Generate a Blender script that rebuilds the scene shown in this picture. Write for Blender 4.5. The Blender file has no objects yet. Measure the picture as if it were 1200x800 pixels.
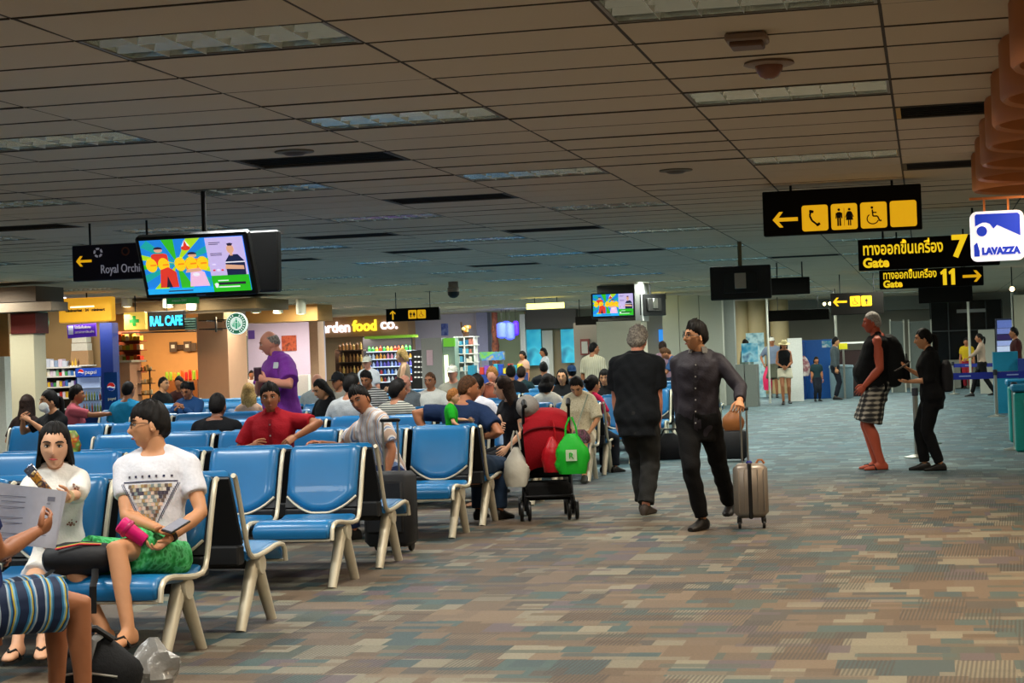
import bpy, bmesh, math, random
import numpy as np
from mathutils import Vector, Matrix, noise
from mathutils.bvhtree import BVHTree

random.seed(7)
rng = np.random.default_rng(7)
R = math.radians
PI = math.pi
scene = bpy.context.scene
COL = scene.collection

# ------------------------------------------------------------------ camera
F_PX, YAW, PITCH, ROLL = 2138.6, .223, .008, .0356
FW = Vector((-math.sin(YAW)*math.cos(PITCH), math.cos(YAW)*math.cos(PITCH), math.sin(PITCH)))
RT = Vector((math.cos(YAW), math.sin(YAW), 0))
UP = RT.cross(FW)
EYE = Vector((0, 0, 1.5))
cam_d = bpy.data.cameras.new('camera')
cam = bpy.data.objects.new('camera', cam_d)
COL.objects.link(cam)
cam_d.sensor_width = 36
cam_d.lens = F_PX/1200*36
cam_d.clip_end = 300
# image x axis = cos*RT + sin*UP (the camera is rolled a little), image up = cos*UP - sin*RT
ix = RT*math.cos(ROLL) + UP*(-math.sin(ROLL))
iy = UP*math.cos(ROLL) + RT*math.sin(ROLL)
M = Matrix((ix, iy, -FW)).transposed().to_4x4()
M.translation = EYE
cam.matrix_world = M
scene.camera = cam

# ------------------------------------------------------------------ world, exposure
scene.view_settings.view_transform = 'Standard'
scene.view_settings.look = 'None'
scene.view_settings.gamma = 1
scene.view_settings.use_curve_mapping = False
scene.view_settings.exposure = 0.0
world = bpy.data.worlds.new('world')
scene.world = world
world.use_nodes = True
world.node_tree.nodes['Background'].inputs[0].default_value = (.30, .29, .26, 1)
world.node_tree.nodes['Background'].inputs[1].default_value = .16

CEIL = 3.01
def area_light(name, loc, sx, sy, power, color=(1, 1, 1), spread=130, rot=(0, 0, 0)):
    d = bpy.data.lights.new(name, 'AREA')
    d.shape = 'RECTANGLE'; d.size = sx; d.size_y = sy
    d.energy = power; d.color = color; d.spread = R(spread)
    o = bpy.data.objects.new(name, d)
    o.location = loc; o.rotation_euler = rot
    COL.objects.link(o)
    return o

# light files and rows of the ceiling fixtures (also used for the fixtures themselves)
FIX_X = [-15.748, -13.348, -10.948, -8.548, -6.148, -3.748, -1.348]  # leftmost file is added, to brighten the cream pillar
FIX_Y = [7.7, 10.7, 14.6, 18.3, 22.5, 26.7, 30.9, 35.1, 39.3, 43.5, 47.7, 51.9, 56.1]
for iy_, fy in enumerate([.5, 4.1] + FIX_Y):
    for ix_, fx in enumerate(FIX_X + [3.45]):
        if fx < -.6*fy - 4 or (fx == -6.148 and fy == 47.7): continue
        warm = ((1, .90, .72) if fx > -2 else (1, .955, .86) if fx > -5 else (.95, .98, .95)) if fy < 24 else (.92, 1.0, .91)
        area_light('fixture_lamp', (fx+.6, fy+.3, CEIL-.005), 1.1, .5, 48 if fy < 24 else 56 if fy < 38 else 72, warm, 150 if fy < 30 else 165 if fy < 38 else 173)

# ------------------------------------------------------------------ pixel helpers: where a sight line meets a real plane
def ray(px, py):
    dx, dy = px-600, py-400
    c, s = math.cos(ROLL), math.sin(ROLL)
    return F_PX*FW + (dx*c-dy*s)*RT - (dx*s+dy*c)*UP
def on_z(px, py, z):
    d = ray(px, py); return EYE + d*((z-EYE.z)/d.z)
def on_y(px, py, Y):
    d = ray(px, py); return EYE + d*(Y/d.y)
def on_x(px, py, X):
    d = ray(px, py); return EYE + d*(X/d.x)

# ------------------------------------------------------------------ materials
def lin(c):
    if isinstance(c, str):
        c = c.lstrip('#'); c = [int(c[i:i+2], 16)/255 for i in (0, 2, 4)]
    return tuple((x/12.92 if x <= .04045 else ((x+.055)/1.055)**2.4) for x in c)
MATS = {}
def mat(name, col, rough=.6, metal=0, emit=0, var=.12, scale=30, bump=0, spec=.4, trans=0, alpha=1, coat=0):
    if name in MATS: return MATS[name]
    m = bpy.data.materials.new(name); m.use_nodes = True
    nt = m.node_tree; b = nt.nodes['Principled BSDF']
    c = lin(col)
    tc = nt.nodes.new('ShaderNodeTexCoord')
    nz = nt.nodes.new('ShaderNodeTexNoise'); nz.inputs['Scale'].default_value = scale; nz.inputs['Detail'].default_value = 3
    nt.links.new(tc.outputs['Object'], nz.inputs['Vector'])
    mx = nt.nodes.new('ShaderNodeMix'); mx.data_type = 'RGBA'
    mx.inputs[6].default_value = tuple(x*(1-var) for x in c)+(1,)
    mx.inputs[7].default_value = tuple(min(1, x*(1+var)) for x in c)+(1,)
    nt.links.new(nz.outputs['Fac'], mx.inputs[0])
    nt.links.new(mx.outputs[2], b.inputs['Base Color'])
    b.inputs['Roughness'].default_value = rough
    b.inputs['Metallic'].default_value = metal
    b.inputs['Specular IOR Level'].default_value = spec
    b.inputs['Coat Weight'].default_value = coat
    if emit:
        nt.links.new(mx.outputs[2], b.inputs['Emission Color'])
        b.inputs['Emission Strength'].default_value = emit
    if trans: b.inputs['Transmission Weight'].default_value = trans
    b.inputs['Alpha'].default_value = alpha
    if bump:
        bp = nt.nodes.new('ShaderNodeBump'); bp.inputs['Strength'].default_value = bump; bp.inputs['Distance'].default_value = .01
        nt.links.new(nz.outputs['Fac'], bp.inputs['Height']); nt.links.new(bp.outputs[0], b.inputs['Normal'])
    MATS[name] = m
    return m
def stripes(name, cols, axis='X', scale=14, plaid=False, rough=.8, prof=.5, dist=0):
    """woven stripes or checks (cloth pattern) on object coordinates"""
    if name in MATS: return MATS[name]
    m = bpy.data.materials.new(name); m.use_nodes = True
    nt = m.node_tree; b = nt.nodes['Principled BSDF']; b.inputs['Roughness'].default_value = rough
    tc = nt.nodes.new('ShaderNodeTexCoord')
    def wave(ax):
        w = nt.nodes.new('ShaderNodeTexWave'); w.bands_direction = ax; w.inputs['Scale'].default_value = scale
        w.inputs['Distortion'].default_value = dist
        nt.links.new(tc.outputs['Object'], w.inputs['Vector']); return w.outputs['Fac']
    f = wave(axis)
    rp = nt.nodes.new('ShaderNodeValToRGB'); rp.color_ramp.interpolation = 'CONSTANT'
    el = rp.color_ramp.elements
    n = len(cols)
    while len(el) < n: el.new(.5)
    for i, c in enumerate(cols):
        el[i].position = i/n if n > 2 else (0, prof)[i]
        el[i].color = lin(c)+(1,)
    if plaid:
        g = wave('Z'); ad = nt.nodes.new('ShaderNodeMath'); ad.operation = 'ADD'
        nt.links.new(f, ad.inputs[0]); nt.links.new(g, ad.inputs[1])
        mu = nt.nodes.new('ShaderNodeMath'); mu.operation = 'MULTIPLY'; mu.inputs[1].default_value = .5
        nt.links.new(ad.outputs[0], mu.inputs[0]); f = mu.outputs[0]
    nt.links.new(f, rp.inputs[0]); nt.links.new(rp.outputs[0], b.inputs['Base Color'])
    MATS[name] = m
    return m
def mottled(name, cols, scale=9, rough=.8, detail=2):
    if name in MATS: return MATS[name]
    m = bpy.data.materials.new(name); m.use_nodes = True
    nt = m.node_tree; b = nt.nodes['Principled BSDF']; b.inputs['Roughness'].default_value = rough
    tc = nt.nodes.new('ShaderNodeTexCoord')
    nz = nt.nodes.new('ShaderNodeTexNoise'); nz.inputs['Scale'].default_value = scale; nz.inputs['Detail'].default_value = detail
    nt.links.new(tc.outputs['Object'], nz.inputs['Vector'])
    rp = nt.nodes.new('ShaderNodeValToRGB'); el = rp.color_ramp.elements
    n = len(cols)
    while len(el) < n: el.new(.5)
    for i, c in enumerate(cols):
        el[i].position = .32+.36*i/max(1, n-1); el[i].color = lin(c)+(1,)
    nt.links.new(nz.outputs['Fac'], rp.inputs[0]); nt.links.new(rp.outputs[0], b.inputs['Base Color'])
    MATS[name] = m
    return m

# ------------------------------------------------------------------ mesh builder
class MB:
    def __init__(s): s.v = []; s.f = []; s.m = []
    def add(s, vs, fs, mi=0):
        o = len(s.v); s.v += [tuple(v) for v in vs]
        s.f += [tuple(i+o for i in f) for f in fs]; s.m += [mi]*len(fs)
        return s
    def box(s, c, d, mi=0, rot=None, bev=0):
        x, y, z = d[0]/2, d[1]/2, d[2]/2
        if bev:
            b = min(bev, .95*min(x, y, z))
            pts = []
            for sx in (-1, 1):
                for sy in (-1, 1):
                    for sz in (-1, 1):
                        pts += [(sx*x, sy*(y-b), sz*(z-b)), (sx*(x-b), sy*y, sz*(z-b)), (sx*(x-b), sy*(y-b), sz*z)]
            def I(sx, sy, sz, k): return ((sx > 0)*4+(sy > 0)*2+(sz > 0))*3+k
            fs = []
            for a in (-1, 1):
                fs.append([I(a, -1, -1, 0), I(a, 1, -1, 0), I(a, 1, 1, 0), I(a, -1, 1, 0)][::a])
                fs.append([I(-1, a, -1, 1), I(1, a, -1, 1), I(1, a, 1, 1), I(-1, a, 1, 1)][::-a])
                fs.append([I(-1, -1, a, 2), I(1, -1, a, 2), I(1, 1, a, 2), I(-1, 1, a, 2)][::a])
                for q in (-1, 1):
                    fs.append([I(a, q, -1, 0), I(a, q, 1, 0), I(a, q, 1, 1), I(a, q, -1, 1)][::a*q*-1])
                    fs.append([I(a, -1, q, 0), I(a, 1, q, 0), I(a, 1, q, 2), I(a, -1, q, 2)][::a*q])
                    fs.append([I(-1, a, q, 1), I(1, a, q, 1), I(1, a, q, 2), I(-1, a, q, 2)][::-a*q])
                    for w in (-1, 1):
                        fs.append([I(a, q, w, 0), I(a, q, w, 1), I(a, q, w, 2)][::a*q*w])
        else:
            pts = [(sx*x, sy*y, sz*z) for sx in (-1, 1) for sy in (-1, 1) for sz in (-1, 1)]
            fs = [(0, 1, 3, 2), (4, 6, 7, 5), (0, 4, 5, 1), (2, 3, 7, 6), (0, 2, 6, 4), (1, 5, 7, 3)]
        c = Vector(c)
        if rot is not None: pts = [rot @ Vector(p) for p in pts]
        return s.add([Vector(p)+c for p in pts], fs, mi)
    def loft(s, rings, mi=0, cap=True):
        n = len(rings[0]); fs = []
        vs = [p for r in rings for p in r]
        for i in range(len(rings)-1):
            for j in range(n):
                k = (j+1) % n
                fs.append((i*n+j, i*n+k, (i+1)*n+k, (i+1)*n+j))
        if cap:
            fs.append(tuple(range(n))[::-1]); fs.append(tuple((len(rings)-1)*n+j for j in range(n)))
        return s.add(vs, fs, mi)
    def tube(s, path, rad, n=8, mi=0, flat=1.0, ref=None, round_ends=False):
        P = [Vector(p) for p in path]
        if not hasattr(rad, '__len__'): rad = [rad]*len(P)
        rad = list(rad)
        if round_ends:
            d0 = (P[0]-P[1]).normalized(); d1 = (P[-1]-P[-2]).normalized()
            r0, r1 = rad[0], rad[-1]
            P = [P[0]+d0*r0*.9, P[0]+d0*r0*.55]+P+[P[-1]+d1*r1*.55, P[-1]+d1*r1*.9]
            rad = [r0*.35, r0*.8]+rad+[r1*.8, r1*.35]
        rings = []; up = None
        for i, p in enumerate(P):
            t = (P[min(i+1, len(P)-1)]-P[max(i-1, 0)]).normalized()
            if up is None:
                up = Vector(ref) if ref is not None else (Vector((0, 0, 1)) if abs(t.z) < .9 else Vector((0, 1, 0)))
            up = up-t*up.dot(t)
            if up.length < 1e-5: up = t.orthogonal()
            up.normalize(); sd = t.cross(up)
            rings.append([p+sd*math.cos(a)*rad[i]+up*math.sin(a)*rad[i]*flat for a in [2*PI*k/n for k in range(n)]])
        return s.loft(rings, mi)
    def lathe(s, prof, c=(0, 0, 0), n=16, mi=0, rot=None):
        rings = [[Vector((r*math.cos(2*PI*k/n), r*math.sin(2*PI*k/n), z)) for k in range(n)] for r, z in prof]
        c = Vector(c)
        rings = [[(rot @ p if rot is not None else p)+c for p in r] for r in rings]
        return s.loft(rings, mi)
    def ball(s, c, r, n=10, mi=0, rot=None):
        if not hasattr(r, '__len__'): r = (r, r, r)
        rings = []
        m = max(4, n//2+1)
        for i in range(m+1):
            e = -PI/2+PI*i/m; ce = max(.02, math.cos(e))
            ring = [Vector((r[0]*ce*math.cos(2*PI*k/n), r[1]*ce*math.sin(2*PI*k/n), r[2]*math.sin(e))) for k in range(n)]
            if rot is not None: ring = [rot @ p for p in ring]
            rings.append([p+Vector(c) for p in ring])
        return s.loft(rings, mi)
    def prism(s, poly, depth, mi=0, M=None):
        """polygon in local xz, thickness along y (front face at y=0 facing -y)"""
        n = len(poly)
        a = [Vector((x, 0, z)) for x, z in poly]; b = [Vector((x, depth, z)) for x, z in poly]
        vs = a+b
        if M is not None: vs = [M @ v for v in vs]
        ar = sum(poly[i][0]*poly[(i+1) % n][1]-poly[(i+1) % n][0]*poly[i][1] for i in range(n))
        fs = [tuple(range(n)), tuple(range(2*n-1, n-1, -1))]+[(j, j+n, (j+1) % n+n, (j+1) % n) for j in range(n)]
        if ar < 0: fs = [f[::-1] for f in fs]
        return s.add(vs, fs, mi)
    def mesh(s, name, mats, smooth=True, ang=38):
        me = bpy.data.meshes.new(name)
        me.from_pydata(s.v, [], s.f)
        for m in (mats if isinstance(mats, (list, tuple)) else [mats]): me.materials.append(m)
        if max(s.m, default=0): me.polygons.foreach_set('material_index', s.m)
        if smooth:
            me.polygons.foreach_set('use_smooth', [True]*len(me.polygons))
            me.set_sharp_from_angle(angle=R(ang))
        me.update()
        return me
    def build(s, name, mats, parent=None, loc=None, rz=0, smooth=True, ang=38):
        return put(name, s.mesh(name, mats, smooth, ang), parent, loc, rz)

def put(name, me, parent=None, loc=None, rz=0):
    o = bpy.data.objects.new(name, me); COL.objects.link(o)
    if parent is not None: o.parent = parent
    if loc is not None: o.location = loc
    if rz: o.rotation_euler = (0, 0, rz)
    return o
def thing(name, label, cat, loc=(0, 0, 0), rz=0, group=None):
    o = bpy.data.objects.new(name, None); COL.objects.link(o)
    o.empty_display_size = .1
    o.location = loc; o.rotation_euler = (0, 0, rz)
    return tag(o, label, cat, group)
def tag(o, label, cat, group=None):
    o['label'] = label; o['category'] = cat
    if group: o['group'] = group
    return o
def struct(o): o['kind'] = 'structure'; return o
def Rx(a): return Matrix.Rotation(a, 3, 'X')
def Ry(a): return Matrix.Rotation(a, 3, 'Y')
def Rz(a): return Matrix.Rotation(a, 3, 'Z')
def text_mesh(body, size, extrude=.004, bold=0, align='LEFT'):
    cu = bpy.data.curves.new('text', 'FONT'); cu.body = body; cu.size = size; cu.extrude = extrude
    cu.offset = bold; cu.align_x = align; cu.resolution_u = 3
    o = bpy.data.objects.new('text', cu); COL.objects.link(o)
    dg = bpy.context.evaluated_depsgraph_get()
    me = bpy.data.meshes.new_from_object(o.evaluated_get(dg))
    bpy.data.objects.remove(o); bpy.data.curves.remove(cu)
    return me
def text(name, body, size, m, parent, loc, width=None, bold=0, align='LEFT', extrude=.004, height=None):
    me = text_mesh(body, size, extrude, bold, align)
    me.materials.clear(); me.materials.append(m)
    o = put(name, me, parent, loc)
    o.rotation_euler = (PI/2, 0, 0)
    xs = [v.co.x for v in me.vertices]
    if width and xs:
        k = width/(max(xs)-min(xs)); o.scale = (k, 1, 1)
        if k < .3 or k > 4: print('text squeeze', body, k)
    return o
def rrect(w, h, r, n=4, cx=0, cz=0):
    p = []
    for sx, sz, a0 in ((1, 1, 0), (-1, 1, 90), (-1, -1, 180), (1, -1, 270)):
        for k in range(n+1):
            a = R(a0+90*k/n); p.append((cx+sx*(w/2-r)+r*math.cos(a), cz+sz*(h/2-r)+r*math.sin(a)))
    return p
def circle(r, n=24, cx=0, cz=0, a0=0, a1=360):
    full = a1-a0 >= 360
    return [(cx+r*math.cos(R(a0+(a1-a0)*k/(n if full else n-1))), cz+r*math.sin(R(a0+(a1-a0)*k/(n if full else n-1)))) for k in range(n)]
ORD = ['first', 'second', 'third', 'fourth', 'fifth', 'sixth', 'seventh', 'eighth', 'ninth', 'tenth', 'eleventh', 'twelfth', 'thirteenth', 'fourteenth', 'fifteenth']
# ------------------------------------------------------------------ carpet
def carpet():
    m = bpy.data.materials.new('carpet'); m.use_nodes = True
    nt = m.node_tree; N = nt.nodes; Lk = nt.links
    b = N['Principled BSDF']; b.inputs['Roughness'].default_value = .62; b.inputs['Specular IOR Level'].default_value = .45
    tc = N.new('ShaderNodeTexCoord'); sp = N.new('ShaderNodeSeparateXYZ'); Lk.new(tc.outputs['Object'], sp.inputs[0])
    def math_(op, a, c=None):
        n = N.new('ShaderNodeMath'); n.operation = op
        for i, x in enumerate((a, c)):
            if x is None: continue
            if isinstance(x, (int, float)): n.inputs[i].default_value = x
            else: Lk.new(x, n.inputs[i])
        return n.outputs[0]
    def layer(w, h, seed):
        """blocks of woven yarn: columns of width w, each cut into lengths near h at its own offset"""
        ci = math_('FLOOR', math_('DIVIDE', sp.outputs['Y'], h))
        w1 = N.new('ShaderNodeTexWhiteNoise'); w1.noise_dimensions = '1D'; Lk.new(math_('ADD', ci, seed), w1.inputs['W'])
        x2 = math_('ADD', math_('DIVIDE', sp.outputs['X'], w), math_('MULTIPLY', w1.outputs['Value'], 7))
        xi = math_('FLOOR', x2)
        cb = N.new('ShaderNodeCombineXYZ'); Lk.new(xi, cb.inputs[0]); Lk.new(ci, cb.inputs[1]); cb.inputs[2].default_value = seed
        w2 = N.new('ShaderNodeTexWhiteNoise'); w2.noise_dimensions = '3D'; Lk.new(cb.outputs[0], w2.inputs['Vector'])
        return w2.outputs['Value'], w2.outputs['Color']
    def ramp(f, cols):
        rp = N.new('ShaderNodeValToRGB'); rp.color_ramp.interpolation = 'CONSTANT'; el = rp.color_ramp.elements
        while len(el) < len(cols): el.new(.5)
        for i, c in enumerate(cols): el[i].position = i/len(cols); el[i].color = lin(c)+(1,)
        Lk.new(f, rp.inputs[0]); return rp.outputs[0]
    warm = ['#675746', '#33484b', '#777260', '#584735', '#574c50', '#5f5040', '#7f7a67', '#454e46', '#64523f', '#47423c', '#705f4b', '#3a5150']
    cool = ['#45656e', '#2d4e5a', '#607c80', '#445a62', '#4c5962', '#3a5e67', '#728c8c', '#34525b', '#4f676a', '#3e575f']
    def mixc(f, a, c, t='MIX'):
        n = N.new('ShaderNodeMix'); n.data_type = 'RGBA'; n.blend_type = t
        if isinstance(f, float): n.inputs[0].default_value = f
        else: Lk.new(f, n.inputs[0])
        Lk.new(a, n.inputs[6]); Lk.new(c, n.inputs[7]); return n.outputs[2]
    a1, _ = layer(.27, .42, 3.0); a2, c2 = layer(.16, .22, 11.0); a3, _ = layer(.48, .10, 23.0)
    sel = math_('GREATER_THAN', a2, .52); sel3 = math_('GREATER_THAN', a3, .72)
    def tone(cols):
        x = mixc(sel, ramp(a1, cols), ramp(math_('FRACT', math_('MULTIPLY', a2, 7.3)), cols))
        return mixc(math_('MULTIPLY', sel3, .75), x, ramp(math_('FRACT', math_('MULTIPLY', a3, 9.1)), cols))
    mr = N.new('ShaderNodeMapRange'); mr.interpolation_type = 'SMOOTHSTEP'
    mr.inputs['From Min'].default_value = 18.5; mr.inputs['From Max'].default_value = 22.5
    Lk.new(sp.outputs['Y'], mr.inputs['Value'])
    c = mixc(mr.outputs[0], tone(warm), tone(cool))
    # ribbed pile in some of the blocks
    wv = N.new('ShaderNodeTexWave'); wv.bands_direction = 'X'; wv.inputs['Scale'].default_value = 15
    mp = N.new('ShaderNodeMapping'); mp.inputs['Rotation'].default_value = (0, 0, .05); Lk.new(tc.outputs['Object'], mp.inputs[0]); Lk.new(mp.outputs[0], wv.inputs['Vector'])
    rib = math_('MULTIPLY', math_('GREATER_THAN', math_('FRACT', math_('MULTIPLY', a1, 5.7)), .62), wv.outputs['Fac'])
    dk = N.new('ShaderNodeRGB'); dk.outputs[0].default_value = lin('#33302c')+(1,)
    c = mixc(math_('MULTIPLY', rib, .72), c, dk.outputs[0])
    nz = N.new('ShaderNodeTexNoise'); nz.inputs['Scale'].default_value = 70; nz.inputs['Detail'].default_value = 6; nz.inputs['Roughness'].default_value = .75
    Lk.new(tc.outputs['Object'], nz.inputs['Vector'])
    hs = N.new('ShaderNodeHueSaturation'); Lk.new(c, hs.inputs['Color']); hs.inputs['Saturation'].default_value = .98
    Lk.new(math_('ADD', math_('MULTIPLY', nz.outputs['Fac'], 1.2), .27), hs.inputs['Value'])
    Lk.new(hs.outputs[0], b.inputs['Base Color'])
    bp = N.new('ShaderNodeBump'); bp.inputs['Strength'].default_value = .35; bp.inputs['Distance'].default_value = .006
    Lk.new(math_('ADD', nz.outputs['Fac'], rib), bp.inputs['Height']); Lk.new(bp.outputs[0], b.inputs['Normal'])
    return m
WALL_L, WALL_B, WALL_R = -17.0, 62.0, 7.0
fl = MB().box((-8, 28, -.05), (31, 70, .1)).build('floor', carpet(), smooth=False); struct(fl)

# ------------------------------------------------------------------ suspended ceiling: every near tile a piece
m_tile = mat('ceiling_tile', '#cbb99f', .85, var=.05, scale=90, bump=.15)
m_joint = mat('ceiling_joint', '#453a30', .8)
m_plen = mat('plenum', '#15110e', .9)
ceil = MB().box((-8, 28, CEIL+.10), (31, 70, .1)).build('ceiling', m_plen, smooth=False); struct(ceil)
XL = [-1.348+1.2*k for k in range(-18, 8)]
YL = [7.7+.6*k for k in range(-14, 5)]+[10.7+.65*k for k in range(6)]+[14.6+3.7/6*k for k in range(6)]
y = 18.3
while y < 62.6: YL.append(y); y += .6
fixset = set()
for fx in FIX_X:
    for fy in FIX_Y:
        if (fx, fy) == (-6.148, 47.7): continue
        fixset.add((round(fx, 2), min(range(len(YL)), key=lambda i: abs(YL[i]-fy))))
VENT = [(-4.948, 12.93), (-4.948, 16.85), (-4.948, 21.6), (-7.348, 20.9), (-4.948, 27.3), (-7.348, 29.4), (-9.748, 25.5), (-.148, 12.61), (-.148, 16.42), (-9.748, 17.4), (-7.348, 24.8), (-2.548, 31.0)]
ventset = set()
for vx, vy in VENT: ventset.add((round(vx, 2), max(i for i in range(len(YL)) if YL[i] <= vy)))
cand = []
for xi in range(len(XL)-1):
    for yi in range(len(YL)-1):
        key = (round(XL[xi], 2), yi)
        if key in fixset or key in ventset: continue
        cx, cy = XL[xi]+.6, (YL[yi]+YL[yi+1])/2
        if XL[xi] < WALL_L-5.3 or cy > 62: continue
        d = Vector((cx, cy, CEIL))-EYE
        dep = d.dot(FW); vis = 0
        if dep > 1:
            u, v = F_PX*d.dot(RT)/dep, -F_PX*d.dot(UP)/dep
            vis = abs(u) < 640 and abs(v) < 440
        cand.append((not vis, d.length, xi, yi))
cand.sort()
tile_mesh = {}
rest = MB(); ntile = 0
for nv, dist, xi, yi in cand:
    w, h = XL[xi+1]-XL[xi]-.011, YL[yi+1]-YL[yi]-.014
    cx, cy = XL[xi]+.6, (YL[yi]+YL[yi+1])/2
    if ntile < 298 and not nv:
        k = round(h, 3)
        if k not in tile_mesh:
            tile_mesh[k] = MB().box((0, 0, .011), (w, h, .022), bev=.004).mesh('ceiling_tile', m_tile, smooth=False)
        o = put('ceiling_tile', tile_mesh[k], ceil, (cx, cy, CEIL+random.uniform(0, .003)))
        o.rotation_euler = (random.gauss(0, .0035), random.gauss(0, .0015), 0)
        ntile += 1
    else:
        rest.box((cx, cy, CEIL+.011+random.uniform(0, .004)), (w, h, .022), rot=Rx(random.gauss(0, .003)))
r = rest.build('ceiling_tile_field', m_tile, ceil, smooth=False); r['kind'] = 'stuff'
tb = MB()
for x in XL: tb.box((x, 28, CEIL+.012), (.016, 70, .02))
for y in YL:
    for x in XL[:-1]:
        if x < WALL_L-5.3: continue
        dp = random.choice((.0005, .002, .003, .003, .004)) if y < 15 else random.choice((0, .001, .002)) if y < 24 else 0
        if dp: tb.box((x+.6, y, CEIL+.01-dp/2), (1.19, .012, .02+dp))
r = tb.build('ceiling_grid', m_joint, ceil, smooth=False); r['kind'] = 'stuff'

# ------------------------------------------------------------------ walls
m_wall = mat('wall_grey', '#a5a294', .8, var=.05, scale=3)
m_wallw = mat('wall_white', '#c4c2b4', .7, var=.04, scale=3)
m_beige = mat('wall_beige', '#a08c6c', .7, var=.08, scale=4)
m_dark = mat('dark_panel', '#14130f', .5)
m_black = mat('matt_black', '#0b0b0b', .45)
m_steel = mat('steel', '#b4b2a8', .35, 1, var=.08)
m_cream = mat('cream_paint', '#d8cfb8', .42, var=.05)
m_white = mat('white_plastic', '#e4e2da', .45)
m_brownwood = mat('brown_slats', '#5b4a3c', .6)
w = MB().box((-8, WALL_B+.1, 1.55), (31, .2, 3.1)).build('wall_back', m_wall, smooth=False); struct(w)
w = MB().box((WALL_R+.1, 28, 1.55), (.2, 70, 3.1)).build('wall_right', m_wallw, smooth=False); struct(w)
w = MB().box((-22.6, 28, 1.55), (.2, 70, 3.1)).build('wall_left', m_wallw, smooth=False); struct(w)
bb = MB().box((-8, WALL_B-.02, .06), (30, .04, .12)).build('baseboard_back', m_dark, smooth=False); struct(bb)
# ------------------------------------------------------------------ louvred lights
m_alu = mat('louvre_aluminium', '#dfe6df', .25, .8, var=.03)
m_blade = mat('blade_white', '#e8eee8', .4, .0, var=.02)
m_tubeglow = mat('fluorescent_tube', '#eef5ea', .4, emit=20)
m_frame = mat('light_frame', '#8d8578', .5)
def fixture_meshes():
    fr = MB(); W, H = 1.184, .584
    for s in (-1, 1):
        fr.box((0, s*(H/2-.008), .007), (W, .016, .012)); fr.box((s*(W/2-.008), 0, .007), (.016, H, .012))
    tr = MB()   # recess
    tr.box((0, 0, .092), (W-.03, H-.03, .004))
    for s in (-1, 1):
        tr.box((0, s*(H/2-.017), .05), (W-.03, .003, .085)); tr.box((s*(W/2-.017), 0, .05), (.003, H-.03, .085))
    cross = MB(); z0, z1 = 0, .05
    a = .014
    cross.add([(-a, -.28, z1), (a, -.28, z1), (.001, -.28, z0), (-.001, -.28, z0), (-a, .28, z1), (a, .28, z1), (.001, .28, z0), (-.001, .28, z0)],
              [(0, 1, 5, 4), (1, 2, 6, 5), (2, 3, 7, 6), (3, 0, 4, 7), (0, 3, 2, 1), (4, 5, 6, 7)])
    lng = MB(); b = .03; L = W/2-.02
    lng.add([(-L, -b, z1), (-L, b, z1), (-L, .001, z0), (-L, -.001, z0), (L, -b, z1), (L, b, z1), (L, .001, z0), (L, -.001, z0)],
            [(0, 4, 5, 1), (1, 5, 6, 2), (2, 6, 7, 3), (3, 7, 4, 0), (0, 1, 2, 3), (4, 7, 6, 5)])
    tu = MB().tube([(-L, 0, .072), (L, 0, .072)], .013, 8)
    return dict(frame=fr.mesh('frame', m_frame, False), reflector=tr.mesh('reflector', m_alu, False), louvre_blade=cross.mesh('louvre_blade', m_blade, False),
                long_louvre=lng.mesh('long_louvre', m_alu, False), lamp_tube=tu.mesh('lamp_tube', m_tubeglow))
FM = fixture_meshes()
FILE = {-15.748: 'added file beside the shop wall', -1.348: 'over the carpeted aisle', -3.748: 'above the bench ends', -6.148: 'above the middle of the benches', -8.548: 'second file from the shops', -10.948: 'file before the shops', -13.348: 'along the shop fronts'}
def visible(p, mx=640, my=440):
    d = Vector(p)-EYE; dep = d.dot(FW)
    return dep > 1 and abs(F_PX*d.dot(RT)/dep) < mx and abs(F_PX*d.dot(UP)/dep) < my
for fx in FIX_X:
    n = 0
    for fy in FIX_Y:
        if (fx, fy) == (-6.148, 47.7): continue
        y0 = min(YL, key=lambda q: abs(q-fy))
        if not (visible((fx+.6, fy+.3, CEIL)) or visible((fx, fy, CEIL)) or visible((fx+1.2, fy, CEIL))): continue
        i = YL.index(y0); cy = (YL[i]+YL[i+1])/2
        t = thing('ceiling_light', f'louvred ceiling light, {ORD[n]} from the front, {FILE[fx]}', 'ceiling light', (fx+.6, cy, CEIL), 0, 'louvred ceiling lights')
        n += 1
        put('frame', FM['frame'], t); put('reflector', FM['reflector'], t)
        for k in range(-2, 3): put('louvre_blade', FM['louvre_blade'], t, (k*.192, 0, 0))
        for k in (-.5, .5): put('long_louvre', FM['long_louvre'], t, (0, k*.19, 0))
        for k in (-1, 0, 1): put('lamp_tube', FM['lamp_tube'], t, (0, k*.19, 0))
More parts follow.
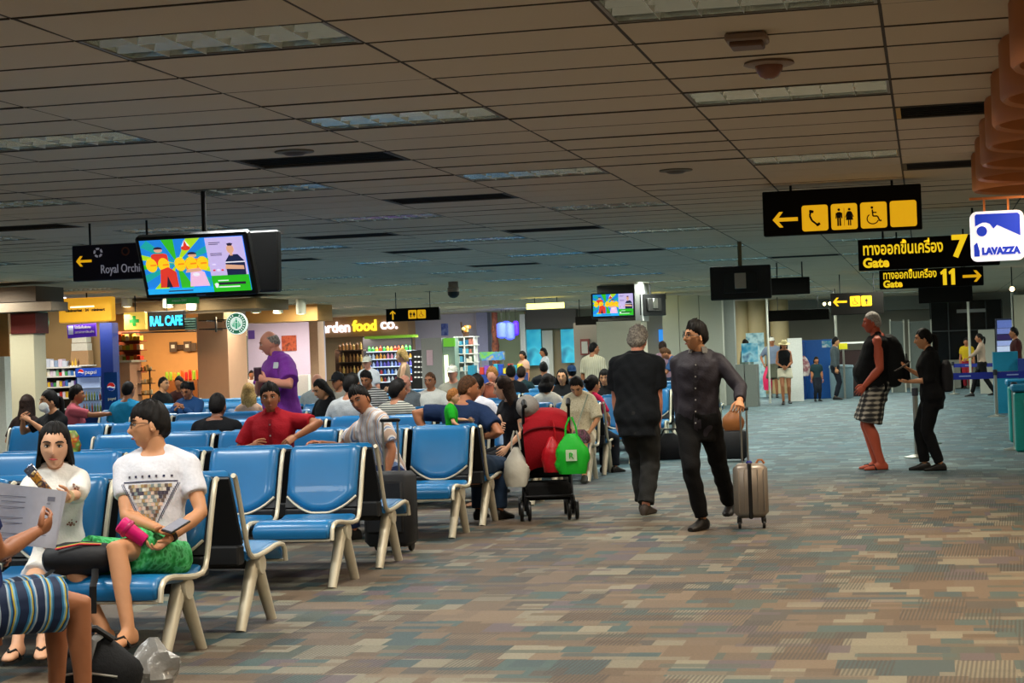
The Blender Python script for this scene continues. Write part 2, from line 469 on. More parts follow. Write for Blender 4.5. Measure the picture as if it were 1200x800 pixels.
# ------------------------------------------------------------------ air slots, detectors, dome cameras
def vent(i, vx, vy):
    j = max(k for k in range(len(YL)) if YL[k] <= vy); cy = (YL[j]+YL[j+1])/2; h = YL[j+1]-YL[j]
    side = 'right-hand wall canopy' if vx > -1 else None
    where = {0: 'nearest one, in front of the second screen light', 1: 'second from the front above the bench ends', 2: 'third from the front above the bench ends',
             3: 'above the middle of the benches', 4: 'far off above the bench ends', 5: 'far off above the middle benches', 6: 'towards the shops',
             7: 'yellow-ended, nearest the copper canopy', 8: 'second one beside the copper canopy', 9: 'near the hanging screen on the left', 10: 'behind the one above the middle benches', 11: 'far off over the aisle'}[i]
    t = thing('air_vent', 'black slotted ceiling air vent, '+where, 'vent', (vx+.6, cy, CEIL), 0, 'ceiling air vents')
    MB().box((0, 0, .05), (1.17, h-.03, .01)).build('backing', m_black, t, smooth=False)
    f = MB()
    for s in (-1, 1):
        f.box((0, s*(h/2-.02), 0.006), (1.18, .03, .012)); f.box((s*.575, 0, .006), (.03, h-.04, .012), 1 if i == 7 and s < 0 else 0)
    f.build('frame', [mat('vent_frame', '#4b4237', .6), mat('vent_yellow', '#c9971c', .5)], t, smooth=False)
    me = bpy.data.meshes.get('vent_slat') or MB().box((0, 0, .02), (1.12, .055, .006), rot=Rx(.5)).mesh('vent_slat', mat('vent_slat', '#1d1a17', .5), False)
    for k in range(5): put('slat', me, t, (0, (k-2)*.098, 0))
for i, (vx, vy) in enumerate(VENT): vent(i, vx, vy)
m_offw = mat('detector_shell', '#8e7461', .5)
t = thing('smoke_detector', 'square smoke detector box on the ceiling near the front right', 'detector', (-.79, 8.85, CEIL))
MB().box((0, 0, -.02), (.2, .2, .04), bev=.01).build('housing', m_offw, t); MB().box((0, 0, -.05), (.16, .16, .03), bev=.008).build('sensor', mat('sensor', '#6c4a33', .5), t)
t = thing('dome_camera', 'half-dome security camera on the ceiling above the aisle', 'camera', (-.76, 9.75, CEIL))
MB().lathe([(.13, 0), (.135, -.012), (.11, -.02)], n=20).build('mounting_ring', m_offw, t)
MB().lathe([(.075, -.015), (.07, -.045), (.05, -.075), (.02, -.09)], n=16).build('dome', mat('dome_shell', '#86543f', .25), t)
p = on_z(531, 330, CEIL)
t = thing('dome_camera', 'small dark dome camera on a stalk over the middle benches', 'camera', (p.x, p.y, CEIL))
MB().lathe([(.1, 0), (.1, -.1), (.12, -.12), (.12, -.2)], n=14).build('stalk', m_offw, t)
MB().lathe([(.12, -.2), (.115, -.26), (.07, -.31), (.02, -.325)], n=14).build('dome', m_black, t)
for px, py, d in ((345, 177, 'in front of the nearest black air vent'), (792, 199, 'beside the aisle lights'), (968, 352, 'by the far signs')):
    p = on_z(px, py, CEIL)
    t = thing('ceiling_speaker', 'small round ceiling fitting '+d, 'ceiling fitting', (p.x, p.y, CEIL))
    MB().lathe([(.14, 0), (.14, -.01), (.1, -.015)], n=18).build('rim', mat('fitting_rim', '#6f6757', .6), t)
    MB().lathe([(.1, -.012), (.06, -.03), (.01, -.034)], n=16).build('cone', mat('fitting_cone', '#4a3a2a', .5), t)

# ------------------------------------------------------------------ signs
m_signb = mat('sign_black', '#100c07', .75, var=.05, spec=.15)
m_yel = mat('sign_yellow', '#e8ac14', .5, emit=.75, var=.04)
m_yelt = mat('sign_yellow_letters', '#f2c81e', .5, emit=.9, var=.04)
m_ink = mat('pictogram_black', '#120d06', .6)
def arrow(s, left=True, w=.30):
    k = -1 if left else 1
    p = [(1, 0), (.46, .62), (.16, .62), (.52, .15), (-1, .15), (-1, -.15), (.52, -.15), (.16, -.62), (.46, -.62)]
    p = [(x*s*k, z*s) for x, z in p]
    return p
def picto(kind, s):
    mb = MB(); o = -.006
    def P(poly): mb.prism([(x*s, z*s) for x, z in poly], .004, M=Matrix.Translation((0, o, 0)))
    def strip(pts, w):
        for (x0, z0), (x1, z1) in zip(pts[:-1], pts[1:]):
            dx, dz = x1-x0, z1-z0; l = math.hypot(dx, dz); nx, nz = -dz/l*w/2, dx/l*w/2
            P([(x0+nx, z0+nz), (x1+nx, z1+nz), (x1-nx, z1-nz), (x0-nx, z0-nz)])
    if kind == 'phone':
        strip([(-.32, .55), (-.42, .2), (-.25, -.2), (.1, -.5), (.32, -.6)], .16)
        strip([(-.45, .6), (-.1, .5)], .22); strip([(.1, -.62), (.4, -.45)], .22)
    if kind in ('man', 'toilets'):
        x = -.42 if kind == 'toilets' else 0
        P(circle(.11, 12, x, .58)); P(rrect(.36, .5, .08, 3, x, .14)); strip([(x-.09, -.1), (x-.09, -.75)], .14); strip([(x+.09, -.1), (x+.09, -.75)], .14)
        strip([(x-.22, .32), (x-.24, -.15)], .09); strip([(x+.22, .32), (x+.24, -.15)], .09)
    if kind == 'toilets':
        x = .42
        P(circle(.11, 12, x, .58)); P([(x-.14, .42), (x+.14, .42), (x+.3, -.3), (x-.3, -.3)]); strip([(x-.08, -.3), (x-.08, -.75)], .1); strip([(x+.08, -.3), (x+.08, -.75)], .1)
        strip([(x-.15, .36), (x-.32, -.08)], .08); strip([(x+.15, .36), (x+.32, -.08)], .08)
        strip([(0, .7), (0, -.75)], .03)
    if kind == 'wheelchair':
        P(circle(.11, 12, -.12, .62)); strip([(-.1, .45), (-.06, -.08), (.3, -.1), (.48, -.5), (.62, -.44)], .12); strip([(-.08, .22), (.24, .2)], .1)
        a = [(-.08+.46*math.cos(R(t)), -.3+.42*math.sin(R(t))) for t in range(125, 352, 18)]; strip(a, .09)
    return mb.mesh('pictogram', m_ink, False)
def hang_sign(name, label, cat, x0, y0, x1, y1, Y, icons=(), thick=.12, mats=None, rods=True, group='hanging signs', rz=0):
    """a box sign hung from the ceiling; its corners lie where those sight lines meet the plane Y"""
    a, b = on_y(x0, y0, Y), on_y(x1, y1, Y)
    W, H = b.x-a.x, a.z-b.z
    t = thing(name, label, cat, ((a.x+b.x)/2, Y, (a.z+b.z)/2), rz, group)
    MB().box((0, thick/2, 0), (W, thick, H), bev=.008).build('panel', mats or m_signb, t, smooth=False)
    top = CEIL-(a.z+b.z)/2
    if rods and top > H/2+.01:
        for s in (-.32, .32): MB().tube([(s*W, thick/2, H/2-.01), (s*W, thick/2, top)], .012, 8).build('hanger_rod', m_black, t)
    return t, W, H
def icon(t, kind, cx, cz, s, tile=True):
    if kind in ('left', 'right', 'up'):
        pl = arrow(s*.5, kind != 'right')
        if kind == 'up': pl = [(z, -x) for x, z in pl]
        MB().prism([(x+cx, z+cz) for x, z in pl], .006, M=Matrix.Translation((0, -.006, 0))).build('arrow', m_yel, t, smooth=False); return
    q = MB().prism(rrect(s, s, s*.1, 4), .008, M=Matrix.Translation((0, -.008, 0))).build('icon_tile', m_yel, t, (cx, 0, cz), smooth=False)
    if kind != 'blank': put('pictogram', picto(kind, s*.47), q, (0, -.005, 0))
# toilets / telephones sign in the foreground
t, W, H = hang_sign('direction_sign', 'black hanging sign with yellow arrow and four icon tiles, largest on the right', 'sign', 893, 225, 1081, 268, 17.3)
s = H*.6
icon(t, 'left', -W/2+.207, -.06, .235)
for k, kd in enumerate(('phone', 'toilets', 'wheelchair', 'blank')): icon(t, kd, -W/2+.484+k*.27, -.06, .242)
THAI = 'ทางออกขึ้นเครื่อง'
t, W, H = hang_sign('gate_sign', 'black hanging gate sign with yellow Thai lettering and number seven', 'sign', 1005, 281, 1172, 310, 21.5)
text('thai_lettering', THAI, .19, m_yelt, t, (-W/2+.05, -.003, .0), width=.9, bold=.004)
text('gate_word', 'Gate', .15, m_yelt, t, (-W/2+.05, -.003, -H/2+.035), bold=.006)
text('gate_number', '7', .34, m_yelt, t, (W/2-.53, -.003, -.06), bold=.014)
t, W, H = hang_sign('gate_sign', 'black hanging gate sign with yellow Thai lettering, number eleven and arrow', 'sign', 1030, 317, 1153, 334, 25.5)
text('thai_lettering', THAI, .15, m_yelt, t, (-W/2+.05, -.003, .01), width=.71, bold=.003)
text('gate_word', 'Gate', .13, m_yelt, t, (-W/2+.05, -.003, -H/2+.025), bold=.005)
nb = MB()
for dx in (-.055, .055): nb.prism([(dx-.022, -.10), (dx+.030, -.10), (dx+.030, .12), (dx+.0, .12), (dx-.055, .075), (dx-.045, .04), (dx-.022, .055)], .006, M=Matrix.Translation((0, -.006, 0)))
nb.build('gate_number', m_yelt, t, (W/2-.46, 0, -.005), smooth=False)
icon(t, 'right', W/2-.15, .0, .25)
t, W, H = hang_sign('direction_sign', 'small black hanging sign with yellow left arrow and two icons, far off by the check-in', 'sign', 973, 344, 1036, 367, 40)
icon(t, 'left', -W/2+.2, .05, .3); icon(t, 'wheelchair', W/2-.6, .05, .22); icon(t, 'man', W/2-.36, .05, .22)
t, W, H = hang_sign('direction_sign', 'black hanging sign with yellow up arrow and two icons beside the food shop letters', 'sign', 452, 362, 515, 374.5, 39)
icon(t, 'up', -W/2+.16, 0, .2); icon(t, 'toilets', .0, 0, .19); icon(t, 'wheelchair', .21, 0, .19)
t, W, H = hang_sign('blank_sign', 'blank dark back of a hanging sign right of the gate signs', 'sign', 1076, 336, 1140, 353, 34)
t, W, H = hang_sign('blank_sign', 'blank dark hanging sign beside the switched-off screen', 'sign', 902, 326, 949, 344, 33)
t, W, H = hang_sign('blank_sign', 'long dark fascia sign above the far check-in desks', 'sign', 898, 364, 972, 374, 56, rods=True)
t, W, H = hang_sign('blank_sign', 'small dark hanging sign left of the pillar screen', 'sign', 674, 371, 701, 380, 50)
t, W, H = hang_sign('lounge_sign', 'dark blue hanging lounge sign with white lettering and gold arrow', 'sign', 84, 288, 190, 325, 17.2, mats=mat('sign_navy', '#15142c', .5))
icon(t, 'left', -W/2+.13, .02, .17)
text('lounge_lettering', 'Royal Orchid', .125, mat('sign_grey_letters', '#a9a9b8', .5, emit=.25), t, (-W/2+.31, -.004, -H/2+.07), width=.47)
def ring_mesh(r0, r1, n=24, dash=False):
    mb = MB()
    for k in range(n):
        if dash and k % 3 == 2: continue
        a, b = 2*PI*k/n, 2*PI*(k+1)/n
        mb.prism([(r0*math.cos(a), r0*math.sin(a)), (r1*math.cos(a), r1*math.sin(a)), (r1*math.cos(b), r1*math.sin(b)), (r0*math.cos(b), r0*math.sin(b))], .004)
    return mb
ring_mesh(.03, .05, 15, True).build('star_ring_emblem', mat('sign_grey_letters', '#a9a9b8'), t, (-W/2+.29, -.006, .1), smooth=False)
ring_mesh(.03, .045, 20).build('flower_emblem', mat('emblem_maroon', '#6e3a2c', .5), t, (.1, -.006, .1), smooth=False)
t, W, H = hang_sign('exit_sign', 'small green emergency exit sign above the cafe', 'sign', 195, 349, 231, 355, 33, mats=mat('exit_green', '#1d7a35', .5, emit=.35))
text('exit_lettering', 'ทางออก EXIT', .07, m_white, t, (-.2, -.004, -.02), width=.3)

# ------------------------------------------------------------------ screens
def screen_art(W, H):
    """the advertisement shown on the screens: coloured panels, rays, ovals and figures"""
    cols = dict(blue='#1f7fd6', green='#35b325', lime='#a6d321', yellow='#f3c81c', orange='#ee8a1a', red='#d8382a', white='#e9e4ee', lav='#c3b2e2', navy='#1b2445', skin='#d9a383', sky='#23a9ec', pink='#eab8d8', dark='#2a2033', teal='#1b9f9a', grass='#2bb41e')
    names = list(cols); mats = [mat('screen_'+k, v, .4, emit=1.0, var=.05) for k, v in cols.items()]
    mb = MB(); lay = [0]
    def P(poly, c, back=0):
        lay[0] += 1
        mb.prism([((x-.5)*W, (z-.5)*H) for x, z in poly], .0008, names.index(c), M=Matrix.Translation((0, -.001-.00035*lay[0], 0)))
    P([(0, 0), (1, 0), (1, 1), (0, 1)], 'blue')
    c = (.33, .55)
    for k in range(12):
        a, b = 2*PI*k/12, 2*PI*(k+.5)/12
        q = []
        for t_ in (a, b):
            x, z = c[0]+math.cos(t_)*.9, c[1]+math.sin(t_)*.9
            q.append((x, z))
        def clip(p):
            f = 1.0
            dx, dz = p[0]-c[0], p[1]-c[1]
            for lim in ((0-c[0])/dx if dx < 0 else (.64-c[0])/dx if dx > 0 else 9, (0.06-c[1])/dz if dz < 0 else (1-c[1])/dz if dz > 0 else 9): f = min(f, lim)
            return (c[0]+dx*f, c[1]+dz*f)
        P([c, clip(q[0]), clip(q[1])], ('green', 'teal', 'lime')[k % 3])
    P([(.40, .86), (.44, .98), (.48, .86)], 'white'); P([(.42, .86), (.44, .98), (.46, .86)], 'red')
    P(circle(.045, 12, .44, .83), 'red')
    for cx, ch in ((.17, .86), (.49, .74)):
        P(rrect(.16, .22, .04, 3, cx, ch-.22), 'red' if cx < .3 else 'orange'); P(circle(.04, 12, cx, ch-.05), 'skin'); P(circle(.045, 9, cx, ch-.03, 0, 180), 'dark')
    for cx in (.08, .20, .36, .47, .58): P([(cx+.055*math.cos(a), .54+.13*math.sin(a)) for a in [2*PI*k/14 for k in range(14)]], 'yellow')
    for cx in (.10, .22, .37, .49, .59): P([(cx-.03, .555), (cx+.03, .56), (cx+.03, .53), (cx-.03, .525)], 'orange')
    P([(.13, .12), (.31, .12), (.31, .4), (.24, .5), (.16, .45)], 'red'); P([(.19, .12), (.25, .12), (.22, .34)], 'dark')
    P([(.42, .12), (.61, .12), (.58, .38), (.5, .44), (.45, .4)], 'pink'); P([(.40, .38), (.56, .40), (.54, .46), (.42, .44)], 'skin'); P(circle(.035, 10, .50, .34), 'white')
    P([(0, 0), (.64, 0), (.64, .1), (0, .1)], 'sky'); P([(.2, .04), (.44, .04), (.44, .06), (.2, .06)], 'dark')
    P([(.64, .3), (1, .3), (1, 1), (.64, 1)], 'lav'); P([(.64, 0), (1, 0), (1, .3), (.64, .3)], 'grass')
    for z, x1 in ((.9, .78), (.87, .76), (.7, .78), (.67, .78), (.5, .7)): P([(.67, z), (x1, z), (x1, z+.012), (.67, z+.012)], 'white' if z < .6 else 'dark')
    for k in range(3): P(rrect(.025, .03, .01, 2, .68+.04*k, .4), ('red', 'white', 'red')[k])
    P([(.80, .3), (.98, .3), (.985, .55), (.93, .68), (.85, .68), (.80, .55)], 'navy'); P([(.79, .42), (.97, .40), (.97, .47), (.80, .5)], 'skin')
    P([(.80, .53), (.985, .53), (.985, .55), (.80, .55)], 'white')
    P([(.868+.036*math.cos(a), .78+.085*math.sin(a)) for a in [2*PI*k/14 for k in range(14)]], 'skin'); P([(.85, .84), (.885, .84), (.9, .88), (.87, .895), (.84, .88)], 'dark'); P([(.855, .66), (.885, .66), (.88, .72), (.86, .72)], 'skin')
    for z, x1, th in ((.2, .8, .016), (.13, .96, .045), (.08, .9, .02)): P([(.70, z), (x1, z), (x1, z+th), (.70, z+th)], 'white' if z != .13 else 'dark')
    P([(.67, .08), (.69, .08), (.70, .15), (.68, .17), (.66, .15)], 'white')
    return mb.mesh('picture', mats, False)
def telly(label, c, W, H, rz, tilt=0, on=True, art=True, pole=True, group='hanging screens', thick=.09):
    t = thing('hanging_screen', label, 'screen', c, rz, group)
    rot = Rx(tilt)
    b = MB().box((0, 0, 0), (W, thick, H), rot=rot, bev=.015).build('casing', m_black, t, smooth=False)
    if on:
        s = MB().box((0, 0, 0), (W*.92, .006, H*.86), 0).build('display', mat('display_glass', '#0a0a12', .2), t, smooth=False)
        s.rotation_euler = (tilt, 0, 0); s.location = rot @ Vector((0, -thick/2, .012))
        put('picture', screen_art(W*.92, H*.86), s, (0, -.003, 0))
        MB().box((0, 0, 0), (.08, .006, .012)).build('maker_badge', mat('badge_grey', '#6e6e74', .4), t, rot @ Vector((0, -thick/2-.002, -H/2+.022)))
    else:
        MB().box((0, 0, 0), (W*.55, .05, H*.6), bev=.01).build('rear_cover', mat('rear_cover', '#1a1916', .6), t, rot @ Vector((0, -thick/2-.02, 0)))
        MB().box((0, 0, 0), (.16, .03, .22), bev=.005).build('wall_mount', m_steel, t, rot @ Vector((0, -thick/2-.05, .03)))
    return t
p = (on_y(170, 275, 14.5)+on_y(310, 342, 14.5))/2
t = telly('large hanging screen on a pole showing a colourful advertisement, left of centre', (p.x-.06, p.y, p.z-.01), 1.02, .56, R(-1), R(22))
MB().tube([(0.02, .12, .1), (.02, .12, CEIL-p.z)], .022, 10).build('ceiling_pole', m_black, t)
MB().box((.02, .19, .02), (.22, .30, .14), bev=.01).build('bracket', m_black, t)
q = telly('second hanging screen back to back with the advertisement screen, only its edge in view', (p.x+.05, p.y+.36, p.z+.01), 1.0, .53, PI-R(1), R(3), on=False)
p = on_y(718.5, 358, 38.5)
t = telly('smaller lit screen high on the white pillar at the far centre', p, .93, .54, R(8), R(-3))
MB().box((0, .6, 0), (.2, 1.15, .14)).build('wall_bracket', m_black, t, smooth=False)
p = on_y(764, 357, 40)
t = telly('thin dark screen seen edge-on right of the white pillar', p, .9, .48, R(60), 0, on=False)
MB().tube([(0, .05, .2), (0, .05, CEIL-p.z)], .025, 8).build('ceiling_pole', m_black, t)
p = on_y(868, 331, 26)
t = telly('switched-off black screen seen from behind, hanging right of centre', p, .86, .48, R(3), R(4), on=False)
MB().tube([(0, 0, .1), (0, 0, CEIL-p.z)], .03, 10).build('ceiling_pole', mat('pole_brass', '#7a6a4c', .4, .6), t)

# ------------------------------------------------------------------ copper drum canopy and the coffee sign on the right
m_cop = mat('copper_drum', '#bd7238', .5, .0, var=.1, scale=5)
m_spot = mat('spot_glow', '#ffe9ff', .3, emit=9)
for k in range(1, 8):
    Y = 7.27+k*1.15
    t = thing('drum_lampshade', f'copper-coloured drum lampshade under the ceiling, {ORD[k-1]} from the front of its row', 'lampshade', (.98, Y, CEIL-.31), 0, 'row of copper drum lampshades')
    MB().lathe([(.56, .31), (.57, .29), (.57, .02), (.555, 0), (.53, .015), (.52, .12)], n=48).build('drum', m_cop, t)
    MB().lathe([(.52, .1), (.2, .11), (.01, .11)], n=32).build('inner_disc', mat('copper_disc', '#8a5530', .5, .2), t)
    for a in (150, 215, 280):
        MB().lathe([(.035, .095), (.03, .07), (.005, .068)], (.34*math.cos(R(a)), .34*math.sin(R(a)), 0), n=10).build('spot_lamp', m_spot if a == 215 else mat('spot_rim', '#d9b7a0', .3, .8), t)
    area_light('canopy_lamp', (.98, Y, CEIL-.30), .5, .5, 16, (1, .66, .36), 165)
p = on_y(1169, 276, 14.6)
t = thing('coffee_sign', 'white lightbox sign with blue emblem and coffee lettering under the copper drums', 'sign', p, R(2))
MB().prism(rrect(.40, .385, .05, 5), .09).build('lightbox', mat('lightbox_white', '#e9eaf2', .4, emit=.75, var=.02), t, smooth=False)
m_cb = mat('coffee_blue', '#1436b8', .4, emit=.65, var=.05)
em = MB(); T0 = Matrix.Translation((0, -.004, 0))
em.prism([(-.15, .07), (-.15, .145), (-.14, .155), (.14, .155), (.155, .14), (.155, -.005), (.0, .075), (-.025, .05), (-.05, .085), (-.075, .095), (-.10, .095)], .004, M=T0)
em.prism([(-.162, -.06), (-.162, -.14), (-.125, -.14), (-.125, -.1), (-.14, -.04)], .004, M=T0)
em.prism(circle(.036, 20, -.105, .035), .004, M=T0)
em.v = [(x*1.11, y, z*1.11) for x, y, z in em.v]
em.build('emblem', m_cb, t, smooth=False)
text('coffee_lettering', 'LAVAZZA', .07, m_cb, t, (-.12, -.004, -.14), width=.29, bold=.006)
for s in (-.09, .09): MB().box((s, .045, .24), (.016, .016, .10)).build('hanger_post', m_cop, t)
MB().box((0.05, .045, .295), (.5, .03, .02)).build('hanger_rail', m_cop, t)
# ------------------------------------------------------------------ rows of beam seats
def vinyl():
    m = mat('blue_vinyl', '#11679c', .33, var=.16, scale=4, spec=.5, coat=.15)
    return m
m_vin = vinyl()
m_seatframe = mat('seat_frame_cream', '#cfc6ae', .4, .25, var=.06)
m_backpanel = mat('perforated_back', '#17181a', .55)
m_beam = mat('beam_grey', '#3a3a38', .5, .4)
PITCH_X = .6
def seat_mesh():
    # profile (y, z): pad with a rolled front edge
    top = [(.33, .455), (.40, .437), (.50, .432), (.62, .440), (.74, .455), (.83, .461), (.89, .452), (.928, .422), (.938, .385), (.930, .345)]
    bot = [(.905, .340), (.88, .362), (.84, .395), (.74, .400), (.62, .390), (.50, .384), (.40, .389), (.33, .41)]
    prof = top+bot
    mb = MB(); w = .264; rings = []
    cy = sum(p[0] for p in prof)/len(prof); cz = sum(p[1] for p in prof)/len(prof)
    for x, k in ((-w, .0), (-w+.006, .55), (-w+.018, .9), (-w+.04, 1), (-.1, 1.06), (.1, 1.06), (w-.04, 1), (w-.018, .9), (w-.006, .55), (w, 0)):
        r = []
        for y_, z_ in prof:
            zz = .415 if True else z_
            r.append(Vector((x, y_+(0 if k > .5 else (cy-y_)*.02), z_+( -(1-k)*.02 if z_ > .405 else (1-k)*.012))))
        rings.append(r)
    mb.loft(rings[::-1])
    return mb.mesh('seat_cushion', m_vin, ang=50)
def back_line(v):
    """centre line of the backrest pad in (y, z), v 0 bottom to 1 top, with a roll over the top"""
    pts = [(.315, .470), (.285, .52), (.262, .58), (.240, .65), (.216, .72), (.192, .79), (.168, .85), (.150, .885), (.128, .900)]
    t = v*(len(pts)-1); i = min(int(t), len(pts)-2); f = t-i
    return Vector((0, pts[i][0]*(1-f)+pts[i+1][0]*f, pts[i][1]*(1-f)+pts[i+1][1]*f))
def back_meshes():
    mb = MB(); rings = []
    nv = 18; w0 = .252
    def half(v, x):   # the lower corners are cut in a wide U
        return v
    nx = 15
    front, rear = [], []
    for i in range(nv+1):
        v = i/nv; fr, rr = [], []
        for j in range(nx+1):
            u = -1+2*j/nx
            x = u*w0
            low = .115*max(0, (abs(u)-.2)/.8)**1.5      # bottom edge rises to the sides
            vv = low/.45+(1-low/.45)*v
            c = back_line(vv); c2 = back_line(min(1, vv+.02)); c1 = back_line(max(0, vv-.02))
            n = (c2-c1).normalized(); nrm = Vector((0, n.z, -n.y))
            e = min(1, (1-abs(u))/.12, v/.10, (1-v)/.08+.25)
            th = .010+.022*math.sqrt(max(0, e))
            fr.append(c+Vector((x, 0, 0))+nrm*th); rr.append(c+Vector((x, 0, 0))-nrm*.014)
        front.append(fr); rear.append(rr)
    vs = [p for r in front for p in r]+[p for r in rear for p in r]; W = nx+1; O = (nv+1)*W; fs = []
    for i in range(nv):
        for j in range(nx):
            a, b, c, d = i*W+j, i*W+j+1, (i+1)*W+j+1, (i+1)*W+j
            fs += [(b, a, d, c), (O+a, O+b, O+c, O+d)]
    for i in range(nv): fs += [(i*W, O+i*W, O+(i+1)*W, (i+1)*W), (i*W+nx, (i+1)*W+nx, O+(i+1)*W+nx, O+i*W+nx)]
    for j in range(nx): fs += [(j, j+1, O+j+1, O+j), (nv*W+j, O+nv*W+j, O+nv*W+j+1, nv*W+j+1)]
    mb.add(vs, fs)
    back = mb.mesh('backrest', m_vin, ang=60)
    tr = MB(); path = []
    for j in range(17):
        u = -1+2*j/16; low = .115*max(0, (abs(u)-.2)/.8)**1.5
        c = back_line(low/.45); path.append(c+Vector((u*w0, .006, -.008)))
    tr.tube(path, .0095, 6)
    pn = MB()
    pn.add([(-.262, .29, .50), (.262, .29, .50), (.262, .118, .885), (-.262, .118, .885), (-.262, .265, .49), (.262, .265, .49), (.262, .098, .875), (-.262, .098, .875)],
           [(0, 1, 2, 3), (5, 4, 7, 6), (0, 4, 5, 1), (3, 2, 6, 7), (0, 3, 7, 4), (1, 5, 6, 2)])
    pn.box((0, .26, .435), (.52, .10, .11), bev=.01)
    return back, tr.mesh('back_trim', m_seatframe), pn.mesh('back_panel', m_backpanel, False)
def frame_mesh():
    path = [(.120, .893), (.145, .880), (.180, .80), (.225, .68), (.262, .57), (.292, .49), (.322, .438), (.37, .412), (.46, .408), (.60, .420), (.74, .438), (.82, .440), (.872, .428), (.90, .398), (.915, .33)]
    return MB().tube([(0, y, z) for y, z in path], .0155, 8, ref=(1, 0, 0)).mesh('side_frame', m_seatframe)
def leg_mesh(s):
    return MB().tube([(0, .535+s*.015, .375), (0, .535+s*.13, .19), (0, .535+s*.245, .012), (0, .535+s*.25, 0)], [.042, .036, .030, .030], 10, ref=(1, 0, 0)).mesh('leg', m_seatframe)
BM = {}
BM['seat'] = seat_mesh(); BM['back'], BM['trim'], BM['panel'] = back_meshes()
BM['frame'] = frame_mesh(); BM['leg-'], BM['leg+'] = leg_mesh(-1), leg_mesh(1)
BM['cap'] = MB().lathe([(.058, -.03), (.06, -.025), (.06, .045), (.055, .052)], rot=Ry(PI/2), n=18).mesh('beam_cap', m_seatframe)
BM['front_rail'] = MB().box((0, .912, .332), (.54, .016, .016), bev=.004).mesh('front_rail', m_seatframe, False)
def bench(label, x_end, mid, n, face, near=True):
    """n seats; x_end is the aisle end; face -1 looks towards the camera (-Y), +1 away"""
    L = n*PITCH_X
    t = thing('seat_bench', label, 'bench', (x_end-L/2, mid, 0), PI if face < 0 else 0, 'rows of blue waiting seats')
    if n not in BM:
        BM[n] = MB().box((0, .535, .365), (L-.12, .10, .07), bev=.01).mesh('beam', m_beam, False)
    b = put('beam', BM[n], t)
    for s in (-1, 1):
        o = put('beam_cap', BM['cap'], b, (s*(L/2-.07), .535, .352), 0 if s > 0 else PI)
        if s < 0: o.location.y = .535
    for i in range(n):
        x = (i-(n-1)/2)*PITCH_X
        put('seat_cushion', BM['seat'], t, (x, 0, 0))
        k = put('backrest', BM['back'], t, (x, 0, 0))
        put('back_trim', BM['trim'], k)
        put('back_panel', BM['panel'], t, (x, 0, 0))
        put('front_rail', BM['front_rail'], t, (x, 0, 0))
        put('side_frame', BM['frame'], t, (x+face*.283, 0, 0))
        if i == (0 if face > 0 else n-1): put('side_frame', BM['frame'], t, (x-face*.283, 0, 0))
    for x in (-(L/2-.07), (L/2-.07)) if n < 6 else (-(L/2-.07), 0, (L/2-.07)):
        put('leg', BM['leg-'], t, (x, 0, 0)); put('leg', BM['leg+'], t, (x, 0, 0))
    return t
ROWS = [6.2, 9.42, 12.36, 15.5, 18.65, 21.8, 24.95, 28.1, 31.25, 34.4]
XE = -3.84
LAY = {1: [3], 2: [5], 3: [6], 4: [5, 5], 5: [5, 5], 6: [5, 5, 3], 7: [5, 5, 5], 8: [5, 5, 5], 9: [5, 5]}
rows_txt = {1: 'nearest row', 2: 'second row back', 3: 'third row back', 4: 'fourth row back', 5: 'fifth row back', 6: 'sixth row back', 7: 'seventh row back', 8: 'eighth row back', 9: 'ninth row back'}
ends = ['at the aisle end', 'in the middle', 'towards the shops']
for r, ns in LAY.items():
    x = XE+(.08 if r == 1 else 0)
    for j, n in enumerate(ns):
        bench(f'blue seat bench with cream frame facing the viewer, {rows_txt[r]}, {ends[j]}', x, ROWS[r], n, -1)
        bench(f'blue seat bench with cream frame facing away, {rows_txt[r]}, {ends[j]}', x, ROWS[r], n, 1)
        x -= n*PITCH_X+.12
bench('blue seat bench under the person with patterned shorts at the left edge', -4.02, 6.45, 2, 1)
# ------------------------------------------------------------------ people
JOBS = []
def skin(name, col): return mat('skin_'+name, col, .48, var=.07, scale=18, spec=.35)
SK = dict(fair=skin('fair', '#d6a27f'), asian=skin('asian', '#c98f66'), tan=skin('tan', '#a86b48'), burnt=skin('burnt', '#c0593f'), brown=skin('brown', '#7d4c33'), pink=skin('pink', '#d28d72'))
def hairm(name, col, col2):
    m = mottled('hair_'+name, [col, col2], 60, .6, 3); m.node_tree.nodes['Principled BSDF'].inputs['Specular IOR Level'].default_value = .16
    return m
HR = dict(black=hairm('black', '#0c0a09', '#1d1815'), dark=hairm('dark', '#1c120c', '#33221a'), brown=hairm('brown', '#3a2415', '#5d3d24'), grey=hairm('grey', '#5b5550', '#a29a8e'), blond=hairm('blond', '#8c6a3c', '#c9a262'), white=hairm('white', '#8f8a85', '#c6c0ba'), ginger=hairm('ginger', '#7a4a22', '#a9703a'))
m_eye = mat('eye_white', '#d8d2ca', .25); m_iris = mat('iris_dark', '#140d09', .15); m_lip = mat('lips', '#a2584c', .45); m_liph = mat('lipstick', '#b03a3a', .4)
def cloth(name, col, rough=.85, bump=.25, var=.15): return mat('cloth_'+name, col, rough, var=var, scale=60, bump=bump, spec=.2)
m_shoe = mat('shoe_black', '#15110f', .45); m_sole = mat('sole_dark', '#0c0b0a', .7)

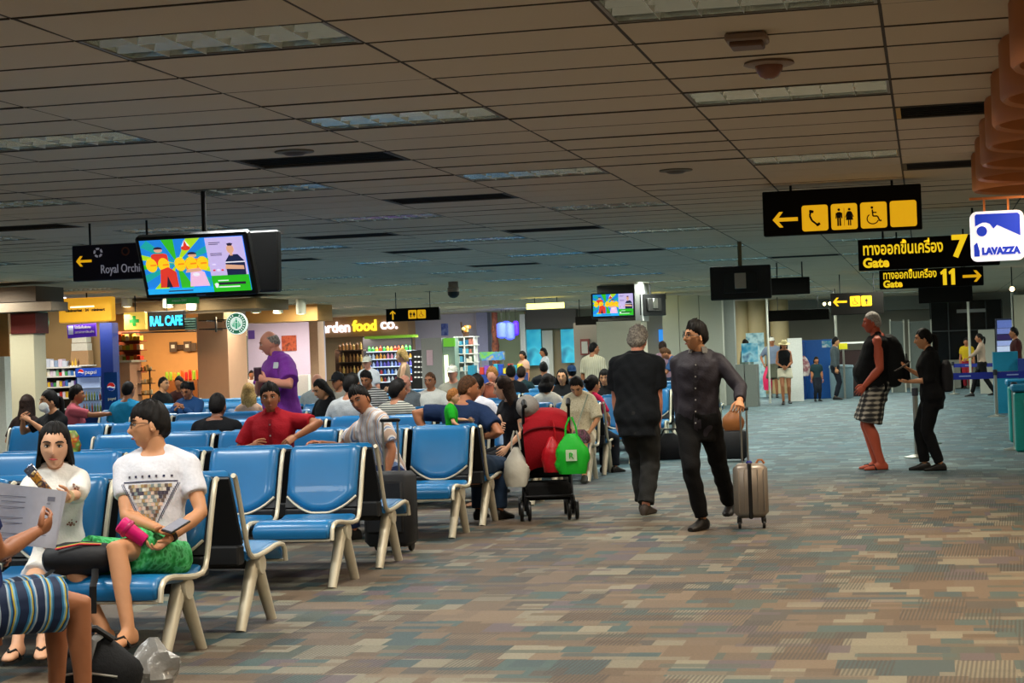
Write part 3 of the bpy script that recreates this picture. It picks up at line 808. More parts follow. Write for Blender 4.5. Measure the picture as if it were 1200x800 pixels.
def ss(a, b, x):
    t = np.clip((x-a)/(b-a), 0, 1); return t*t*(3-2*t)
def head_grid(nu, nv, f=False, s=1.0):
    u = np.linspace(-1, 1, nu, endpoint=False); az = PI*np.sign(u)*np.abs(u)**1.35
    el = np.linspace(-PI/2, PI/2, nv)
    AZ, EL = np.meshgrid(az, el)
    dx, dy, dz = np.sin(AZ)*np.cos(EL), np.cos(AZ)*np.cos(EL), np.sin(EL)
    x, y, z = .0745*dx, .096*dy, .118*dz
    lo = np.clip(-z/.118, 0, 1)
    x = x*(1-.34*lo**1.7)*(1+.05*ss(0, .08, z))
    back = (y < 0)
    y = np.where(back, y*(1-.38*ss(.15, .9, lo)), y*(1-.04*lo))
    y = y+.012*ss(.3, 1, lo)*(y > 0)
    y = np.where(~back, y-.010*ss(.045, .11, z), y)
    g = lambda cx, cz, sx, sz: np.exp(-((x-cx)/sx)**2-((z-cz)/sz)**2)*(dy > .1)
    y = y+.021*g(0, -.027, .0115, .015)+.011*g(0, -.008, .009, .022)+.004*(g(.012, -.034, .009, .008)+g(-.012, -.034, .009, .008))
    y = y-.0085*(g(.031, .006, .017, .012)+g(-.031, .006, .017, .012))+.004*(g(.028, .028, .02, .008)+g(-.028, .028, .02, .008))
    y = y+.0045*g(0, -.060, .02, .005)+.0045*g(0, -.070, .018, .005)-.003*g(0, -.065, .02, .002)+.008*g(0, -.098, .018, .014)
    y = y+.004*(g(.042, -.022, .018, .018)+g(-.042, -.022, .018, .018))
    return np.stack([x, y, z], -1)*s, AZ, EL
def grid_faces(nu, nv):
    return [(i*nu+j, i*nu+(j+1) % nu, (i+1)*nu+(j+1) % nu, (i+1)*nu+j) for i in range(nv-1) for j in range(nu)]
def head_into(mb, T, s, lod, fem):
    nu, nv = (40, 30) if lod > 1 else (28, 20) if lod == 1 else (18, 12)
    G, AZ, EL = head_grid(nu, nv, fem, s)
    pts = [T @ Vector(p) for p in G.reshape(-1, 3)]
    mb.add(pts, [f[::-1] for f in grid_faces(nu, nv)])
    for sd in (-1, 1):
        rot = T.to_3x3() @ Rz(sd*R(-18)) @ Rx(R(-12))
        mb.ball(T @ Vector((sd*.073*s, -.008*s, -.012*s)), (.009*s, .019*s, .031*s), 10 if lod else 6, rot=rot)
        if lod > 1: mb.ball(T @ Vector((sd*.077*s, -.006*s, -.03*s)), (.007*s, .010*s, .012*s), 8, rot=rot)
def hair_mesh(style, s, lod, fem):
    nu, nv = (56, 34) if lod > 1 else (32, 20) if lod == 1 else (20, 12)
    G, AZ, EL = head_grid(nu, nv, fem, s)
    a = np.abs(AZ); z = G[..., 2]/s
    # hairline height by azimuth
    front, temple, side, nape = {'bald': (.2, .2, .2, .2), 'balding': (.14, .10, .0, -.05), 'short': (.062, .030, -.034, -.085), 'crop': (.068, .038, -.030, -.078), 'curly': (.064, .030, -.030, -.085), 'fringe': (.030, .030, -.02, -.075), 'bob': (.045, .03, -.03, -.09), 'long': (.070, .052, -.02, -.1), 'pony': (.066, .040, -.026, -.085)}[style]
    zl = np.interp(a, [0, .75, 1.25, 1.75, 2.2, PI], [front, temple+.02, side+.02 if fem else temple-.005, side, nape+.02, nape])
    zl = zl+.005*np.sin(AZ*19+1)+.004*np.sin(AZ*31)+.003*np.sin(AZ*47+2)
    m = ss(-.010, .006, z-zl)*(.26+.74*ss(-.002, .045, z-zl))
    if style == 'balding': m = m*(1-ss(.045, .075, z))
    th = {'bald': 0, 'balding': .009, 'short': .019, 'crop': .009, 'curly': .030, 'fringe': .022, 'bob': .022, 'long': .016, 'pony': .012}[style]
    n = G/np.linalg.norm(G, axis=-1, keepdims=True)
    top = ss(.03, .1, z)
    amp = th*(.75+.45*top)
    if style == 'curly':
        amp = amp*(1+.35*np.sin(AZ*9+EL*4)*np.sin(EL*11+AZ*3)+.25*np.sin(AZ*17+2)*np.sin(EL*19))
    elif style in ('short', 'fringe', 'crop'):
        amp = amp*(1+.16*np.sin(AZ*13+EL*6)+.12*np.sin(AZ*23-EL*9))
    else: amp = amp*(1+.06*np.sin(AZ*21))
    if style == 'short': amp = amp+.012*np.exp(-((a)/.7)**2)*ss(.06, .1, z)
    off = amp*m-.012*(1-ss(-.012, .004, z-zl))-(.012*ss(.055, .08, z) if style == 'balding' else 0)
    P = G+n*(off*s)[..., None]
    mb = MB(); mb.add([Vector(p) for p in P.reshape(-1, 3)], [f[::-1] for f in grid_faces(nu, nv)])
    return mb
def hair_curtain(mb, s, L, a0, back_y=-.095, widen=1.0, flick=0.0):
    """hair falling from the crown behind the face: thick curtain in kidney sections"""
    rings = []; n = 14
    for i in range(11):
        t = i/10; z = .06-(L+.06)*t
        rx = (.080+.020*min(1, t*2.5))*widen*(1-.25*max(0, t-.7)/.3); ry = .098-.022*t
        cy = -.008-.035*ss(.1, .6, t)+back_y*0
        th = .030*(1-.5*t); aa = R(a0+18*ss(.2, .8, t))
        o = []; ii = []
        for k in range(n):
            a = aa+(2*PI-2*aa)*k/(n-1)
            wob = 1+.05*math.sin(k*2.3+i*.4)
            o.append(Vector((math.sin(a)*rx*wob, cy+math.cos(a)*ry*wob, z))*s)
            ii.append(Vector((math.sin(a)*(rx-th), cy+math.cos(a)*(ry-th), z))*s)
        rings.append(o+ii[::-1])
    mb.loft(rings[::-1])
def hand_into(mb, w, d, n, side, curl=.5, s=1.0, spread=.0, lod=2, grip=None):
    """palm and five fingers; w wrist, d direction, n palm normal, side +1 right hand"""
    d = d.normalized(); n = (n-d*n.dot(d)).normalized(); k = d.cross(n)*side   # k points to the thumb side
    c = .085*s
    rr = [(.0, .024, .019), (.03, .033, .019), (.06, .040, .017), (.088, .040, .014)]
    rings = []
    for t, a, b in rr:
        rings.append([w+d*t*s+k*math.cos(q)*a*s+n*math.sin(q)*b*s for q in [2*PI*j/10 for j in range(10)]])
    mb.loft(rings)
    seg = 7 if lod > 1 else 5
    for i, (l, r) in enumerate(((.072, .0088), (.082, .0092), (.077, .0088), (.060, .0078))):
        b = w+d*(.082-.004*abs(i-1))*s+k*(.030-.0205*i)*s
        dd = (d+k*(.10-.07*i+spread*(1.5-i))).normalized(); p = [b]; r_ = [r*s*1.05]
        ang = curl*(.75+.12*i)
        for j, f in enumerate((.45, .31, .24)):
            dd = (Matrix.Rotation(ang*(.8 if j == 0 else 1.0), 3, k*1.0) @ dd) if (Matrix.Rotation(.1, 3, k) @ d).dot(n) > 0 else (Matrix.Rotation(-ang*(.8 if j == 0 else 1.0), 3, k) @ dd)
            p.append(p[-1]+dd*l*f*s); r_.append(r*s*(1-.1*(j+1)))
        mb.tube(p, r_, seg, round_ends=True)
    b = w+d*.022*s+k*.026*s
    t1 = (d*.62+k*.62+n*.45).normalized(); t2 = (d*.9+k*.15+n*.5*(.4+curl)).normalized()
    mb.tube([b, b+t1*.040*s, b+t1*.040*s+t2*.030*s, b+t1*.040*s+t2*.054*s], [.0145*s, .0115*s, .0102*s, .008*s], seg, round_ends=True)
def ik(a, t, l1, l2, hint):
    d = t-a; L = d.length; L2 = min(max(L, abs(l1-l2)+.02), (l1+l2)*.998)
    d.normalize(); t = a+d*L2
    c = (l1*l1+L2*L2-l2*l2)/(2*l1*L2); h = l1*math.sqrt(max(0, 1-c*c))
    q = hint-d*hint.dot(d)
    if q.length < 1e-4: q = d.orthogonal()
    q.normalize()
    return a+d*l1*c+q*h, t
TORSO_M = [(-.13, .130, .095, 0), (-.07, .158, .112, -.008), (.0, .166, .116, -.006), (.07, .156, .110, .0), (.15, .148, .104, .005), (.24, .158, .110, .006), (.33, .174, .117, .004), (.41, .182, .112, .0), (.465, .168, .092, -.006), (.505, .118, .072, -.010), (.545, .062, .058, -.008)]
TORSO_F = [(-.13, .135, .098, 0), (-.07, .165, .115, -.01), (.0, .166, .112, -.008), (.07, .146, .100, .0), (.15, .130, .092, .004), (.24, .136, .100, .010), (.32, .148, .116, .016), (.40, .152, .100, .006), (.455, .146, .080, -.004), (.50, .098, .062, -.008), (.54, .050, .050, -.006)]
def torso(mb, T, s, fem, g, belly, off=0, z0=-.2, z1=.6, n=18, flare=0):
    prof = TORSO_F if fem else TORSO_M
    rings = []
    zs = [p[0] for p in prof]
    lev = [z for z in zs if z0 < z < z1]
    lev = ([z0] if z0 >= zs[0]-.25 and z0 > -1 else [])+lev+([z1] if z1 < zs[-1] else [])
    for z in lev:
        a = np.interp(z, zs, [p[1] for p in prof])*g+off; b = np.interp(z, zs, [p[2] for p in prof])*(.5+.5*g)+off; cy = np.interp(z, zs, [p[3] for p in prof])
        if z < zs[0]: a += flare*(zs[0]-z)
        bl = belly*math.exp(-((z-.11)/.14)**2)
        ring = []
        for k in range(n):
            q = 2*PI*k/n; c, sn = math.cos(q), math.sin(q)
            e = .86
            x = math.copysign(abs(c)**e, c)*a*(1+.35*bl); y = math.copysign(abs(sn)**e, sn)*b
            if y > 0: y += bl*1.0*(abs(sn))
            ring.append(T @ (Vector((x, y+cy, z))*s))
        rings.append(ring)
    mb.loft(rings)
def remesh_job(obj, base, voxel, smooth, mats, extra=None, wrinkle=0, after=None, dec=None):
    me = base.mesh('shell', mats)
    t = bpy.data.objects.new('shell', me); COL.objects.link(t)
    m = t.modifiers.new('remesh', 'REMESH'); m.mode = 'VOXEL'; m.voxel_size = voxel; m.use_smooth_shade = True
    m = t.modifiers.new('smooth', 'SMOOTH'); m.factor = .5; m.iterations = smooth
    if dec: m = t.modifiers.new('decimate', 'DECIMATE'); m.ratio = dec
    JOBS.append((t, obj, extra, wrinkle, mats, after))
def flush_jobs():
    dg = bpy.context.evaluated_depsgraph_get(); dg.update()
    for t, obj, extra, wr, mats, after in JOBS:
        me = bpy.data.meshes.new_from_object(t.evaluated_get(dg))
        old = t.data
        bpy.data.objects.remove(t); bpy.data.meshes.remove(old)
        if wr:
            n = len(me.vertices); co = np.empty(n*3, np.float32); me.vertices.foreach_get('co', co); co = co.reshape(-1, 3)
            no = np.empty(n*3, np.float32); me.vertex_normals.foreach_get('vector', no); no = no.reshape(-1, 3)
            x, y, z = co.T; ph = rng.uniform(0, 6, 6)
            d = np.sin(38*z+14*x+5*np.sin(9*x+ph[0])+ph[1])*.45+np.sin(26*x-30*z+4*np.sin(14*y+ph[2])+ph[3])*.35+np.sin(60*y+33*z+ph[4])*.25+np.sin(75*z-40*x+ph[5])*.15
            co = co+no*(d*wr)[:, None]; me.vertices.foreach_set('co', co.ravel()); me.update()
        if extra is not None and extra.v:
            e = extra.mesh('extra', mats)
            bm = bmesh.new(); bm.from_mesh(me); bm.from_mesh(e); bm.to_mesh(me); bm.free(); bpy.data.meshes.remove(e)
            me.polygons.foreach_set('use_smooth', [True]*len(me.polygons))
        me.materials.clear()
        for m in (mats if isinstance(mats, (list, tuple)) else [mats]): me.materials.append(m)
        me.name = obj.name
        ph_ = obj.data; obj.data = me; bpy.data.meshes.remove(ph_)
        if after: after(obj)
    JOBS.clear()
def placket(so, T, s, m):
    bvh = BVHTree.FromPolygons([v.co.copy() for v in so.data.vertices], [tuple(p.vertices) for p in so.data.polygons])
    mb = MB(); R3 = T.to_3x3(); row = []
    for k in range(26):
        z = .47-k*.024
        pt = []
        for x in (-.016, .016):
            hit = bvh.ray_cast(T @ (Vector((x, .6, z))*s), R3 @ Vector((0, -1, 0)))
            if hit[0] is None: break
            pt.append(hit[0]+R3 @ Vector((0, .003, 0)))
        if len(pt) < 2: break
        row.append(pt)
    if len(row) < 3: return
    mb.add([q for r in row for q in r], [(2*i, 2*i+2, 2*i+3, 2*i+1) for i in range(len(row)-1)])
    for k in range(2, len(row), 4): c = (row[k][0]+row[k][1])/2; mb.ball(c+R3 @ Vector((0, .002, 0)), .007, 6, 1)
    mb.build('button_placket', [m, mat('button_pale', '#8a8580', .4)], so.parent)
def shoe_into(mb, A, f, s, kind='shoe', th=0.0):
    """shoe or bare foot about ankle A, pointing along f (horizontal), sole at A.z-.085"""
    f = Vector((f.x, f.y, 0)).normalized(); r = Vector((f.y, -f.x, 0)); z0 = A.z-.085*s
    sec = [(-.075, .022, .055), (-.06, .034, .085), (-.02, .037, .105), (.03, .038, .098), (.08, .043, .068), (.13, .047, .050), (.17, .040, .038), (.195, .022, .028)]
    rings = []
    for t, w, h in sec:
        w = (w+th)*s; h = (h+th)*s; ring = []
        for k in range(12):
            q = 2*PI*k/12; c, sn = math.cos(q), math.sin(q)
            zz = h*.5+sn*h*.5 if sn > 0 else h*.5+max(-1, sn*1.6)*h*.5
            ring.append(Vector((A.x, A.y, z0))+f*t*s+r*c*w+Vector((0, 0, zz)))
        rings.append(ring)
    mb.loft(rings)
def person(label, loc, face, H=1.72, fem=False, g=1.0, lod=1, skin='asian', hair=('short', 'black'), pose=None, shirt=None, lower=None, shoes=None, belly=0,
           lean=(0, 0, 0), head=(0, 0, 0), pelvis=None, rh=None, lh=None, rhint=None, lhint=None, rf=None, lf=None, toe=(None, None), curl=(.5, .5), palm=(None, None), sit=True,
           knee=(None, None), group=None, voxel=None, after_shirt=None, hs=1.0, glasses=False, lips=False, kscale=1.0):
    s = H/1.75
    t = thing('person', label, 'person', loc, R(face), group)
    if shoes is None: shoes = ('shoe', m_shoe)
    fx = -1
    if pelvis is None: pelvis = (0, 0, .555) if sit else (0, 0, .955*s)
    PV = Vector(pelvis)
    Rt = Rz(R(lean[2])) @ Ry(R(lean[1])) @ Rx(R(-lean[0]))
    T = Matrix.Translation(PV) @ Rt.to_4x4()
    bw = (.150 if fem else .178)*s*(.6+.4*g)
    sh = {1: T @ Vector((bw, -.004, .445*s)), -1: T @ Vector((-bw, -.004, .445*s))}
    hips = {1: T @ Vector((.090*s, 0, -.04*s)), -1: T @ Vector((-.090*s, 0, -.04*s))}
    Rh = Rt @ Rz(R(head[0])) @ Rx(R(-head[1])) @ Ry(R(head[2]))
    nb = T @ (Vector((0, .0, .525))*s)
    hc = nb+Rt @ (Vector((0, .018, .03))*s)+Rh @ (Vector((0, .022, .105))*s)
    TH = Matrix.Translation(hc) @ Rh.to_4x4()
    hsz = hs*min(1.06, .3+.7*s) if H < 1.4 else hs
    # limbs
    arms, legs = {}, {}
    for sd, tgt, hint in ((1, rh, rhint), (-1, lh, lhint)):
        if tgt is None: tgt = (sd*.17*s, .20*s, PV.z+.10*s) if sit else (sd*(bw+.07*s), .04*s, PV.z-.13*s)
        hint = Vector(hint) if hint else Vector((sd*.7, -.5, -.4))
        e, w = ik(sh[sd], Vector(tgt), .29*s, .255*s, hint)
        arms[sd] = (sh[sd], e, w)
    for sd, tgt, hint in ((1, rf, knee[0]), (-1, lf, knee[1])):
        if tgt is None: tgt = (sd*.11*s, .40*s, .085*s) if sit else (sd*.09*s, -.01, .085*s)
        hint = Vector(hint) if hint else (Vector((sd*.05, 1, 1.2)) if sit else Vector((0, 1, .15)))
        k, a = ik(hips[sd], Vector(tgt), .435*s, .425*s, hint)
        legs[sd] = (hips[sd], k, a)
    # body
    body = MB()
    torso(body, T, s, fem, g, belly, n=16)
    neck = .052 if fem else .060
    body.tube([nb-Rt @ Vector((0, 0, .06*s)), nb, hc-Rh @ (Vector((0, .012, .05))*s), hc], [neck*s*1.15, neck*s, neck*s*.95, neck*s*.8], 12)
    ag = (.84 if fem else 1.0)*(.55+.45*g)
    for sd in (1, -1): body.tube([T @ (Vector((sd*.03, -.012, .52))*s), sh[sd]], [.046*s, .050*ag*s], 10, round_ends=True)
    for sd, (a, e, w) in arms.items():
        m1 = a.lerp(e, .35); m2 = e.lerp(w, .3)
        body.tube([a, m1, a.lerp(e, .75), e, m2, e.lerp(w, .7), w], [x*ag*s for x in (.056, .050, .043, .040, .043, .033, .027)], 10, round_ends=True)
    lg = (.96 if fem else 1.0)*(.5+.5*g)
    for sd, (a, k, f) in legs.items():
        bk = (k-(a+f)/2); bk = -bk.normalized() if bk.length > .01 else Vector((0, -1, 0))
        body.tube([a, a.lerp(k, .4), a.lerp(k, .85), k, k.lerp(f, .3)+bk*.014*s, k.lerp(f, .7), f], [x*lg*s for x in (.090, .080, .060, .054, .056, .042, .037)], 12, round_ends=True)
    tf = {}
    for i, sd in ((0, 1), (1, -1)):
        a, k, f = legs[sd]
        d = toe[i]
        tf[sd] = Vector((d[0], d[1], 0)).normalized() if d else Vector((sd*.14, 1, 0)).normalized()
        if shoes is None or shoes[0] != 'shoe': shoe_into(body, f, tf[sd], s, 'foot', -.004)
    ex = MB()
    head_into(ex, TH, hsz, lod, fem)
    for i, sd in ((0, 1), (1, -1)):
        a, e, w = arms[sd]; d = (w-e).normalized()
        pn = Vector(palm[i]) if palm[i] else Vector((-sd, 0, -.2))
        if abs(pn.normalized().dot(d)) > .95: pn = Vector((0, 0, -1))
        hand_into(ex, w-d*.008*s, d, pn, sd, curl[i], s*(.92 if fem else 1.02), lod=lod)
    sk = SK[skin]
    vx = voxel or (.013 if lod > 1 else .018 if lod == 1 else .026)
    bo = put('body', bpy.data.meshes.new('body'), t)
    remesh_job(bo, body, vx, 3, sk, ex)
    # face pieces
    if lod > 0:
        for sd in (-1, 1):
            ew = MB()
            ew.ball(TH @ Vector((sd*.031*hsz, .0775*hsz, .006*hsz)), (.0150*hsz, .010*hsz, .0068*hsz), 10, 0, TH.to_3x3())
            ew.ball(TH @ Vector((sd*.031*hsz, .0835*hsz, .006*hsz)), (.0068*hsz, .0052*hsz, .0062*hsz), 8, 1, TH.to_3x3())
            ew.tube([TH @ (Vector(p)*hsz) for p in ((sd*.015, .0855, .006), (sd*.024, .0885, .0135), (sd*.036, .087, .0135), (sd*.047, .078, .007))], .0022*hsz, 5, 1)
            ew.build('eye', [m_eye, m_iris], t)
            br = MB().tube([TH @ (Vector(p)*hsz) for p in ((sd*.012, .095, .026), (sd*.028, .0945, .032), (sd*.044, .084, .031), (sd*.054, .073, .025))], [.003*hsz, .0045*hsz, .004*hsz, .002*hsz], 6)
            br.build('eyebrow', HR[hair[1]] if hair[1] not in ('grey', 'white', 'blond') else HR['brown'], t)
        MB().tube([TH @ (Vector(p)*hsz) for p in ((-.024, .083, -.064), (-.011, .0935, -.062), (0, .095, -.0635), (.011, .0935, -.062), (.024, .083, -.064))], [.0016*hsz, .0045*hsz, .005*hsz, .0045*hsz, .0016*hsz], 6).build('lips', m_liph if lips else m_lip, t)
    if glasses:
        gl = MB()
        for sd in (-1, 1):
            c = [Vector((sd*.032+.021*math.cos(q), .098-.25*abs(.021*math.cos(q)*0), .004+.017*math.sin(q))) for q in [2*PI*k/14 for k in range(15)]]
            gl.tube([TH @ (p*hsz) for p in c], .0022*hsz, 5); gl.tube([TH @ (Vector(p)*hsz) for p in ((sd*.053, .097, .008), (sd*.078, .04, .008), (sd*.080, -.01, .002))], .002*hsz, 5)
        gl.tube([TH @ (Vector(p)*hsz) for p in ((-.011, .099, .006), (0, .103, .009), (.011, .099, .006))], .002*hsz, 5)
        gl.build('spectacles', mat('spectacle_frame', '#20180f', .3), t)
    # hair
    st, hc_ = hair[0], hair[1]
    if st != 'bald' and hair[0] is not None:
        base = {'longback': 'long', 'bun': 'pony', 'capped': 'short'}.get(st, st)
        hm = hair_mesh(base, hsz, lod, fem)
        if st in ('long', 'longback'): hair_curtain(hm, hsz, hair[2] if len(hair) > 2 else .26, hair[3] if len(hair) > 3 else 74)
        if st == 'bob': hair_curtain(hm, hsz, .10, 78)
        if st == 'pony': hm.tube([Vector(p)*hsz for p in ((0, -.09, .03), (0, -.125, .02), (0, -.135, -.03), (0, -.125, -.12), (0, -.115, -.2))], [.02*hsz, .026*hsz, .03*hsz, .028*hsz, .012*hsz], 10, round_ends=True)
        if st == 'bun': hm.ball(Vector((0, -.10, .05))*hsz, .034*hsz, 12)
        hm.v = [tuple(TH @ Vector(v)) for v in hm.v]
        hm.build('hair', HR[hc_], t, ang=80)
    if len(hair) > 4 or (hair[-1] in CAPS):
        cp = MB(); k = hsz
        prof = [(.100, .03), (.098, .06), (.088, .095), (.062, .120), (.03, .130), (.004, .132)]
        rings = [[TH @ Vector((r*.84*math.cos(q)*k, r*1.04*math.sin(q)*k-.004, z*k)) for q in [2*PI*j/20 for j in range(20)]] for r, z in prof]
        cp.loft(rings)
        kind = hair[-1]
        dirn = -1 if kind.endswith('_back') else 1
        if 'hat' in kind:
            cp.lathe([(.09*k, .035*k), (.15*k, .022*k), (.152*k, .026*k), (.09*k, .045*k)], n=24); nn = 24*4
            cp.v[-nn:] = [tuple(TH @ Vector(v)) for v in cp.v[-nn:]]
        else:
            vs = []
            for zz in (.036, .030):
                for q in range(9):
                    a = R(-65+130*q/8); vs.append(TH @ Vector((math.sin(a)*.082*k, dirn*(math.cos(a)*.098)*k, zz*k)))
                for q in range(9):
                    a = R(-65+130*q/8); vs.append(TH @ Vector((math.sin(a)*.078*k, dirn*(math.cos(a)*.085+.075*math.cos(a)**.5)*k, (zz-.012)*k)))
            fs = []
            for b, fl in ((0, 1), (18, -1)):
                for q in range(8): fs.append([b+q, b+q+1, b+9+q+1, b+9+q][::fl])
            for q in range(8): fs.append([9+q, 9+q+1, 27+q+1, 27+q])
            cp.add(vs, fs)
        cp.build('hat' if 'hat' in kind else 'cap', CAPS[kind], t)
    # upper garment
    if shirt:
        sm = MB(); hem = shirt.get('hem', -.12); off = shirt.get('off', .014); loose = shirt.get('loose', 0)
        n0 = shirt.get('neck', .540 if shirt.get('collar') else .515)
        gg = g*(1+loose)
        torso(sm, T, s, fem, gg, belly*1.02, off, hem, n0, 18, shirt.get('flare', 0))
        sl = shirt.get('sleeve', .55)
        for sd, (a, e, w) in arms.items():
            if sl > 0 or not fem:
                nk = T @ (Vector((sd*.045, -.012, .515))*s); ao = a+(T.to_3x3() @ Vector((sd*(.0 if sl > 0 else -.035), 0, 0)))*s
                sm.tube([nk, nk.lerp(ao, .5)+T.to_3x3() @ Vector((0, 0, .004)), ao], [(.048+off*.4)*s, (.047+off*.6)*s, (.056*ag+off*(1 if sl > 0 else .2))*s], 12, round_ends=True)
                sm.tube([T @ (Vector((sd*.06, .01, .40))*s), ao-(T.to_3x3() @ Vector((0, 0, .02)))], [.072*s, (.056*ag+off*(.9 if sl > 0 else .1))*s], 12)
            if sl <= 0: continue
            slo = shirt.get('sloose', .016)
            if sl <= 1:
                q = a.lerp(e, sl); sm.tube([a-(e-a)*.02, a.lerp(e, sl*.5), q], [(.060*ag+off*.7)*s, (.054*ag+slo)*s, (.048*ag+slo*1.15)*s], 12)
                pass; a_in = T @ (Vector((sd*bw*.5/s, 0, .43))*s); sm.tube([a_in, a], [.06*s, (.058*ag+off*.6)*s], 10)
            else:
                f = e.lerp(w, min(1, sl-1)); sm.tube([a-(e-a)*.02, a.lerp(e, .5), e, e.lerp(f, .5), f], [(.058*ag+off*.6)*s, (.052*ag+slo)*s, (.046*ag+slo)*s, (.043*ag+slo*.9)*s, (.036*ag+slo*.8)*s], 12, round_ends=False)
                pass; a_in = T @ (Vector((sd*bw*.5/s, 0, .43))*s); sm.tube([a_in, a], [.06*s, (.058*ag+off*.6)*s], 10)
        if sit and shirt.get('lap'):
            for sd, (a, k, f) in legs.items(): sm.tube([a, a.lerp(k, .5), a.lerp(k, shirt['lap'])], [.105*s*lg, .1*s*lg, .085*s*lg+.02], 12)
            sm.tube([hips[1].lerp(hips[-1], .5), legs[1][1].lerp(legs[-1][1], .5).lerp(hips[1].lerp(hips[-1], .5), 1-shirt['lap'])], [.11*s, .08*s], 12)
        name = shirt.get('name', 'shirt')
        so = put(name, bpy.data.meshes.new(name), t)
        remesh_job(so, sm, vx*.95, 3, shirt['mat'], None, shirt.get('wrinkle', .0035), after_shirt)
        if shirt.get('placket'):
            JOBS[-1] = JOBS[-1][:5]+((lambda so, T=T, s=s, m=shirt['placket'], old=after_shirt: (placket(so, T, s, m), old(so) if old else None)),)
        if shirt.get('collar'):
            cm = MB(); rings = []
            for q in range(15):
                a = R(-150+300*q/14); 
                base = Vector((math.sin(a)*.072, math.cos(a)*.064+.004, .522+.018*(1-math.cos(a))*.5))*s
                tip = Vector((math.sin(a)*.088, math.cos(a)*.080+.002, .512+.012*(1-math.cos(a))*.5))*s
                up_ = Vector((math.sin(a)*.060, math.cos(a)*.054+.0, .566+.016*(1-math.cos(a))*.5))*s
                rings.append([T @ base, T @ up_, T @ (up_+Vector((math.sin(a), math.cos(a), 0))*.006*s), T @ (tip+Vector((math.sin(a), math.cos(a), 0))*.012*s)])
            R_ = [[Vector((-0, 0, 0)) for _ in range(4)]]
            # open collar: gap at the front (local +y is the front, so turn the band round)
            rr = []
            for ring in rings: rr.append(ring)
            cm.loft(rr)
            piv = T @ Vector((0, 0, 0))
            # turn by 180 degrees about the trunk axis so the opening faces forward
            ax = Rt @ Vector((0, 0, 1)); Q = Matrix.Rotation(PI, 4, ax)
            cen = T @ (Vector((0, .002, .5))*s)
            cm.v = [tuple(cen+(Q @ (Vector(v)-cen))) for v in cm.v]
            cm.build('collar', shirt.get('collar_mat', shirt['mat']), t)
    if lower:
        lm = MB(); kind = lower['kind']; loose = lower.get('loose', .016)
        torso(lm, T, s, fem, g, belly*.6, .020, -.16 if sit else -.205, lower.get('waist', .03), 16)
        for sd, (a, k, f) in legs.items():
            lm.ball(a, (.100*lg+.012)*s, 12)
            if kind == 'trousers':
                lm.tube([a, a.lerp(k, .45), k, k.lerp(f, .45), k.lerp(f, .96)], [(.096*lg+loose*.5)*s, (.082*lg+loose)*s, (.062*lg+loose)*s, (.056*lg+loose)*s, (.046*lg+loose*1.1)*s], 12)
            elif kind == 'shorts':
                L = lower.get('len', .75); lm.tube([a, a.lerp(k, L*.5), a.lerp(k, L)], [(.096*lg+loose*.5)*s, (.086*lg+loose)*s, (.076*lg+loose*1.7)*s], 14)
            elif kind == 'skirt':
                L = lower.get('len', .8); lm.tube([a, a.lerp(k, L*.5), a.lerp(k, L)], [(.1*lg+loose)*s, (.1*lg+loose)*s, (.09*lg+loose*1.5)*s], 14)
        if kind == 'skirt':
            mid = hips[1].lerp(hips[-1], .5); mk = legs[1][1].lerp(legs[-1][1], .5)
            lm.tube([mid, mid.lerp(mk, lower.get('len', .8))], [.11*s, .09*s], 12, ref=(0, 0, 1))
        nm = lower.get('name', kind)
        lo = put(nm, bpy.data.meshes.new(nm), t)
        remesh_job(lo, lm, vx*.95, 3, lower['mat'], None, lower.get('wrinkle', .0035))
    if shoes:
        for i, sd in ((0, 1), (1, -1)):
            a, k, f = legs[sd]; mb = MB()
            if shoes[0] == 'shoe': shoe_into(mb, f, tf[sd], s, th=.003); mb.build('shoe', shoes[1], t)
            elif shoes[0] == 'flat':
                fwd = tf[sd]; r = Vector((fwd.y, -fwd.x, 0)); z0 = f.z-.085*s
                mb.prism([(x*s, y*s) for x, y in [(.034*math.cos(q)*(1+.25*math.sin(q)), .06+.145*math.sin(q)) for q in [2*PI*j/16 for j in range(16)]]], .014, M=Matrix((( r.x, 0, fwd.x, f.x), (r.y, 0, fwd.y, f.y), (0, 1, 0, z0-.012), (0, 0, 0, 1))))
                mb.tube([Vector((f.x, f.y, z0))+fwd*.06*s+r*.045*s, Vector((f.x, f.y, z0+.055*s))+fwd*.085*s+r*.02*s, Vector((f.x, f.y, z0+.045*s))+fwd*.13*s], .009*s, 6)
                mb.tube([Vector((f.x, f.y, z0))+fwd*.06*s-r*.045*s, Vector((f.x, f.y, z0+.055*s))+fwd*.085*s-r*.02*s, Vector((f.x, f.y, z0+.045*s))+fwd*.13*s], .009*s, 6)
                mb.build('sandal', shoes[1], t)
    return t, dict(arms=arms, legs=legs, T=T, TH=TH, s=s, hsz=hsz)
CAPS = dict(cap_grey=cloth('cap_grey', '#8f8a84'), cap_white=cloth('cap_white', '#d2cdc0'), cap_navy=cloth('cap_navy', '#1c3557'), hat_straw=mat('straw', '#d3c08c', .8, bump=.3), cap_navy_back=cloth('cap_navy', '#1c3557'), cap_dark=cloth('cap_dark', '#17171a'))
# ------------------------------------------------------------------ the people in the picture
def local(loc, face, w):
    d = Vector(w)-Vector(loc); return Rz(-R(face)) @ d
def L_(loc, face, px, py, Y): return tuple(local(loc, face, on_y(px, py, Y)))
m_wtee = cloth('white_tee', '#d9d8de', .9)
m_gshort = mottled('green_print_shorts', ['#0d6b2c', '#1d9a44', '#57c47c', '#0f7a33'], 22)
HOLD = {}
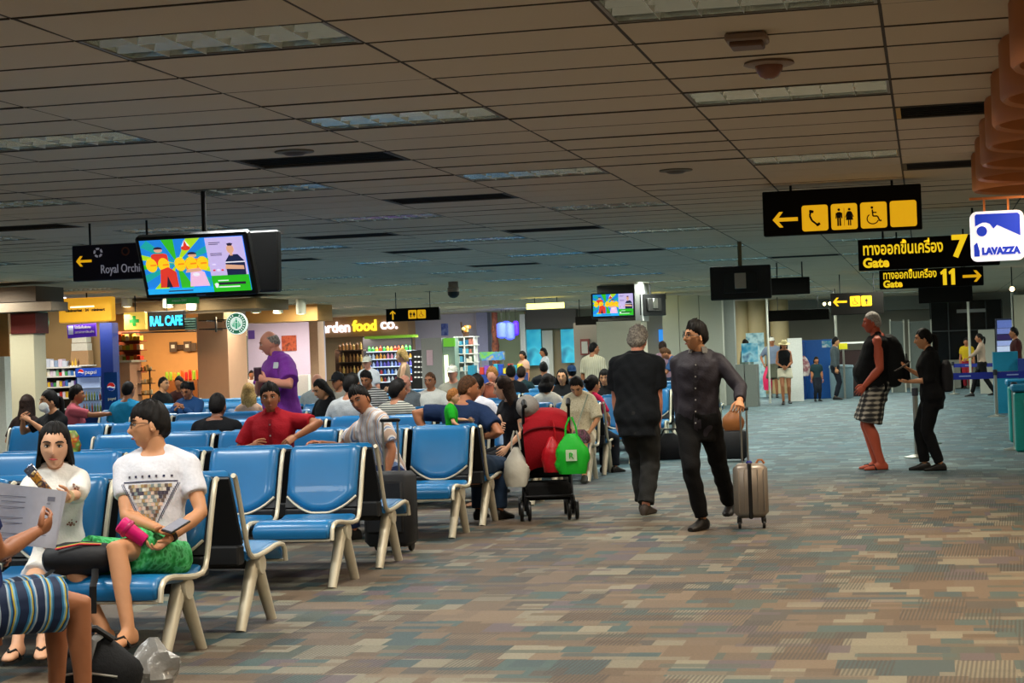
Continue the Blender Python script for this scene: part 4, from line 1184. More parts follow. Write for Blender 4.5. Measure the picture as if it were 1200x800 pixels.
# man in white T-shirt, nearest row
loc, fa = (-3.98, 8.94, 0), 187
Lp = lambda px, py, Y: L_(loc, fa, px, py, Y)
tee = {}
def tee_print(so):
    """printed triangle of small photo squares on the chest, laid on the shirt"""
    bvh = BVHTree.FromPolygons([v.co.copy() for v in so.data.vertices], [tuple(p.vertices) for p in so.data.polygons])
    T = HOLD['tee']['T']; s = HOLD['tee']['s']
    mb = MB(); cols = ['#b7a88c', '#8d6f55', '#cfc4b0', '#6a5a52', '#a98f62', '#d8b9a4', '#4a4350', '#e6ddd0', '#7f8a86']
    mats = [mat('print_'+c[1:], c, .85) for c in cols]+[mat('print_navy', '#23264a', .85)]
    def patch(x, z, w, h, mi):
        q = []
        for dx, dz in ((-w, -h), (w, -h), (w, h), (-w, h)):
            o = T @ (Vector((x+dx, .5, z+dz))*s); d = (T.to_3x3() @ Vector((0, -1, 0)))
            hit = bvh.ray_cast(o, d)
            if hit[0] is None: return
            q.append(hit[0]-d*.0035)
        mb.add(q, [(3, 2, 1, 0)], mi)
    n = 12
    for r in range(n):
        z = .335-r*.0195; wd = .118*(1-r/(n+.5))
        m = max(1, int(wd*2/.018))
        for k in range(m):
            x = -wd+(k+.5)*2*wd/m; patch(x, z, .0085, .009, random.randrange(9))
    for r in range(26):
        z = .345-r*.0105; x = .138*(1-r/26)
        for sd in (-1, 1):
            if sd < 0 or True: patch(sd*(x+.005), z, .0022, .0055, 9)
            if r < 18: patch(sd*(x+.014), z, .0015, .0055, 9)
    for k in range(40): patch(-.14+k*.0072, .358, .0037, .0028, 9)
    for k in range(7): patch(-.115+k*.038, .385, .006, .006, 9 if k % 2 else 6)
    mb.build('printed_triangle', mats, so.parent, smooth=False)
t, HOLD['tee'] = TEE, _ = person('young man in white T-shirt and green shorts seated in the nearest row, head turned left', loc, fa, 1.74, g=.93, lod=2, skin='asian', hair=('fringe', 'black'), lean=(-8, 1, 0), head=(-68, 2, 2),
    pelvis=(0, 0, .545), rh=Lp(186, 619, 8.74), lh=Lp(196, 632, 8.72), rhint=(1, -.2, -.6), lhint=(-1, -.2, -.6), rf=Lp(122, 738, 8.52), lf=Lp(150, 736, 8.44), knee=((1.2, .8, .8), (1.0, .8, 2.0)), toe=((.35, 1), (.2, 1)), curl=(.5, .7), palm=((-.3, .3, 1), (.3, .4, 1)),
    shirt=dict(mat=m_wtee, sleeve=.62, hem=-.13, off=.012, sloose=.014, neck=.50, wrinkle=.004, name='tshirt'), lower=dict(kind='shorts', mat=m_gshort, len=.72, loose=.03), shoes=('flat', m_sole), glasses=True, after_shirt=tee_print)
# woman with the snack bar
loc, fa = (-4.55, 8.98, 0), 196
m_wdress = mat('white_embroidered', '#ddd8cf', .9, var=.06, scale=80, bump=.3)
Lp = lambda px, py, Y: L_(loc, fa, px, py, Y)
def florals(so):
    bvh = BVHTree.FromPolygons([v.co.copy() for v in so.data.vertices], [tuple(p.vertices) for p in so.data.polygons])
    mb = MB(); h = HOLD['snack']
    for px, py in ((91, 571), (84, 612), (52, 640), (36, 676), (70, 690)):
        for k in range(9):
            a = random.uniform(0, 6.28); r = random.uniform(0, 6)
            o = local(loc_s, fa_s, EYE); d = (local(loc_s, fa_s, on_y(px+r*math.cos(a), py+r*math.sin(a), 8.6))-o).normalized()
            hit = bvh.ray_cast(o, d)
            if hit[0] is None: continue
            n = hit[1]; u = n.orthogonal().normalized(); v = n.cross(u); q = .009
            mb.add([hit[0]+n*.003+(u*math.cos(w)+v*math.sin(w))*q*random.uniform(.5, 1) for w in [2*PI*j/5 for j in range(5)]], [(0, 1, 2, 3, 4)], random.randrange(2))
    if mb.v: mb.build('embroidery', [mat('thread_rust', '#8a5a4a', .9), mat('thread_taupe', '#9b8376', .9)], so.parent, smooth=False)
loc_s, fa_s = loc, fa
t, HOLD['snack'] = SNACK, _ = person('young woman with long black hair in white dress eating, nearest row at the left', loc, fa, 1.56, fem=True, g=.95, lod=2, skin='fair', hair=('long', 'black', .30, 62), lean=(-3, 2, 0), head=(6, 6, -4),
    pelvis=(0, 0, .52), rh=Lp(40, 584, 8.58), lh=Lp(78, 582, 8.58), rhint=(.6, .2, -1), lhint=(-.25, .35, -1), rf=Lp(20, 752, 8.3), lf=Lp(48, 752, 8.3), curl=(.9, 1.0), palm=((-.6, .5, .2), (.5, -.6, .2)),
    shirt=dict(mat=m_wdress, sleeve=.98, hem=-.2, off=.016, sloose=.022, lap=.62, flare=.3, name='dress', wrinkle=.005), shoes=('flat', m_sole), lips=True, after_shirt=florals)
# person cut by the left edge
loc, fa = (-3.96, 7.0, 0), -40
Lp = lambda px, py, Y: L_(loc, fa, px, py, Y)
m_pattern = stripes('patterned_shorts', ['#0c2347', '#1d6f9c', '#7fb2cf', '#c9b52b', '#12305e', '#3d88b8', '#a9b9c6', '#0c2347'], 'Y', 2.2, rough=.75, dist=3)
person('person in patterned blue shorts holding papers, cut off by the left edge', loc, fa, 1.74, lod=2, skin='tan', hair=('short', 'black'), lean=(-4, -4, 0), head=(0, 10, 0), pelvis=(0, 0, .545),
    rh=Lp(44, 622, 7.25), lh=(-.22, .16, .72), rhint=(.3, -.6, -.8), rf=(.10, .44, .085), lf=(-.10, .40, .085), curl=(.7, .7), palm=((-.8, .1, .5), None),
    shirt=dict(mat=cloth('edge_navy_tee', '#1f2c5e'), sleeve=.6, hem=-.1), lower=dict(kind='shorts', mat=m_pattern, len=.80, loose=.028), shoes=('shoe', m_shoe))
# red shirt
Y = 15.0
def seat_at(px, py, Y): p = on_y(px, py, Y); return (p.x, p.y, 0)
loc, fa = seat_at(321, 470, Y), 188
Lp = lambda px, py, Y: L_(loc, fa, px, py, Y)
person('man in red shirt seated facing the viewer, third row, arm hung over the seat', loc, fa, 1.74, lod=2, skin='tan', hair=('short', 'black'), lean=(-4, 3, 0), head=(6, 4, 0), lh=Lp(346, 512, 14.82), lhint=(-1, .1, .15), rh=Lp(296, 522, 14.8), rhint=(.7, -.3, -.7), curl=(.5, .55), palm=(None, (.2, -.5, -.8)),
    shirt=dict(mat=cloth('red_shirt', '#a3121f', .8), sleeve=.72, sloose=.020, off=.018, collar=True, placket=cloth('red_placket', '#86101b')), lower=dict(kind='trousers', mat=cloth('dark_trousers', '#1c2029')), shoes=('shoe', m_shoe))
# striped shirt
loc, fa = seat_at(452, 475, 15.05), 132
Lp = lambda px, py, Y: L_(loc, fa, px, py, Y)
m_strp = stripes('striped_shirt', ['#d6d2cf', '#c9a58c', '#dcd8d4', '#6f86b0', '#d9d4d0', '#b59a88'], 'X', 3.2, rough=.85)
person('man in white shirt with thin stripes, seated turned sideways and looking back, third row', loc, fa, 1.72, lod=2, skin='tan', hair=('short', 'black'), lean=(14, 8, 0), head=(34, 2, 6), rh=Lp(374, 519, 14.9), rhint=(.5, -.3, -.6), lh=Lp(452, 560, 14.75), lhint=(-.6, -.6, -.6),
    shirt=dict(mat=m_strp, sleeve=.78, sloose=.028, off=.022, collar=True, wrinkle=.006), lower=dict(kind='trousers', mat=cloth('navy_trousers', '#1a2748')), shoes=('shoe', m_shoe), curl=(.4, .5), palm=((0, 0, -1), None))
# purple shirt
loc, fa = seat_at(331, 420, 17.05), 130
Lp = lambda px, py, Y: L_(loc, fa, px, py, Y)
def tag_patch(so):
    h = HOLD['purple']; p = on_y(325, 428, 16.83)
    bvh = BVHTree.FromPolygons([v.co.copy() for v in so.data.vertices], [tuple(q.vertices) for q in so.data.polygons])
    o = local(lp, fp, EYE); d = (local(lp, fp, p)-o).normalized(); hit = bvh.ray_cast(o, d)
    if hit[0] is None: return
    n = hit[1]; u = Vector((0, 0, 1)).cross(n).normalized(); v = n.cross(u)
    mb = MB()
    for k in (.002, .008):
        mb.add([hit[0]+n*k+u*a+v*b for a, b in ((-.045, -.03), (.045, -.03), (.045, .03), (-.045, .03))], [(0, 1, 2, 3)])
    mb.add([mb.v[i] for i in range(8)], [(0, 4, 5, 1), (1, 5, 6, 2), (2, 6, 7, 3), (3, 7, 4, 0)])
    mb.build('name_sticker', mat('sticker', '#ccd4d0', .6), so.parent, smooth=False)
lp, fp = loc, fa
t, HOLD['purple'] = person('tall bald man in purple shirt standing behind the red-shirted man', loc, fa, 1.87, g=1.1, lod=2, skin='pink', hair=('balding', 'grey'), lean=(5, 0, 0), head=(-26, 10, 0), sit=False, belly=.05,
    rh=Lp(304, 441, 16.86), lh=Lp(311, 445, 16.70), rhint=(.8, -.2, -.7), lhint=(-1, -.3, -.6), curl=(.7, .8), palm=((-.7, .4, .2), (.8, .2, .2)),
    shirt=dict(mat=cloth('purple_shirt', '#7a3494', .8), sleeve=.82, sloose=.034, off=.024, hem=-.24, collar=True, wrinkle=.006), lower=dict(kind='trousers', mat=cloth('grey_trousers', '#4a4a4c')), shoes=('shoe', m_shoe), after_shirt=tag_patch)
# navy father and green toddler
loc, fa = seat_at(543, 470, 16.02), -16
Lp = lambda px, py, Y: L_(loc, fa, px, py, Y)
person('broad man in navy T-shirt seen from behind, seated by the toddler in green', loc, fa, 1.76, g=1.15, lod=2, skin='tan', hair=('crop', 'brown'), lean=(2, 0, 0), head=(-48, 4, 0), lh=Lp(502, 512, 16.05), lhint=(-1, -.4, 0), rh=Lp(566, 512, 16.0), rhint=(1, -.4, -.2),
    shirt=dict(mat=cloth('navy_tee', '#1a2c4d'), sleeve=.7, sloose=.024, off=.016), lower=dict(kind='trousers', mat=cloth('jeans', '#27384f')), shoes=('shoe', m_shoe))
p = on_y(528, 470, 15.62)
loc, fa = (p.x, p.y, .445), -72
person('toddler in bright green T-shirt standing on a seat, looking right', loc, fa, .83, lod=1, skin='fair', hair=('short', 'ginger'), sit=False, hs=.86, head=(-4, 4, 0), pelvis=(0, 0, .40), shirt=dict(mat=cloth('green_tee', '#159a1c'), sleeve=.8, off=.012, hem=-.06), rh=(.12, .10, .42), lh=(-.10, .16, .50), lower=dict(kind='shorts', mat=cloth('kid_shorts', '#3a3f4c')), shoes=('shoe', m_shoe), voxel=.012)
# long-haired woman, stroller side
loc, fa = seat_at(604, 470, 18.15), 138
Lp = lambda px, py, Y: L_(loc, fa, px, py, Y)
person('woman with very long dark hair in black top, face in profile, beside the pushchair', loc, fa, 1.68, fem=True, lod=2, skin='fair', hair=('long', 'dark', .42, 78), lean=(8, 0, 0), head=(-42, 4, 0), rh=Lp(586, 500, 17.75), rhint=(.3, .2, -1), lh=Lp(594, 525, 17.75), lhint=(-.5, -.4, -.8),
    shirt=dict(mat=cloth('black_top', '#101014'), sleeve=.5, hem=-.14), lower=dict(kind='trousers', mat=cloth('black_leggings', '#131316')), shoes=('flat', m_sole))
# cream blouse woman
loc, fa = seat_at(680, 470, 21.28), 178
Lp = lambda px, py, Y: L_(loc, fa, px, py, Y)
m_crm = mottled('cream_lace', ['#c9bc98', '#ded3b4', '#b5a680'], 70)
person('woman in cream blouse and shorts looking down at her lap, end of the fifth row', loc, fa, 1.60, fem=True, g=1.05, lod=2, skin='asian', hair=('pony', 'black'), lean=(8, 0, 0), head=(0, 30, 0), rh=Lp(671, 506, 20.98), lh=Lp(690, 507, 20.98), rhint=(.9, -.2, -.8), lhint=(-.9, -.2, -.8), rf=(.10, .40, .085), lf=(-.12, .44, .085),
    shirt=dict(mat=m_crm, sleeve=.95, sloose=.035, off=.022, hem=-.14), lower=dict(kind='shorts', mat=cloth('cream_shorts', '#d8cdb4'), len=.6, loose=.03), shoes=('shoe', cloth('dark_trainer', '#23261f', .6)))
# grey-haired man from behind
loc, fa = (-2.62, 16.68, 0), -6
Lp = lambda px, py, Y: L_(loc, fa, px, py, Y)
person('grey curly-haired man in black polo and dark trousers walking away in the aisle', loc, fa, 1.77, g=1.14, lod=2, skin='pink', hair=('curly', 'grey'), sit=False, lean=(4, 0, 0), head=(-4, 8, 0), pelvis=(0, 0, .935), rh=Lp(772, 500, 16.75), lh=Lp(724, 498, 16.9), rhint=(.5, -1, -.2), lhint=(-.5, -1, -.2),
    rf=(.06, -.05, .087), lf=(-.03, .20, .087), curl=(.35, .35), shirt=dict(mat=cloth('black_polo', '#15181c', .85), sleeve=.80, sloose=.030, off=.024, hem=-.22, collar=True, loose=.05, wrinkle=.006, name='polo_shirt'), lower=dict(kind='trousers', mat=cloth('charcoal_trousers', '#2b2b2a', .85), loose=.024, wrinkle=.007), shoes=('shoe', mat('walking_shoe', '#3a2f27', .6)))
# man with the suitcase
loc, fa = (-1.88, 15.25, 0), 170
Lp = lambda px, py, Y: L_(loc, fa, px, py, Y)
person('man in dark shirt and black trousers with hand on silver suitcase, looking left', loc, fa, 1.76, g=1.0, lod=2, skin='asian', hair=('short', 'black'), sit=False, lean=(-1, -2, 6), head=(-52, 0, 0), pelvis=(0, 0, .945), lh=Lp(867, 471, 14.92), lhint=(-1, -.3, -1), rh=Lp(799, 503, 15.3), rhint=(.5, -1, -.1), curl=(.35, 1.1), palm=(None, (.2, .3, -1)),
    rf=tuple(local(loc, fa, on_z(823, 608, .09))), lf=tuple(local(loc, fa, (on_z(857, 599, .10)))), toe=((.25, 1), (-.15, 1)), glasses=True,
    shirt=dict(mat=cloth('dark_shirt', '#2b272e', .6), sleeve=1.85, sloose=.014, off=.016, hem=-.19, collar=True, placket=cloth('dark_placket', '#2c282d', .7), collar_mat=cloth('grey_collar', '#66635f'), loose=.03, wrinkle=.006), lower=dict(kind='trousers', mat=cloth('black_trousers', '#0b0b0c', .85), loose=.014, wrinkle=.006), shoes=('shoe', m_shoe))
# queue on the right
loc, fa = (-.60, 22.10, 0), 92
Lp = lambda px, py, Y: L_(loc, fa, px, py, Y)
m_plaid = stripes('plaid_shorts', ['#b9b0a0', '#6d675f', '#2c2a2b', '#1c1b1e'], 'X', 5.5, plaid=True)
person('big sunburnt man in black vest and checked shorts wearing a rucksack', loc, fa, 1.89, g=1.36, hs=1.06, lod=2, skin='burnt', hair=('crop', 'white'), sit=False, belly=.115, lean=(-3, 0, 0), head=(4, 6, 0), lh=Lp(1013, 452, 21.85), lhint=(-.3, -1, 0), rh=(.27, .02, .84), curl=(.5, .5),
    rf=(.09, .03, .092), lf=(-.09, -.03, .092), shirt=dict(mat=cloth('black_vest', '#0d0d0f', .85), sleeve=0, off=.018, hem=-.12, name='vest'), lower=dict(kind='shorts', mat=m_plaid, len=.92, loose=.036), shoes=('flat', m_sole))
loc, fa = (.04, 21.76, 0), 94
Lp = lambda px, py, Y: L_(loc, fa, px, py, Y)
person('woman dressed all in black with dark ponytail, holding out papers, facing the rucksack man', loc, fa, 1.66, fem=True, g=1.25, lod=2, skin='asian', hair=('pony', 'black'), sit=False, lean=(2, 0, 0), head=(0, 4, 0), lh=Lp(1066, 447, 21.65), rh=Lp(1066, 433, 21.85), lhint=(-.2, -.9, -.6), rhint=(.2, -.9, -.6), curl=(.35, .35), palm=((0, 0, 1), (0, 0, 1)),
    rf=(.09, .10, .082), lf=(-.08, -.06, .082), shirt=dict(mat=cloth('black_blouse', '#0e0e10', .85), sleeve=1.35, sloose=.03, off=.022, hem=-.2, loose=.04), lower=dict(kind='trousers', mat=cloth('black_slim', '#0b0b0d', .8), loose=.014), shoes=('shoe', m_shoe))

def wrist_band(hold, owner, sd, name, m, m2=None):
    a, e, w = HOLD[hold]['arms'][sd]; d = (w-e).normalized(); c = w-d*.035
    o = MB().tube([c-d*.010, c+d*.010], .0335, 14).build(name, m, owner)
    if m2:
        n = Vector((0, 1, .4)); n = (n-d*n.dot(d)).normalized(); MB().tube([c+n*.030, c+n*.042], .016, 12).build('watch_face', m2, o)
wrist_band('tee', TEE, -1, 'wristwatch', mat('watch_strap', '#1a1512', .5), mat('watch_gold', '#b08a3a', .3, .8))
wrist_band('snack', SNACK, -1, 'bracelet', mat('bracelet_cream', '#c9b48a', .6))
# ---- the crowd on the seats and around the shops
def C(n, col): return cloth(n, col)
def crowd(label, px, py, Y, fa, sit=True, **k):
    p = on_y(px, py, Y)
    H = 1.75*(p.z-.555)/.79 if sit else p.z*.995
    H = min(1.92, max(1.42 if sit else .9, H))
    k.setdefault('lod', 1 if Y < 26 else 0)
    pelv = None
    person(label, (p.x, Y, k.pop('z', 0)), fa, H, sit=sit, pelvis=(0, 0, p.z-.79*H/1.75) if sit else None, **k)
def sh(col_name, col, **k): return dict(mat=C(col_name, col), **k)
trs = lambda: dict(kind='trousers', mat=cloth('dark_trousers', '#1c2029'))
jns = lambda: dict(kind='trousers', mat=cloth('jeans', '#27384f'))
crowd('woman with long loose brown hair seen from behind at the far left', 30, 464, 19.15, 0, fem=True, hair=('long', 'dark', .34, 60), skin='asian', shirt=sh('brown_top', '#2a1c18', sleeve=.8), lower=trs())
crowd('woman in black T-shirt lifting a white cup, far left', 62, 456, 18.15, 152, fem=True, g=1.15, hair=('pony', 'black'), skin='asian', head=(-18, 4, 0), shirt=sh('black_tee', '#131315', sleeve=.7), lower=trs(), rh=(.13, .30, 1.02), lh=(-.02, .33, 1.0), rhint=(.8, -.2, -.8), lhint=(-.8, .2, -.8))
crowd('man in pink shirt in profile with an arm along the seat backs', 86, 452, 22.3, -70, hair=('short', 'black'), skin='tan', shirt=sh('pink_shirt', '#b45560', sleeve=.8), lower=jns(), rh=(.2, .5, .93), lh=(-.2, .3, .7))
crowd('man in turquoise T-shirt seen from behind before the snack bar', 148, 446, 22.3, -12, hair=('crop', 'black'), skin='tan', g=1.1, shirt=sh('turquoise_tee', '#1d87b4', sleeve=.7), lower=jns())
crowd('man in dark T-shirt seated in profile at the cafe', 189, 441, 29.0, -100, hair=('crop', 'black'), skin='asian', shirt=sh('black_tee', '#131315', sleeve=.7), lower=trs(), lod=1)
crowd('man in dark red shirt at the cafe table, half hidden', 211, 441, 31, 175, hair=('short', 'black'), skin='tan', shirt=sh('maroon_shirt', '#401a18', sleeve=.8), lower=trs())
crowd('man in blue jacket looking at his phone before the cafe', 221, 446, 24.45, 172, hair=('short', 'black'), skin='tan', head=(6, 22, 0), shirt=sh('blue_jacket', '#1c3f6b', sleeve=1.9), lower=jns(), rh=(.05, .28, .92), lh=(-.04, .26, .94))
crowd('heavy man in black shirt with shaved dark hair seen from behind', 253, 462, 16.02, 0, hair=('crop', 'black'), skin='brown', g=1.35, lod=2, shirt=sh('black_shirt', '#0f0f12', sleeve=.8), lower=trs())
crowd('blond woman with hair down seen from behind by the coffee shop', 291, 450, 22.3, 18, fem=True, hair=('long', 'blond', .2, 60), skin='fair', shirt=sh('peach_top', '#c09a80', sleeve=0), lower=jns())
crowd('dark-haired person in white inside the coffee shop doorway', 295, 434, 42, 190, sit=False, hair=('short', 'black'), skin='tan', shirt=sh('white_shirt', '#cfcdd2', sleeve=1.9), lower=trs())
crowd('bald man in pale grey shirt seen from behind, beyond the purple shirt', 370, 437, 25.4, -10, hair=('bald', 'grey'), skin='pink', shirt=sh('pale_grey', '#9aa09f', sleeve=.8), lower=jns())
crowd('woman in black with long hair looking down beside the man in grey and white', 382, 442, 21.3, 150, fem=True, hair=('long', 'black', .24, 70), skin='asian', head=(-10, 24, 0), shirt=sh('black_tee', '#131315', sleeve=.6), lower=trs())
crowd('man in dark cap seated behind the woman in black', 398, 436, 24.6, 150, hair=('short', 'black', 0, 0, 'cap_dark'), skin='tan', shirt=sh('stone_shirt', '#8a8478', sleeve=.8), lower=jns())
crowd('man in white and grey T-shirt seen from behind, dark hair', 409, 438, 19.15, -14, hair=('short', 'black'), skin='tan', head=(-22, 0, 0), g=1.1, shirt=sh('whitegrey_tee', '#b4b5b4', sleeve=.75), lower=jns())
crowd('man in black and white striped shirt looking down at something', 431, 432, 24.5, 176, hair=('short', 'black'), skin='tan', head=(0, 18, 0), shirt=dict(mat=stripes('bw_stripes', ['#17171a', '#b9b6b0'], 'Z', 10), sleeve=.8), lower=trs())
crowd('man in white cap and white shirt standing by the food shop', 431, 417, 33, 170, sit=False, hair=('short', 'grey', 0, 0, 'cap_white'), skin='pink', shirt=sh('white_shirt', '#cfcdd2', sleeve=.8), lower=jns())
crowd('blond woman in taupe top standing in profile before the drinks shelf', 473, 408, 31.5, 100, sit=False, fem=True, hair=('bob', 'blond'), skin='fair', lod=1, shirt=sh('taupe_top', '#8f7d68', sleeve=0), lower=jns(), rh=(.1, .3, 1.0), lh=(-.1, .25, 1.0))
crowd('man in thin striped T-shirt seen from behind left of the toddler', 463, 446, 19.15, -8, hair=('short', 'black'), skin='tan', head=(-40, 0, 0), shirt=dict(mat=stripes('fine_stripes', ['#3a3c3a', '#b8b5a6'], 'Z', 13), sleeve=.8), lower=jns())
crowd('bald man in grey shirt facing the viewer beside the striped T-shirt', 476, 438, 24.5, 178, hair=('balding', 'grey'), skin='pink', shirt=sh('mid_grey', '#62686b', sleeve=.8), lower=jns(), head=(0, 14, 0))
crowd('man in white polo shirt with hands clasped facing the viewer', 505, 436, 24.5, 172, hair=('crop', 'brown'), skin='tan', shirt=sh('white_polo', '#d2d0c6', sleeve=.75), lower=trs())
crowd('man in pale cap seated beyond the toddler', 531, 427, 27.6, 170, hair=('short', 'grey', 0, 0, 'cap_white'), skin='pink', shirt=sh('stone_shirt', '#8a8478', sleeve=.8), lower=jns())
crowd('dark-haired man in white shirt seen from behind, right of the toddler', 556, 440, 19.15, -8, hair=('short', 'black'), skin='tan', head=(-20, 0, 0), shirt=sh('white_shirt', '#cfcdd2', sleeve=1.6), lower=jns())
crowd('red-haired woman holding a hand to her face, middle distance', 577, 431, 27.6, 178, fem=True, hair=('curly', 'ginger'), skin='pink', shirt=sh('rust_top', '#8c4a35', sleeve=.7), lower=jns(), rh=(.05, .2, 1.08))
crowd('dark-haired person in dark jacket seen from behind, near the goods stall', 598, 428, 29.0, 5, hair=('short', 'black'), skin='tan', shirt=sh('dark_jacket', '#1c1c20', sleeve=1.8), lower=trs())
crowd('second dark-haired person seen from behind at the goods stall', 610, 430, 32.0, -5, hair=('short', 'dark'), skin='tan', shirt=sh('dark_teal', '#1c3236', sleeve=.8), lower=trs())
crowd('woman in white blouse with short dark hair seen from behind', 640, 440, 22.3, 10, fem=True, g=1.1, hair=('bob', 'black'), skin='asian', head=(-30, 6, 0), shirt=sh('white_blouse', '#d5d2c4', sleeve=.8, off=.02), lower=trs())
crowd('long-haired woman in black facing the viewer behind the cream blouse', 659, 433, 27.7, 180, fem=True, hair=('long', 'black', .3, 66), skin='asian', lod=1, shirt=sh('black_tee', '#131315', sleeve=.7), lower=trs())
crowd('man in dark blue cap, turned away, beyond the cream blouse', 670, 428, 31.9, 20, hair=('short', 'black', 0, 0, 'cap_navy_back'), skin='tan', shirt=sh('slate_shirt', '#46525e', sleeve=.8), lower=trs())
crowd('man in cream striped shirt standing with his back turned, left of the pillar', 694, 400, 33, -14, sit=False, hair=('crop', 'black'), skin='tan', head=(-40, 0, 0), lod=1, shirt=dict(mat=stripes('cream_stripes', ['#b9ae90', '#d2c9ad'], 'X', 9), sleeve=.8, hem=-.2), lower=trs())
crowd('woman in fuchsia top with black hair tied back, seen from behind', 692, 441, 22.3, -26, fem=True, hair=('bun', 'black'), skin='asian', head=(-18, 0, 0), shirt=sh('fuchsia', '#c21f4c', sleeve=.8), lower=trs())
crowd('dark-haired woman in black facing the viewer next to the fuchsia top', 709, 434, 27.6, 178, fem=True, hair=('bob', 'black'), skin='asian', lod=1, head=(0, 6, 0), shirt=sh('black_tee', '#131315', sleeve=.7), lower=trs())
crowd('man in mauve shirt standing with his back turned, behind the black polo', 776, 399, 37, 6, sit=False, hair=('short', 'dark'), skin='tan', lean=(6, 0, 0), shirt=sh('mauve_shirt', '#8d6f7c', sleeve=.8, hem=-.2), lower=jns())
crowd('man in blue T-shirt bending forward with outstretched arms', 797, 401, 36.5, 100, sit=False, hair=('short', 'brown'), skin='tan', lean=(22, 0, 0), head=(0, 18, 0), shirt=sh('denim_tee', '#2f4e78', sleeve=.8), lower=trs(), rh=(.1, .5, .95), lh=(-.1, .48, .92))
crowd('dark-haired woman half hidden behind the man with the suitcase', 812, 404, 38, 200, sit=False, fem=True, hair=('long', 'dark', .2, 66), skin='tan', shirt=sh('brown_top', '#2a1c18', sleeve=.8), lower=trs())
crowd('woman in white seated at the far counter under the blue lanterns', 613, 411, 49, 150, sit=False, fem=True, hair=('bob', 'black'), skin='tan', shirt=sh('flower_top', '#b98f78', sleeve=.7), lower=trs())
crowd('person in white shirt by the turquoise posters', 638, 407, 51, 110, sit=False, hair=('bob', 'black'), skin='tan', shirt=sh('white_shirt', '#cfcdd2', sleeve=.8), lower=trs())
crowd('small dark-haired person seated before the turquoise posters', 637, 424, 35.0, 20, hair=('short', 'black'), skin='tan', shirt=sh('dark_jacket', '#1c1c20', sleeve=1.8), lower=trs())
# check-in side
p = on_z(921, 474, 0)
loc, fa = (p.x, p.y, 0), 186
person('woman in straw hat, black vest and cream shorts walking towards the viewer', loc, fa, 1.68, fem=True, g=1.05, lod=1, skin='tan', hair=('long', 'dark', .2, 76, 'hat_straw'), sit=False, head=(10, 12, 0), rh=(.06, .22, .98), lh=(-.05, .22, .96), rf=(.06, .1, .085), lf=(-.1, -.12, .1), shirt=sh('black_vest', '#0d0d0f', sleeve=0, hem=-.05), lower=dict(kind='shorts', mat=cloth('cream_shorts', '#d8cdb4'), len=.5, loose=.03), shoes=('shoe', m_shoe))
p = on_z(907, 466, 0)
person('man in grey shirt and white cap walking behind the straw-hatted woman', (p.x, p.y, 0), 178, 1.80, lod=0, skin='tan', hair=('short', 'dark', 0, 0, 'cap_white'), sit=False, shirt=sh('bluegrey_shirt', '#6c7688', sleeve=.8, hem=-.2), lower=dict(kind='shorts', mat=cloth('olive_shorts', '#4b4c3e'), len=.9, loose=.04), shoes=('shoe', m_shoe), rh=(.26, .1, 1.0))
p = on_y(941, 440, 50.5)
person('short dark-haired person behind the straw-hatted woman with a pale rucksack', (p.x-.2, p.y, 0), 185, 1.5, fem=True, lod=0, skin='tan', hair=('bob', 'black'), sit=False, shirt=sh('coral_top', '#b0505a', sleeve=.8), lower=trs(), shoes=('shoe', m_shoe))
def stander(label, px, pyfoot, H, fa, Y=None, **k):
    p = on_y(px, 440, Y) if Y else on_z(px, pyfoot, 0); k.setdefault('lod', 0)
    if p.y > 57.5: p = on_y(px, 440, 57.5+.02*(px % 40))
    person(label, (p.x, p.y, 0), fa, H, sit=False, **k)
stander('man in grey-green shirt at the self-service kiosk', 876, 450, 1.72, 60, Y=49, hair=('short', 'black'), skin='tan', shirt=sh('sage_shirt', '#66776f', sleeve=1.8), lower=trs())
stander('person in grey hooded top before the blue booth', 979, 452, 1.70, -90, Y=50.5, hair=('short', 'black'), skin='asian', shirt=sh('grey_hoodie', '#4c5558', sleeve=1.8), lower=trs())
stander('child in dark clothes by the steel queue post', 957, 452, 1.18, 200, Y=49.5, hair=('bob', 'black'), skin='tan', shirt=sh('dark_teal', '#1c3236', sleeve=.8), lower=trs())
stander('woman in cream blouse and black trousers striding behind the blue belt', 1151, 446, 1.66, 90, Y=49, fem=True, hair=('pony', 'black'), skin='tan', shirt=sh('blush_blouse', '#b39a86', sleeve=1.5), lower=dict(kind='trousers', mat=cloth('black_slim', '#0b0b0d')), rf=(.09, .28, .085), lf=(-.09, -.30, .12), lh=(-.1, .38, 1.0))
stander('person in yellow and red top at the far right desks', 1134, 446, 1.55, 170, hair=('short', 'black'), skin='tan', shirt=sh('yellow_top', '#c2a01c', sleeve=.7), lower=dict(kind='trousers', mat=cloth('red_trousers', '#8c1f2a')))
stander('person in dark red jacket at the right edge behind the turquoise desk', 1192, 452, 1.74, 100, Y=42, hair=('short', 'black'), skin='tan', shirt=sh('maroon_shirt', '#401a18', sleeve=1.8), lower=trs())
flush_jobs()
